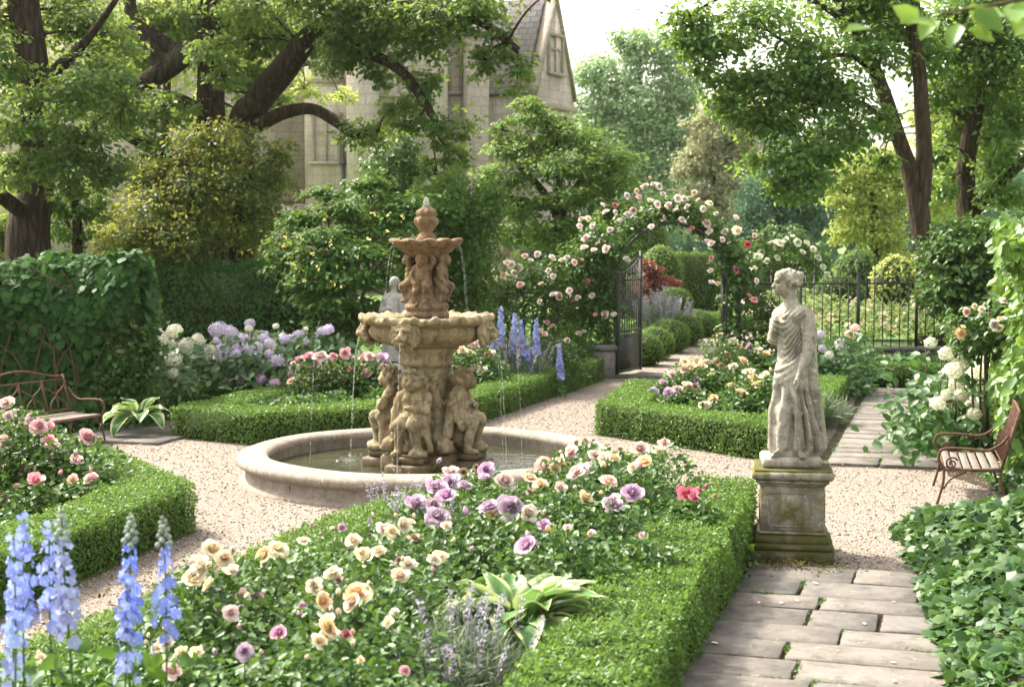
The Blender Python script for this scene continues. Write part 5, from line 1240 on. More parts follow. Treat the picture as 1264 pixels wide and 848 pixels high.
def folds(g):
    x, y, z = g[:, 0], g[:, 1], g[:, 2]
    xc = .01 + .05 * np.clip((.6 - z) / .6, 0, 1); ph = np.arctan2(y, x - xc)
    sm = lambda a, b, v: np.clip((v - a) / (b - a), 0, 1)
    lower = sm(.62, .50, z) * sm(.015, .05, z)
    f1 = np.sin(ph * 13 + 2.2 * np.sin(z * 6 + ph * 2) + z * 3) ; f1 = np.sign(f1) * np.abs(f1) ** .7
    mid_ = sm(.56, .64, z) * sm(.84, .74, z)
    dphi = np.angle(np.exp(1j * (ph - R(-135))))
    f2 = np.sin(2 * PI * (z + .16 * dphi * np.abs(dphi) * .4 - .05 * dphi) / .062)
    upm = sm(.74, .82, z) * sm(1.18, 1.12, z)
    f3 = np.sin(2 * PI * (z - .15 * np.abs(dphi + .12) ** 1.35 + .006 * np.sin(dphi * 5 + z * 30)) / .050); f3 = np.sign(f3) * np.abs(f3) ** .75
    arm = np.minimum(np.linalg.norm(g - np.array((.085, -.13, 1.0), np.float32) , axis=1), 9)
    near = sm(-.105, -.135, y) * sm(.52, .58, z) * sm(1.16, 1.10, z)
    hair = sm(1.36, 1.40, z + (x + .06) * .5)
    h = np.sin(x * 110 + 1.5 * np.sin(z * 70)) * np.sin(z * 95 + x * 40) * .006
    return (-.012 * f1 * lower * 1.4 - .003 * f2 * mid_ - .0085 * f3 * upm * np.clip(1.7 - np.abs(dphi), 0, 1)) * (1 - near) - hair * h + .0015 * np.sin(x * 140) * np.sin(y * 150) * np.sin(z * 130)
SV, SF = fig_mesh(st, (-.26, -.28, -.02), (.34, .22, 1.53), .0072, folds, [('e', (-.125, -.036, 1.375), (.016, .018, .009), .012), ('e', (-.125, .036, 1.375), (.016, .018, .009), .012)])
ps = MB(); sb = np.array((PXC - .01, PYC + .02, .738))
gs = thing('draped_statue', 'weathered stone statue of a robed woman in profile with hair tied in a bun', 'statue', sb)
ps.add(*box((*sb[:2], .738), (.47, .42, .085), R(-6), .02)).build('base', 'statue stone', gs)
MB().add(turn(SV * (1.01, 1.02, 1.0), R(6), sb + (.0, .0, .083)), SF).build('figure', 'statue stone', gs, True)
gd_ = thing('robed_statue', 'small pale grey robed statue half hidden behind the fountain', 'statue', (-1.82, 23.6, 0))
st2 = [('e', (0, -.02, 1.40), (.075, .085, .10), .02), ('c', (0, 0, 1.2), (0, -.01, 1.32), .06, .05, .03), ('c', (-.13, 0, 1.14), (.13, 0, 1.14), .075, .075, .05), ('e', (0, 0, 1.0), (.17, .13, .2), .06), ('c', (0, 0, .8), (0, .02, .05), .17, .24, .06),
       ('c', (-.17, -.02, 1.12), (-.20, -.08, .88), .06, .055, .03), ('c', (-.20, -.08, .88), (.0, -.18, .95), .05, .035, .03), ('c', (.17, -.02, 1.12), (.22, -.04, .85), .06, .055, .03), ('c', (.22, -.04, .85), (.1, -.16, .7), .05, .035, .03), ('e', (0, .03, 1.43), (.09, .09, .09), .02), ('c', (-.12, -.1, 1.1), (.15, -.12, .7), .06, .05, .05)]
V5, F5 = fig_mesh(st2, (-.34, -.3, 0), (.34, .34, 1.56), .012, lambda g: -.012 * np.sin(np.arctan2(g[:, 1], g[:, 0]) * 12 + 2 * np.sin(g[:, 2] * 5)) * np.clip((1.15 - g[:, 2]) * 4, 0, 1))
MB().add(turn(V5, R(-25), (-1.82, 23.6, .62), .86), F5).build('figure', 'grey statue stone', gd_, True)
MB().add(*box((-1.82, 23.6, 0), (.6, .6, .60), 0, .03)).build('base', 'grey statue stone', gd_)

# ================================================================== iron benches
def bench(label, o, ang, L, S, seat, back, seat_mat, slats, fancy):
    """local x = along the seat, y = towards the back, feet at z 0; the front of the seat faces -y"""
    r = thing('garden_bench', label, 'bench', (*o, 0), ang)
    sm = MB()
    for k in range(slats):
        y = (k + .5) * S / slats; sm.add(*box((L / 2, y, seat + .012 - .02 * math.sin(PI * (k + .5) / slats)), (L - .01, S / slats * (.80 if fancy else .9), .022), 0, .005))
    sm.build('seat', seat_mat, r, False, False)
    fm = MB()
    for y in (0, S): fm.add(*tube([(0, y, seat), (L, y, seat)], .014, 6))
    for x in (0, L): fm.add(*tube([(x, 0, seat), (x, S, seat)], .014, 6))
    for x in np.linspace(0, L, 4)[1:-1]: fm.add(*tube([(x, 0, seat - .015), (x, S, seat - .015)], .008, 5))
    fm.build('seat_frame', 'rusty iron', r, True, False)
    for x in (0, L):
        for y, dy in ((0, -.06), (S, .07)):
            lm = MB(); lm.add(*tube(smooth_path([(x, y, seat), (x, y + dy * .1, seat * .6), (x, y + dy, 0)], 5), .013, 6))
            if y == 0: lm.add(*tube(smooth_path([(x, 0, seat * .45), (x, S * .12, seat * .72), (x, S * .4, seat - .02)], 5), .009, 5))
            lm.build('leg', 'rusty iron', r, True, False)
        am = MB()
        am.add(*tube(smooth_path([(x, 0, seat), (x, -.05, seat + .10), (x, -.01, seat + .19), (x, S * .35, seat + .20), (x, S * .75, seat + .19), (x, S * .98, seat + .25), (x, S + .06, seat + .33)], 6), .014, 7))
        if fancy:
            th = np.linspace(0, 3.2 * PI, 30); rr = .062 * (1 - th / (3.9 * PI))
            am.add(*tube(np.stack([np.full(30, x), .07 + rr * np.cos(th + .5), seat + .055 + rr * np.sin(th + .5)], 1), .010, 6))
        am.build('armrest', 'rusty iron', r, True, False)
    bk = MB(); by = lambda z: S + .16 * (z - seat) / (back - seat)
    crest = lambda u: back + (.055 * math.cos((u - .5) * 2 * PI) if not fancy else .05 * math.sin(PI * u))
    for x in (0, L): bk.add(*tube([(x, by(seat), seat), (x, by(back), crest(x / L) + .03)], .015, 7))
    uu = np.linspace(0, 1, 25); bk.add(*tube([(L * u, by(back), crest(u)) for u in uu], .013, 7))
    bk.add(*tube([(0, by(back - .09), back - .09), (L, by(back - .09), back - .09)], .009, 6)); bk.add(*tube([(0, by(seat + .06), seat + .06), (L, by(seat + .06), seat + .06)], .010, 6))
    if fancy:
        n = 9
        for k in range(n):
            x = L * (k + .5) / n; bk.add(*tube([(x, by(seat + .06), seat + .06), (x, by(back), crest(x / L))], .010, 5, 1.6))
        for k in range(5):
            a, b = L * k / 5, L * (k + 1) / 5
            for s, e in ((a, b), (b, a)): bk.add(*tube([(s, by(seat + .2), seat + .2), (e, by(back - .09), back - .09)], .008, 5))
    else:
        n = 4
        for k in range(n):
            a, b = L * k / n, L * (k + 1) / n; m = (a + b) / 2; z0, z1 = seat + .06, back - .09; h = z1 - z0
            for s, e in ((a, b), (b, a)):
                bk.add(*tube(smooth_path([(s + (e - s) * u, by(z0 + h * v), z0 + h * v) for u, v in ((.04, 1), (.1, .78), (.42, .58), (.5, .48), (.30, .34), (.16, .18), (.14, 0))], 5), .009, 6))
            bk.add(*tube([(a, by(z0), z0), (a, by(z1), z1)], .011, 6)); bk.add(*tube([(m, by(z0), z0), (m, by(z0 + h * .48), z0 + h * .48)], .008, 5))
    bk.build('backrest', 'rusty iron', r, True, False); return r
bench('small rusty iron bench with pale slatted seat and scrolled arms on the right gravel', (4.38, 15.56), R(-103.5), 1.10, .52, .35, .90, 'pale wood', 6, True)
bench('weathered iron bench with looped back and grey plank seat by the ivy', (-5.07, 18.8), R(60) , 1.5, .50, .34, .86, 'grey wood', 4, False).location = (-5.07 - 1.5 * math.cos(R(60)), 18.8 - 1.5 * math.sin(R(60)), 0)

# ================================================================== roses of the foreground bed
G = 'roses in the foreground bed'
rose_bush('peach and cream rose bush right of the foreground delphiniums', [(248, 700, 'c', 1.1), (262, 678, 'c', 1.15), (277, 689, 'p'), (238, 714, 'c', 1.1), (246, 693, 'c'), (271, 707, 'l'), (285, 704, 'c', .8), (328, 685, 'p', 1.3), (343, 678, 'c', 1.3), (375, 668, 'c', .8), (258, 722, 'c', .9)], .80, .066, G)
rose_bush('small mauve and pink rose bush below the tall peach cluster', [(300, 736, 'b'), (316, 736, 'm'), (285, 756, 'b'), (269, 750, 'b', .5), (345, 781, 'm'), (302, 804, 'l'), (373, 750, 'm', .9), (410, 652, 'c', .5)], .66, .050, G)
rose_bush('low cream rose bush at the bottom edge of the bed', [(205, 793, 'c', .9), (224, 804, 'p', .9), (242, 804, 'c', .9), (213, 828, 'b'), (193, 800, 'c', .7), (50, 812, 'c', .7), (196, 815, 'c', .6)], .58, .052, G, zlow=.1)
rose_bush('apricot rose bush with large open blooms beside the silver lavender', [(388, 724, 'c'), (398, 742, 'p'), (404, 773, 'p', 1.0), (394, 791, 'c', .9), (418, 716, 'c'), (411, 707, 'c'), (440, 733, 'p', 1.3), (436, 743, 'p', 1.1), (451, 729, 'c'), (404, 738, 'p', .8), (404, 765, 'c'), (405, 783, 'c'), (427, 783, 'r', .7), (487, 756, 'c', .6), (500, 827, 'k', .5), (445, 814, 'p', .4), (480, 768, 'c', .7), (436, 667, 'c'), (447, 683, 'c'), (454, 689, 'c'), (467, 680, 'c')], .72, .058, G)
rose_bush('peach rose bush with tall yellow centred blooms before the lilac roses', [(511, 664, 'p', 1.3), (498, 649, 'c'), (484, 656, 'c'), (474, 653, 'b'), (505, 645, 'c'), (493, 692, 'p'), (504, 696, 'c'), (494, 711, 'p', 1.25), (542, 687, 'c'), (551, 649, 'c', .7), (422, 651, 'm', .7), (536, 690, 'c', .7)], .76, .060, G)
rose_bush('lilac rose bush in full bloom against the fountain pool rim', [(556, 582, 'b'), (572, 583, 'l'), (554, 596, 'l', 1.1), (538, 602, 'l'), (551, 613, 'l', 1.1), (600, 580, 'l'), (574, 600, 'l', .8), (513, 622, 'l'), (540, 638, 'l', 1.1), (536, 623, 'm', .8), (605, 636, 'l', 1.1), (604, 626, 'l'), (631, 627, 'l', 1.2), (651, 674, 'l', 1.05), (671, 647, 'l', .7), (588, 577, 'b', .8), (598, 590, 'l', .8)], .74, .086, G, nleaf=360, leaf=.06)
rose_bush('blush and peach rose bush behind the variegated hosta', [(623, 594, 'b', 1.05), (654, 591, 'p'), (667, 598, 'p', .8), (654, 607, 'p', .7), (652, 634, 'c', 1.05), (729, 658, 'b', .5), (722, 614, 'p', .7), (692, 602, 'b', .8), (671, 574, 'b'), (691, 569, 'b', .8), (685, 578, 'p', .8), (700, 650, 'b', .4)], .74, .080, G, nleaf=460, leaf=.06, fill=[(.45, 10.9, .62), (.9, 11.1, .6)])
rose_bush('pale pink rose bush nearest the statue with mixed lilac blooms', [(756, 622, 'l', 1.15), (780, 609, 'l', 1.15), (751, 593, 'b', 1.05), (712, 583, 'b'), (720, 580, 'b', .9), (727, 576, 'l', .9), (705, 558, 'b'), (712, 547, 'b'), (722, 544, 'p', .8), (771, 562, 'c'), (785, 562, 'c'), (758, 565, 'p', .8), (745, 565, 'c', .9), (796, 571, 'p'), (781, 576, 'c', .8), (820, 547, 'b', .8), (790, 554, 'b'), (735, 562, 'b', .8), (812, 556, 'c', .7), (766, 555, 'c', .8)], .78, .082, G, nleaf=360, leaf=.06, fill=[(1.0, 11.6, .6), (1.35, 12.0, .6)])
rose_bush('crimson rose on a low leafy bush at the hedge corner', [(848, 611, 'r', 1.1), (842, 606, 'r', .8), (856, 614, 'r', .8), (792, 660, 'k', .4)], .62, .075, G, nleaf=900, leaf=.055)

G = 'roses in the bed behind the statue'
rose_bush('peach and apricot rose bush left of the draped statue', [(846, 456, 'p'), (853, 453, 'p'), (832, 463, 'b'), (845, 447, 'c'), (860, 446, 'p'), (871, 448, 'c'), (891, 454, 'p'), (899, 447, 'c'), (918, 446, 'p'), (898, 438, 'c'), (878, 461, 'c'), (830, 462, 'b'), (888, 414, 'p'), (866, 452, 'c'), (905, 452, 'c'), (884, 447, 'b')], .75, .095, G, nleaf=420, leaf=.07, depth=21.6)
rose_bush('large cream rose bush directly behind the draped statue', [(931, 467, 'p', 1.15), (944, 464, 'c'), (937, 474, 'p', 1.15), (924, 477, 'c'), (915, 485, 'p'), (935, 491, 'c'), (910, 499, 'c'), (880, 492, 'p'), (870, 500, 'c'), (905, 478, 'p'), (945, 480, 'c'), (921, 492, 'c'), (940, 500, 'p'), (925, 460, 'c')], .72, .10, G, nleaf=420, leaf=.07, depth=19.6)
rose_bush('lilac pink rose bush at the left corner of the box edging', [(819, 473, 'l'), (806, 484, 'v'), (826, 485, 'l'), (837, 481, 'b'), (802, 497, 'm', .8), (861, 470, 'l'), (858, 477, 'l'), (848, 476, 'b'), (833, 492, 'l', .8), (852, 487, 'b', .8), (815, 492, 'b', .8)], .66, .095, G, nleaf=460, leaf=.07, depth=20.8)
rose_bush('tall mixed pink rose bush below the right foot of the arch', [(911, 428, 'b'), (924, 428, 'm'), (905, 421, 'c'), (935, 433, 'b'), (893, 430, 'c'), (945, 437, 'p'), (930, 444, 'c')], .85, .09, G, nleaf=560, leaf=.07, depth=24.5)
G = 'roses in the bed behind the fountain'
rose_bush('coral pink rose bush left of the fountain', [(369, 447, 'k', 1.1), (390, 452, 'k', 1.1), (374, 468, 'k', 1.1), (426, 436, 'k'), (408, 450, 'k'), (403, 472, 'k'), (420, 469, 'b'), (425, 452, 'b'), (412, 440, 'k', .8), (385, 463, 'b', .7), (412, 489, 'k', .6), (360, 470, 'b', .8), (398, 462, 'b', .6), (380, 441, 'k'), (396, 440, 'b'), (416, 457, 'k')], .72, .115, G, nleaf=260, leaf=.07, depth=21.6)
rose_bush('mauve pink rose bush touching the left side of the fountain shaft', [(449, 441, 'k', 1.1), (444, 455, 'k'), (452, 461, 'k', 1.1), (473, 448, 'l', 1.2), (470, 443, 'l', 1.1), (437, 446, 'k'), (460, 452, 'b'), (478, 455, 'b'), (456, 440, 'b', .8), (465, 470, 'k', .9), (433, 458, 'k', .9)], .72, .115, G, nleaf=300, leaf=.07, fill=[(-2.4, 20.6, .5), (-1.8, 20.9, .5)], depth=21.8)
rose_bush('creamy peach rose bush right of the fountain shaft', [(570, 432, 'p'), (560, 455, 'c', 1.2), (577, 447, 'c', 1.2), (587, 455, 'c', 1.2), (589, 467, 'c', 1.1), (594, 457, 'c'), (580, 436, 'p'), (571, 462, 'c'), (604, 437, 'b'), (585, 425, 'b', .9), (598, 428, 'b', .9)], .72, .10, G, nleaf=420, leaf=.07, depth=23.0)
rose_bush('blush rose bush among the delphiniums before the climbing roses', [(640, 425, 'b', .8), (622, 428, 'b'), (672, 412, 'b', .8), (690, 431, 'm', .7), (655, 433, 'v', .8), (700, 420, 'b', .7)], .80, .09, G, nleaf=620, leaf=.07, depth=25.0)
G = 'roses in the left bed'
rose_bush('pink rose bush with full round blooms before the left bench', [(14, 542, 'k', 1.2), (60, 530, 'k', 1.2), (48, 526, 'k'), (61, 546, 'k', 1.2), (108, 541, 'k', 1.3), (7, 498, 'b'), (37, 521, 'b'), (85, 564, 'b', .8), (94, 567, 'b'), (79, 557, 'b', .8), (0, 562, 'k'), (5, 545, 'b'), (10, 514, 'b', .8)], .92, .086, G, nleaf=560, leaf=.065, spread=.22, depth=13.6)
rose_bush('low pink rose bush behind the sharp hedge corner', [(32, 579, 'k', 1.15), (44, 593, 'k', 1.1), (111, 590, 'b'), (90, 593, 'b', .8), (4, 617, 'k'), (20, 600, 'k', .6)], .72, .086, G, nleaf=500, leaf=.065, spread=.16, fill=[(-5.0, 12.0, .5), (-5.3, 11.4, .5)], depth=13.1)
rose_bush('apricot rose stems leaning from the right end of the ivy wall', [(141, 379, 'p'), (151, 375, 'p', .8), (160, 368, 'c'), (177, 379, 'p', 1.05), (154, 389, 'p', .8), (153, 395, 'p', .7), (165, 401, 'p', .8), (149, 435, 'p', .8)], 1.6, .09, None, nleaf=420, leaf=.08, depth=20.6, zlow=.3)

# ------------------------------------------------------------------ climbing roses
def climber(name, label, blobs, blooms, Y, size, leaf, dens=1.0, lm='rose leaves', cat='climbing rose', foot_x=None):
    b0 = blobs[0][0]; root = thing(name, label, cat, (b0[0], b0[1], 0)); mb, sm = MB(), MB()
    for c, r in blobs:
        ell_leaves(mb, c, r, int(dens * 12 * (np.prod(r) ** (2 / 3)) / (leaf * leaf * .5)), leaf, LEAF6, .35, 12, .25, .7, .2, .6)
        if foot_x is None: sm.add(*tube(smooth_path([(b0[0] + .6 * (c[0] - b0[0]), Y, .02), ((c[0] + b0[0]) / 2, Y + .1, c[2] * .6), c], 6), np.linspace(.02, .008, 13), 5))
        elif c[2] < ZS + .2: fx = min(foot_x, key=lambda v: abs(v - c[0])); sm.add(*tube(smooth_path([(fx, Y, .02), (fx * .7 + c[0] * .3, Y + .1, c[2] * .6), c], 6), np.linspace(.02, .008, 13), 5))
    mb.build('foliage', lm, root); sm.build('stems', 'woody stem', root, True)
    for k, b in enumerate(blooms):
        p = D(b[0], b[1], Y - .35 + .15 * rng.normal()); e = Matrix.Rotation(rng.normal() * .6, 4, 'Z') @ Matrix.Rotation(rng.uniform(.5, 1.4), 4, 'X')
        child('bloom', bloom_mesh('s' if b[2] == 'b' and k % 4 else b[2], 'small', k % 3), root, p - ORG[root.name], e.to_euler(), size * (b[3] if len(b) > 3 else 1) * rng.uniform(.8, 1.15))
    return root
ab = [((XM - R0 * 1.14 * math.cos(q), 27.6, ZS + R0 * 1.22 * math.sin(q) + .04), (.30, .38, .26)) for q in np.linspace(.15, PI - .15, 11)]
ab += [((XM - 1.25, 27.6, 1.5), (.30, .35, .4)), ((XM - 1.45, 27.6, 2.1), (.35, .35, .35)), ((XM + 1.15, 27.5, 1.5), (.28, .32, .45)), ((XM + 1.18, 27.5, .85), (.26, .30, .5)), ((XM + 1.35, 27.6, 2.0), (.36, .32, .35)), ((XM - 1.30, 27.6, 2.5), (.34, .3, .3)), ((XM + .0, 27.6, 3.12), (.45, .35, .16)), ((XM + 1.7, 27.5, 1.25), (.35, .3, .4)), ((XM + 1.75, 27.5, .8), (.3, .3, .4))]
climber('climbing_rose', 'pink climbing rose wreathing the iron gate arch', ab,
    [(796, 230, 'b', 1.3), (807, 228, 'b'), (814, 230, 'b'), (774, 242, 'b', 1.2), (759, 254, 'r', 1.2), (789, 243, 'k'), (744, 253, 'b'), (748, 262, 'b'), (782, 260, 'k'), (774, 264, 'b'), (802, 248, 'b', 1.2), (812, 252, 'b'), (825, 253, 'b'), (834, 260, 'b'), (837, 245, 'b', 1.2), (845, 246, 'b', 1.2), (857, 238, 'c'), (876, 251, 'c', 1.2), (868, 258, 'b'), (819, 269, 'k'), (842, 271, 'b'), (804, 280, 'b'), (753, 284, 'b', 1.2), (748, 307, 'b', 1.2), (723, 294, 'b', 1.2), (721, 306, 'b', 1.3), (716, 279, 'b'), (726, 270, 'c'), (718, 271, 'b'), (731, 279, 'b'), (850, 285, 'b'), (854, 282, 'r'), (873, 276, 'b', 1.2), (876, 286, 'b'), (873, 299, 'b', 1.3), (878, 300, 'b'), (895, 286, 'c', 1.2), (891, 296, 'b'), (910, 284, 'c', 1.3), (923, 302, 'r', 1.1), (931, 291, 'b', .9), (878, 319, 'k'), (877, 334, 'b'), (878, 349, 'b', 1.2), (909, 333, 'r'), (934, 347, 'b'), (924, 365, 'k'), (931, 370, 'k', 1.3), (886, 350, 'c'), (908, 269, 'b'), (774, 320, 'b'), (884, 264, 'b', .9), (862, 247, 'b', .8), (738, 300, 'b', .8), (765, 272, 'b', .8), (818, 240, 'b', .9), (848, 255, 'b', .9), (900, 300, 'b', .8), (906, 315, 'b', .8), (760, 262, 'b', .8), (786, 236, 'p', .8), (802, 220, 'p', .6)], 27.5, .062, .080, 1.1, foot_x=(XM - 1.05, XM + 1.05))
climber('climbing_rose', 'blush rambling rose spilling over the fence left of the gate',
    [((x, 27.6, z), (.45, .4, .42)) for x, z in ((.2, 1.85), (.8, 1.75), (1.35, 1.9), (.5, 1.35), (1.1, 1.3), (1.5, 1.3), (1.45, .85), (.9, .9), (-.2, 1.65), (-.2, 1.2), (1.25, 2.15))],
    [(648, 316, 'b', 1.1), (663, 314, 'b', 1.1), (682, 318, 'b', 1.2), (694, 321, 'b', 1.1), (605, 327, 'b'), (626, 324, 'b', 1.2), (631, 327, 'b', 1.2), (641, 330, 'b', 1.2), (635, 337, 'c', 1.1), (626, 342, 'c', 1.3), (621, 340, 'c'), (611, 342, 'c'), (709, 324, 'b', 1.3), (717, 321, 'k'), (683, 341, 'b', 1.1), (677, 334, 'b'), (642, 352, 'b', 1.1), (602, 350, 'c', .8), (668, 350, 'c', .8), (683, 364, 'b', 1.2), (690, 365, 'b', 1.2), (703, 359, 'b', 1.1), (713, 368, 'b', 1.1), (706, 369, 'r', 1.1), (731, 365, 'b'), (725, 347, 'r', .8), (666, 372, 'c', .8), (675, 398, 'k'), (682, 403, 'b', 1.1), (668, 407, 'b', .8), (714, 412, 'b', 1.2), (720, 410, 'b', 1.2), (747, 388, 'b'), (758, 388, 'b', 1.1), (733, 309, 'b'), (597, 345, 'b', .8), (586, 357, 'c', .8), (655, 322, 'b'), (735, 388, 'k', .6), (700, 318, 'b', .9)], 27.4, .064, .080, .85)
climber('climbing_rose', 'yellowish blush rose on the fence behind the fountain bowl', [((x, 27.5, z), (.4, .35, .4)) for x, z in ((-.75, 1.55), (-.75, 1.1), (-1.1, .8), (-.5, .8))],
    [(572, 352, 'c', .9), (580, 362, 'c'), (588, 371, 'c'), (570, 372, 'c'), (583, 378, 'c', .9), (596, 362, 'c'), (590, 385, 'c'), (562, 383, 'c'), (600, 392, 'c')], 27.3, .08, .085, 1.0, 'lilac leaves')
climber('climbing_rose', 'white rose arch far off in the garden beyond the fence', [((X, 41, z), (.5, .5, .45)) for X, z in ((6.2, .8), (6.2, 1.5), (6.4, 2.1), (6.9, 2.4), (7.5, 2.45), (8.0, 2.1), (8.25, 1.5), (8.25, .8))],
    [(px, py, 'w', s) for px, py, s in [(925, 322, 1.2), (935, 318, 1.3), (940, 312, 1.2), (947, 322, 1), (955, 306, 1), (962, 300, 1.2), (970, 296, 1), (978, 292, 1), (985, 299, 1.1), (996, 300, 1), (1003, 308, 1.2), (1010, 318, 1), (952, 300, 1), (990, 312, 1), (960, 318, 1), (1016, 330, 1.2), (1020, 340, 1.2), (930, 332, 1)]], 40.8, .10, .10, .9)

# ------------------------------------------------------------------ hydrangeas, standard rose
G = 'hydrangeas along the border'
HK = dict(kind='head', leaf=.15, lmat='broad leaves', name='hydrangea_bush', cat='hydrangea', spread=.26, T=LEAF6, part='flower_head', zlow=.15, facing=.6)
def hyd(label, rows, Y, size, group, nleaf=60, ztop=None):
    rows = list(rows) + [(r[0] + rng.normal() * 16, r[1] + rng.normal() * 11 + 6, r[2], .8) for r in rows]
    pts = [D(px, py, Y + .55 * rng.normal()) for px, py, *_ in rows]; base = np.array((*np.mean(pts, 0)[:2], 0))
    root = thing('hydrangea_bush', label, 'hydrangea', base, 0, group); mb = MB(); pts = np.array(pts); n = nleaf * len(pts); i = rng.integers(0, len(pts), n)
    q = rng.normal(size=(n, 3)) * (.28, .28, 0); pos = pts[i] + q; tp = pts[i][:, 2] - .05 - .8 * (q[:, 0] ** 2 + q[:, 1] ** 2); pos[:, 2] = .1 + (tp - .1) * (1 - rng.random(n) ** 2)
    scatter(mb, LEAF6, pos, np.array((0, -.45, .8)) + rng.normal(size=(n, 3)) * .4, .15 * rng.uniform(.6, 1.2, n), np.array((0, -.5, -.3)) + rng.normal(size=(n, 3)) * .8)
    mb.build('foliage', 'broad leaves', root); sm = MB()
    for p in pts: s = base * .4 + np.array((p[0], p[1], 0)) * .6; sm.add(*tube([s, (s + p) / 2 + rng.normal(size=3) * .04, p], .007, 5))
    sm.build('stems', 'woody stem', root)
    for k, (b, p) in enumerate(zip(rows, pts)):
        e = Matrix.Rotation(rng.normal() * .5, 4, 'Z') @ Matrix.Rotation(rng.uniform(.3, .8), 4, 'X')
        child('flower_head', bloom_mesh(b[2], 'head', k % 3), root, p - base + np.array((0, -.20, .04)), e.to_euler(), size * (b[3] if len(b) > 3 else 1) * rng.uniform(.9, 1.1))
    return root
hyd('white hydrangea with many cream heads left of the lilac one', [(202, 422, 'w', 1.2), (226, 433, 'w', 1.2), (189, 445, 'w', 1.2), (218, 445, 'w', 1.1), (237, 447, 'w', 1.1), (230, 457, 'w', 1.3), (255, 465, 'w', 1.4), (241, 472, 'w', 1.1), (233, 482, 'w', .9), (218, 463, 'w', .8), (262, 482, 'w', 1), (219, 411, 'w', 1), (189, 410, 'w', .8), (234, 427, 'w', 1), (186, 434, 'w', .9), (248, 421, 'w', .9), (226, 470, 'w', .9), (196, 417, 'w', 1.2), (172, 428, 'w', .6), (160, 465, 'w', .7), (246, 459, 'w', 1)], 22.8, .116, G, 60)
hyd('lilac hydrangea heavy with round mauve heads in the middle', [(272, 409, 'v', 1.3), (287, 413, 'v', 1.3), (304, 424, 'v', 1.2), (277, 434, 'v'), (297, 440, 'v'), (249, 452, 'v', 1.1), (311, 433, 'v'), (320, 432, 'v', .9), (328, 440, 'l', 1.3), (317, 457, 'v', .8), (335, 426, 'v', .8), (338, 449, 'v', .8), (327, 446, 'l', .8), (334, 460, 'l', .7), (300, 475, 'v', .8), (301, 463, 'v', .8), (350, 436, 'v', .8), (359, 436, 'v', .7), (310, 408, 'w', .6), (325, 470, 'l', .7), (345, 447, 'v', .9), (312, 448, 'l', .7)], 23.1, .112, G, 52)
hyd('pale blue hydrangea with few heads at the right end of the row', [(355, 421, 'v', .9), (371, 417, 'v', 1.1), (395, 418, 'v', .9), (399, 413, 'v', .7), (365, 444, 'v', .8), (330, 415, 'v', .6), (380, 408, 'w', .4), (343, 405, 'w', .5)], 23.9, .11, G, 150)
hyd('white hydrangea with large heads behind the right bench', [(1162, 439, 'w'), (1164, 467, 'w', 1.1), (1170, 460, 'w', 1.1), (1179, 452, 'w', 1.2), (1189, 484, 'w', 1.2), (1143, 475, 'w'), (1162, 507, 'w', 1.2), (1168, 497, 'w', 1.1), (1179, 488, 'w', 1.2), (1193, 503, 'w', 1), (1196, 513, 'w', .9), (1149, 492, 'w', 1), (1200, 460, 'w', 1.1), (1225, 467, 'w', 1.1), (1151, 500, 'w', .9), (1190, 470, 'w', 1.1), (1174, 477, 'w', 1), (1210, 470, 'w', 1)], 18.0, .098, None, 42)
hyd('violet and white hydrangea behind the statue shoulder', [(1035, 427, 'v', 1.1), (1010, 415, 'v', .8), (1020, 440, 'w', .8), (1045, 414, 'b', .9), (1028, 433, 'w', .7), (1012, 432, 'v', .7)], 24.6, .10, None, 160)
sr = climber('standard_rose', 'standard rose tree with blush blooms and a bare stem above the right bench', [((D(1215, 405, 17.0)), (.36, .36, .30)), ((D(1232, 392, 17.0)), (.28, .3, .26)), ((D(1196, 412, 17.0)), (.24, .3, .24))],
    [(1193, 385, 'b', 1.1), (1211, 391, 'b'), (1187, 412, 'p', 1.3), (1227, 401, 'b', 1.2), (1236, 395, 'c', 1.1), (1238, 371, 'b', 1.2), (1212, 382, 'c', .9), (1233, 405, 'c'), (1222, 388, 'b', .8), (1203, 378, 'c', .7), (1188, 404, 'c', .8)], 17.0, .054, .075, 1.1, cat='rose tree')
MB().add(*tube([D(1215, 585, 17.0) * (1, 1, 0), D(1217, 500, 17.0), D(1217, 420, 17.0)], .022, 7)).build('stem', 'woody stem', sr, True)

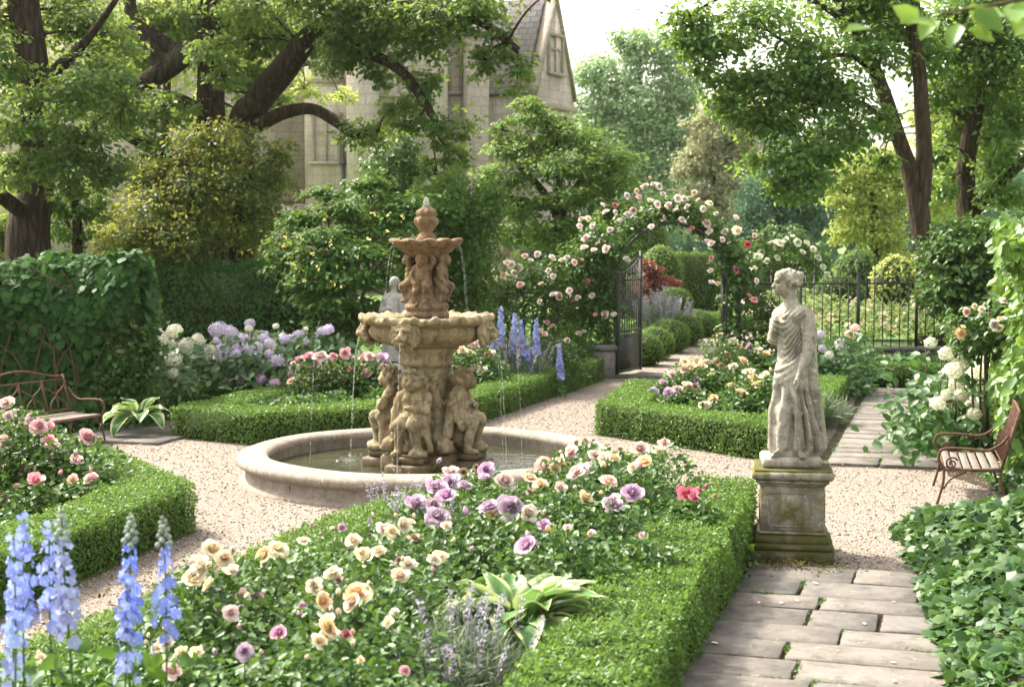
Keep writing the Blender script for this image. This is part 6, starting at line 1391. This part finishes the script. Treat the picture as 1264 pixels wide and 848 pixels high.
# ------------------------------------------------------------------ hostas
def hosta(label, base, n, L, W, mat='hosta leaves', name='hosta', cat='hosta', up=1.0):
    mb = MB(); base = np.array(base, float)
    for k in range(n):
        f = (k + .5) / n; a = k * 2.39996 + .3 * rng.normal(); el = R(72 - 62 * f ** .8) * up; l = L * (.62 + .45 * f) * rng.uniform(.85, 1.12); w_ = W * (.7 + .35 * f) * rng.uniform(.85, 1.1)
        pet = .42 * l; nu, nv = 9, 7; V, ed = [], []; bend = R(50 + 40 * f) ; tw = .35 * rng.normal()
        p = np.array((.03, 0, .02)); ang = el; ds = (pet) / 4
        for _ in range(4): p = p + np.array((math.cos(ang), 0, math.sin(ang))) * ds
        for i in range(nu):
            t = i / (nu - 1); an = el - bend * t; 
            if i: p = p + np.array((math.cos(an), 0, math.sin(an))) * (l / (nu - 1))
            ww = w_ * (math.sin(PI * min(1, (.06 + .94 * t)) ** .72) ** .85 if t < 1 else .01)
            for j in range(nv):
                v = -1 + 2 * j / (nv - 1); lift = .34 * abs(v) ** 1.6 * ww + .010 * math.sin(v * 9) * (ww / max(W, 1e-6)) + .012 * math.sin(t * 9 + v * 3 + k)
                V.append((p[0] - math.sin(an) * lift, ww * v * (1 - .06 * abs(v)) + tw * lift, p[2] + math.cos(an) * lift)); ed.append(max(abs(v), .8 if t > .93 else 0) * (.9 + .2 * rng.random()))
        Fc = [(i * nv + j, (i + 1) * nv + j, (i + 1) * nv + j + 1, i * nv + j + 1) for i in range(nu - 1) for j in range(nv - 1)]
        mb.add(turn(V, a, base), Fc, tint=rng.random(), edge=np.array(ed))
        mb.add(*tube(turn([(.0, 0, 0), (.03 + pet * math.cos(el) * .5, 0, pet * math.sin(el) * .5), (.03 + pet * math.cos(el), 0, .02 + pet * math.sin(el))], a, base), .006, 5), tint=.3)
    return tag(mb.build(name, mat, None, True, base), label, cat)
hosta('large variegated hosta with cream edged leaves in the foreground bed', (*P(640, 742, .5)[:2], .30), 48, .50, .13)
hosta('variegated hosta with broad leaves at the foot of the ivy wall', (*P(172, 505, .35)[:2], .22), 16, .40, .12)
hosta('small variegated hosta in the shade behind the statue arm', (*P(1012, 478, .2)[:2], .05), 18, .26, .09)
hosta('pale green hosta below the right bench beside the ivy', (*P(1215, 632, .3)[:2], .10), 30, .34, .065)
hosta('bright green hosta half out of frame at the right edge', (*P(1258, 625, .4)[:2], .2), 26, .36, .10)

# ------------------------------------------------------------------ delphiniums
FLO = T_([(0, 0, 0)] + [(r_ * math.cos(2 * PI * k / 10), r_ * math.sin(2 * PI * k / 10), z_) for k in range(10) for r_, z_ in (((1.0, .22) if k % 2 == 0 else (.76, .02)),)], [(0, 1 + k, 1 + (k + 1) % 10) for k in range(10)])
def delph_mesh(seed, H, Ls, rad, nf, budn, fl, col):
    r = np.random.default_rng(seed); sm, pm, bm = MB(), MB(), MB()
    sway = lambda z: np.array((.03 * math.sin(z * 2 + seed), .02 * math.sin(z * 1.7 + seed * 2), z))
    sm.add(*tube([sway(z) for z in np.linspace(0, H, 10)], np.linspace(.007, .003, 10), 6))
    i = np.arange(nf) / nf; a = np.arange(nf) * 2.39996; z = H - Ls + (Ls * (1 - .22 * (budn > 0))) * i
    rr = rad * (1 - .6 * i ** 1.3) * r.uniform(.55, 1.45, nf); z = z + .02 * r.normal(size=nf)
    c = np.array([sway(q) for q in z]); d = np.stack([np.cos(a), np.sin(a), .15 + .1 * r.normal(size=nf)], 1)
    pm_ = c + d * rr[:, None]
    scatter(pm, FLO, pm_, d + .3 * r.normal(size=(nf, 3)), fl * (1 - .45 * i) * r.uniform(.8, 1.15, nf), tint=np.clip(.5 + .25 * r.normal(size=nf), 0, 1))
    nf0 = sum(len(f) for f in pm.f); scatter(pm, LEAF4, pm_ + unit(d) * .006 - (0, 0, .0), d, fl * .36, tint=np.ones(nf))
    for k in range(budn):
        zz = H - Ls * .24 * (1 - k / budn); an = k * 2.4; q = sway(zz) + np.array((math.cos(an), math.sin(an), 0)) * .022 * (1.3 - k / budn); s = .011 * (1.2 - .5 * k / budn)
        bm.add(*lathe([(.001, -s), (s * .8, -s * .5), (s, 0), (s * .8, s * .6), (.001, s * 1.1)], q, 8), tint=r.random())
    n = int(22 * H); zz = r.random(n) * (H - Ls) * .95; an = r.random(n) * 6.28
    lm = MB(); scatter(lm, LEAF6, np.array([sway(q) for q in zz]) + np.stack([np.cos(an) * .05, np.sin(an) * .05, zz * 0], 1), np.array((0, -.2, .8)) + .5 * r.normal(size=(n, 3)), .10 * r.uniform(.6, 1.3, n), np.stack([np.cos(an), np.sin(an), -.3 + zz * 0], 1))
    fm = pm.mesh('florets', col); fm.materials.append(MATS['white petals']); fm.polygons.foreach_set('material_index', (np.arange(len(fm.polygons)) >= nf0).astype(np.int32))
    return sm.mesh('stem', 'green stem'), fm, (bm.mesh('buds', 'bud skin', True) if budn else None), lm.mesh('leaves', 'herb leaves')
def delphinium(label, tip, group, ms):
    sm, pm, bm, lm, H = ms; r = thing('delphinium', label, 'delphinium', (tip[0], tip[1], tip[2] - H), rng.random() * 6, group)
    child('stem', sm, r, (0, 0, 0)); child('flower_spike', pm, r, (0, 0, 0)); child('leaves', lm, r, (0, 0, 0))
    if bm: child('buds', bm, r, (0, 0, 0))
    return r
GD = 'delphiniums in the near left corner'
DV = [(*delph_mesh(3, 1.45, .44, .042, 50, 0, .031, 'blue petals'), 1.45), (*delph_mesh(5, 1.45, .52, .042, 50, 18, .031, 'blue petals'), 1.45), (*delph_mesh(8, 1.40, .38, .040, 42, 0, .030, 'pale blue petals'), 1.40)]
for px, py, Y, v, lab in [(84, 628, 6.0, 1, 'tallest blue delphinium spike of the near left clump'), (28, 642, 6.0, 0, 'blue delphinium left of the tallest spike'), (8, 665, 5.8, 2, 'pale blue delphinium cut by the left edge'),
        (66, 652, 6.2, 2, 'pale delphinium just behind the tallest spike'), (196, 638, 6.1, 1, 'dark blue delphinium with grey buds beside the peach roses'), (162, 632, 6.2, 1, 'budding delphinium with few open florets left of the dark blue one'), (148, 720, 6.1, 2, 'short pale delphinium side spike low in the clump'),
        (14, 725, 6.0, 2, 'low pale blue delphinium spike near the left edge')]:
    delphinium(lab, D(px, py, Y), GD, DV[v])
GE = 'delphiniums behind the fountain'
DW = [(*delph_mesh(13, 1.5, .58, .050, 90, 0, .042, 'pale blue petals'), 1.5), (*delph_mesh(14, 1.4, .55, .045, 80, 0, .040, 'blue petals'), 1.4)]
for px, py, v, lab in [(618, 380, 0, 'leftmost tall blue delphinium right of the fountain bowl'), (635, 388, 0, 'tallest pale delphinium in the middle of the far group'), (644, 396, 1, 'deep blue delphinium close behind the middle spike'), (664, 394, 1, 'slender blue delphinium at the right of the far group'),
        (609, 416, 0, 'short delphinium beside the creamy peach rose bush'), (691, 425, 1, 'small isolated delphinium before the blush climbing rose'), (652, 433, 0, 'low delphinium rising from the silver catmint')]:
    o = delphinium(lab, D(px, py, 24.0), GE, DW[v])
    o.location.z = min(0.02, o.location.z)

# ------------------------------------------------------------------ silver herbs, lavender
SPK = {}
def spike_mesh(var, smat):
    if (var, smat) not in SPK:
        r = np.random.default_rng(70 + var); m = MB(); q = smooth_path([(0, 0, 0), (.03 * r.normal(), .03 * r.normal(), .5), (0, 0, 1)], 4)
        m.add(*tube(q, np.linspace(.006, .003, len(q)), 4)); u = np.repeat(1 - np.linspace(0, .38, 10), 4)
        scatter(m, LEAF4, np.stack([.012 * r.normal(size=40), .012 * r.normal(size=40), u], 1), r.normal(size=(40, 3)), .046, r.normal(size=(40, 3)) + (0, 0, .4))
        SPK[(var, smat)] = m.mesh('flower_spike', smat)
    return SPK[(var, smat)]
def tuft(name, label, c, rad, h, n, mat, cat, spikes=0, smat='lavender spikes', blade=.10):
    root = thing(name, label, cat, (*c[:2], 0)); mb = MB(); a = rng.random(n) * 6.28; q = rad * np.sqrt(rng.random(n)); t = rng.random(n)
    xy = np.stack([np.cos(a) * q, np.sin(a) * q], 1); hh = h * np.sqrt(np.maximum(.05, 1 - (q / rad) ** 2 * .75)) * (.85 + .15 * rng.random(n))
    pos = np.concatenate([xy * (.6 + .4 * t[:, None]), (hh * t)[:, None]], 1) + np.array((*c[:2], 0))
    d = np.concatenate([xy / rad * .9, np.ones((n, 1))], 1) + .45 * rng.normal(size=(n, 3)); d[:, 2] = np.abs(d[:, 2])
    scatter(mb, LANCE, pos, rng.normal(size=(n, 3)), blade * rng.uniform(.6, 1.3, n), d); mb.build('foliage', mat, root)
    for k in range(spikes):
        an = rng.random() * 6.28; qq = rad * math.sqrt(rng.random()); v = np.array((math.cos(an) * qq, math.sin(an) * qq, 0)); L = h * (1.15 + .3 * rng.random()) * (1 - .3 * (qq / rad) ** 2)
        e = Vector((*(v[:2] * .65), L)).to_track_quat('Z', 'Y').to_euler()
        child('flower_spike', spike_mesh(k % 3, smat), root, v * .6, e, math.hypot(qq * .65, L))
    return root
tuft('lavender', 'silver lavender with pale spikes in front of the large hosta', P(560, 812, .36), .42, .54, 6500, 'silver leaves', 'lavender', 26)
tuft('lavender', 'silver grey lavender between the peach roses and the hosta', P(525, 672, .42), .32, .66, 3600, 'silver leaves', 'lavender', 14)
tuft('lavender', 'pale lavender clump spilling onto the gravel by the pool', P(490, 630, .30), .30, .44, 2200, 'silver leaves', 'lavender', 14)
tuft('lavender', 'young lavender at the bottom edge left of centre', P(420, 838, .30), .26, .40, 1800, 'silver leaves', 'lavender', 16)
tuft('catmint', 'wide silver catmint behind the angled box hedge', (.0, 24.3, 0), .62, .78, 3000, 'silver leaves', 'catmint', 40, 'lavender spikes', .16)
tuft('catmint', 'small silver catmint near the gate pier', (.62, 26.0, 0), .40, .6, 1300, 'silver leaves', 'catmint', 24, 'lavender spikes', .16)
tuft('catmint', 'silver catmint at the corner behind the garden statue', P(1015, 500, .3), .40, .45, 1200, 'silver leaves', 'catmint', 0, 'violet petals', .14)
tuft('grassy_shrub', 'dark feathery rosemary bush beside the gate pier', (1.0, 27.0, 0), .40, .95, 1800, 'lilac leaves', 'shrub', 0, 'violet petals', .2)
tuft('catmint', 'grey flowering catmint inside the gateway', (3.45, 35.2, 0), .65, .95, 2600, 'silver leaves', 'catmint', 60, 'lavender spikes', .2)

# ------------------------------------------------------------------ low planting that fills the beds
cover('bed_greenery', 'low mixed green leaves filling the foreground rose bed', [(-.75, 5.2), (1.35, 12.6), (.4, 12.9), (-.9, 12.0), (-2.9, 5.2)], .40, .062, 'rose leaves', 2.3, seed=11, holes=[(*P(640, 742, .5)[:2], .44), (*(P(640, 742, .5)[:2] - (.05, .55)), .36), (*P(560, 812, .36)[:2], .36), (*P(525, 672, .42)[:2], .28)], bumps=2.2)
cover('bed_greenery', 'fresh green geranium leaves in the near left corner of the bed', [(-3.2, 5.0), (-1.0, 5.0), (-.9, 8.2), (-2.0, 8.9)], .46, .060, 'herb leaves', 2.0, seed=12)
cover('bed_greenery', 'dark rose foliage filling the left bed', [(-4.4, 8.0), (-3.65, 12.6), (-4.8, 14.7), (-7.4, 14.6), (-7.4, 8)], .38, .070, 'rose leaves', 2.0, seed=13)
cover('bed_greenery', 'green undergrowth in the bed behind the fountain', [(-4.0, 19.6), (-3.2, 19.1), (-1.9, 19.9), (-.8, 21.0), (1.2, 27.0), (-3.2, 27), (-3.6, 22)], .40, .085, 'rose leaves', 1.8, seed=14)
cover('bed_greenery', 'green undergrowth in the bed behind the draped statue', [(1.7, 19.6), (3.0, 17.9), (5.2, 25.2), (4.0, 26.6), (2.4, 23.5)], .44, .080, 'herb leaves', 1.8, seed=15)
cover('bed_greenery', 'broad leaved planting along the foot of the low fence wall', BED_E, .52, .14, 'broad leaves', 2.0, seed=16)
cover('bed_greenery', 'leafy ground cover below the white hydrangea at the right border', [(4.95, 15.9), (7.0, 24.5), (9.0, 24), (6.4, 14.0), (5.0, 14.2), (4.85, 15.2)], .50, .095, 'broad leaves', 2.0, seed=17, edge=.4)
cover('bed_greenery', 'shaded leaves below the ivy wall and hydrangeas', [(-9, 19.0), (-6.0, 19.2), (-4.7, 20.6), (-5.0, 21.4), (-3.5, 24.6), (-3.0, 27.2), (-9, 27)], .34, .10, 'ivy wall leaves', 1.7, seed=18)
cover('bed_greenery', 'dark leaves around the feet of the left bench', [(-6.1, 18.9), (-4.7, 20.1), (-4.9, 20.9), (-7.6, 20.6), (-7.4, 18.4)], .22, .09, 'ivy wall leaves', 1.6, seed=23, edge=.3)
cover('ivy_carpet', 'glossy ivy carpet spilling over the right edge of the near path', [(2.42, 4.6), (2.50, 8.7), (3.0, 11.2), (3.35, 13.3), (4.3, 13.6), (5.2, 12.6), (6.0, 9.5), (5.0, 4.6)], .46, .098, 'ivy leaves', 2.6, IVY, seed=19, edge=.55, low=.35, up=.75)
cover('border_greenery', 'green leaves under the bench side border at the right edge', [(4.15, 13.9), (4.9, 14.3), (6.6, 14.6), (6.4, 12.2), (4.9, 12.9)], .34, .11, 'herb leaves', 1.8, seed=20, edge=.35)
cover('meadow_planting', 'pale sunlit meadow planting seen through the iron fence', [(4.6, 29.0), (12, 28.6), (14, 38), (6.3, 38)], 1.25, .15, 'meadow leaves', 1.6, LEAF4, seed=21, bumps=1.1)
cover('meadow_planting', 'mixed perennials left of the path inside the gate', [(-5, 29), (1.9, 28.8), (3.0, 36), (-3, 40)], .7, .15, 'herb leaves', 1.1, LEAF4, seed=22)
mb = MB(); n = 260
ii = np.stack([rng.uniform(5, 11, n), rng.uniform(29.5, 36, n), rng.uniform(.7, 1.15, n)], 1); scatter(mb, FLO, ii, np.array((0, -.8, .5)) + .4 * rng.normal(size=(n, 3)), .07 * rng.uniform(.6, 1.3, n))
tag(mb.build('meadow_blossom', 'blush petals'), 'scattered pale pink blossom over the meadow planting beyond the fence', 'flowers', None, 'stuff')
# shrubs and topiary inside the gate
def ball(name, label, c, r, mat, leaf, cat='topiary', dens=1.3, group=None):
    root = thing(name, label, cat, (c[0], c[1], 0), 0, group); mb = MB(); n = int(4 * PI * np.prod(r) ** (2 / 3) / (leaf * leaf * .5) * dens)
    d = unit(rng.normal(size=(n, 3))); pos = np.asarray(c) + d * r * (1 + .05 * vnoise(d, 4, 3)[:, None] + .03 * rng.normal(size=(n, 1)))
    k = pos[:, 2] > .01
    scatter(mb, LEAF4, pos[k], d[k] + .5 * rng.normal(size=(k.sum(), 3)), leaf * rng.uniform(.7, 1.3, k.sum())); mb.build('leaves', mat, root)
    V, Fc = lathe([(.01, -1), (.5, -.87), (.87, -.5), (1, 0), (.87, .5), (.5, .87), (.01, 1)], n=20); MB().add(V * (np.array(r) * .92) + np.asarray(c), Fc).build('twigs_or_core', 'dark core', root); return root  # solid dark core added inside the ball to block light
GT = 'clipped box balls along the inner path'
for k, (px, Y, r, lab) in enumerate([(795, 29.8, .40, 'first clipped box ball just inside the iron gate'), (808, 31.2, .42, 'second box ball along the inner path'), (826, 33.0, .46, 'box ball in the middle of the inner row'), (845, 35.0, .44, 'last box ball where the inner path opens onto lawn')]):
    ball('box_ball', lab, (XP(px, Y), Y, r * .75), (r, r, r * .85), 'box leaves', .045, group=GT)
ball('topiary', 'dark round topiary ball above the catmint inside the gate', D(832, 374, 36.5), (.46, .46, .36), 'box leaves dark', .05)
ball('topiary', 'low wide clipped box mound beside the far lawn', D(858, 402, 38), (.62, .5, .40), 'box leaves dark', .05)
ball('topiary', 'rounded bright green conical shrub behind the red maple', D(816, 345, 43), (.62, .62, .95), 'maple leaves', .08)
ball('topiary', 'tall soft green conical shrub deep inside the gateway', D(796, 310, 46), (.7, .7, 1.3), 'maple leaves', .08)
tree('red_maple', 'small dark red leaved maple seen through the gateway', [[foot(806, 40, 3)] + Lm([(806, 370, 2), (800, 340, 1.5)], 40)], Bl([(802, 332, 18, 10), (815, 348, 22, 12), (800, 358, 20, 12), (828, 358, 14, 10)], 40), 'red leaves', .09, 'oak bark', at0(806, 40), 'shrub', 1.0)
hedge('clipped_hedge', 'tall clipped hedge across the far end of the inner garden', [(1.5, 47), (9.5, 46)], 1.0, 1.95, .085, 'box leaves dark', dens=1.8)
hedge('clipped_hedge', 'low flat hedge beyond the lawn inside the gateway', [(4.6, 40.5), (6.6, 40.2)], .8, .45, .07, 'box leaves', dens=1.8)
for lab, c, r in [('pale shrub rounding up behind the right end of the iron fence', D(1105, 350, 33), (.5, .5, .6)), ('dark rounded shrub behind the middle of the iron fence', D(1060, 345, 37), (.6, .6, .7)), ('soft green shrub right of the far white arch', D(1035, 370, 35), (.6, .5, .6))]:
    ball('garden_shrub', lab, c, r, 'lime leaves' if 'pale' in lab else 'lilac leaves', .10, 'shrub', 1.2)
ball('box_mound', 'little bright box mound at the edge of the gravel by the ivy', (*P(1160, 650, .12)[:2], .10), (.17, .17, .16), 'box leaves', .028, 'shrub', 1.4)
# loose pebbles over the packed gravel
def _peb():
    v = [(0, 0, .5)] + [(.6 * math.cos(q), .5 * math.sin(q), .08 * (-1) ** k) for k, q in enumerate(np.arange(6) * PI / 3)] + [(0, 0, -.3)]
    return T_(v, [(0, 1 + k, 1 + (k + 1) % 6) for k in range(6)] + [(7, 1 + (k + 1) % 6, 1 + k) for k in range(6)])
PEB = _peb(); mb = MB(); n = 26000
yy = 8.0 + 16 * rng.random(n) ** 1.4; xx = -4.8 + 10.5 * rng.random(n); q = np.stack([xx, yy], 1)
ok = np.hypot(xx - FX, yy - FY) > 2.0
for bd in (BED_F, BED_L, BED_B, BED_M): ok &= ~inside(q, bd)
pt = [tuple(np.array((.82, 8.76)) + AX * t + PX * u) for t, u in ((-6, -.2), (3.25, -.2), (3.25, 1.95), (-6, 1.95))]; pu = [tuple(np.array((3.47, 16.9)) + AX * t + PX * u) for t, u in ((0, -.1), (8.8, -.1), (8.8, 1.5), (0, 1.5))]
ok &= ~inside(q, pt) & ~inside(q, pu); q = q[ok]; n = len(q)
scatter(mb, PEB, np.concatenate([q, np.full((n, 1), .012)], 1), np.array((0, 0, 1.0)) + .35 * rng.normal(size=(n, 3)), .017 * rng.uniform(.6, 1.6, n))
tag(mb.build('loose_pebbles', 'pebbles'), 'loose pale and brown pebbles scattered over the gravel', 'pebbles', None, 'stuff')
mb = MB(); n = 700
fx = np.concatenate([1.95 + .28 * rng.normal(size=200), -2.75 + .25 * rng.normal(size=200), rng.uniform(-4, 5, 300)]); fy = np.concatenate([rng.uniform(11.5, 13.2, 200), rng.uniform(10.5, 13.5, 200), rng.uniform(10, 20, 300)])
ok = np.hypot(fx - FX, fy - FY) > 2.05; q = np.stack([fx, fy], 1)[ok]
scatter(mb, LEAF4, np.concatenate([q, .022 + .01 * rng.random((len(q), 1))], 1), np.array((0, 0, 1.0)) + .5 * rng.normal(size=(len(q), 3)), .035 * rng.uniform(.5, 1.5, len(q)))
tag(mb.build('fallen_leaves', 'dry leaves'), 'dry brown and green leaf litter along the gravel edges', 'leaf litter', None, 'stuff')
# moss at the foot of the pedestal, petals on the paving
mb = MB(); n = 900
q = np.stack([rng.normal(size=n) * .26 + 2.16, rng.normal(size=n) * .17 + 11.72, np.full(n, .046)], 1); q[:, 2] += .012 * rng.random(n)
scatter(mb, LEAF4, q, np.array((0, 0, 1.0)) + .4 * rng.normal(size=(n, 3)), .030 * rng.uniform(.5, 1.4, n)); tag(mb.build('moss_patch', 'moss'), 'mossy patch on the paving at the foot of the pedestal', 'moss', None, 'stuff')
PT = T_([(0, 0, 0), (.35, -.3, .12), (.9, -.22, .10), (1, .1, .02), (.6, .34, .10), (.2, .25, .05)], [(0, 1, 2), (0, 2, 3), (0, 3, 4), (0, 4, 5)])
for k, (px, py) in enumerate([(937, 744), (966, 743), (985, 742), (887, 794), (1100, 742), (1099, 817), (1104, 838), (1010, 720), (890, 700), (1068, 770)]):
    p = P(px, py, .052); tag(scatter(MB(), PT, np.array([p]), np.array((.1, 0, 1.0)), .035 + .012 * rng.random()).build('fallen_petal', 'fallen petal', None, False, p), 'pale petal fallen on the grey paving of the near path', 'petal', 'petals fallen on the near path')

# ------------------------------------------------------------------ the hazy summer air
hz = NT('hazy air'); pv = hz.n('VolumePrincipled', Color=(1.0, .97, .90)); pv.inputs['Density'].default_value = .00016; pv.inputs['Anisotropy'].default_value = .3
hz.t.links.new(pv.outputs[0], hz.out.inputs['Volume'])
tag(MB().add(*box((0, 80, -1), (260, 180, 26))).build('haze', 'hazy air'), 'thin warm haze in the air over the garden', 'haze', None, 'stuff')
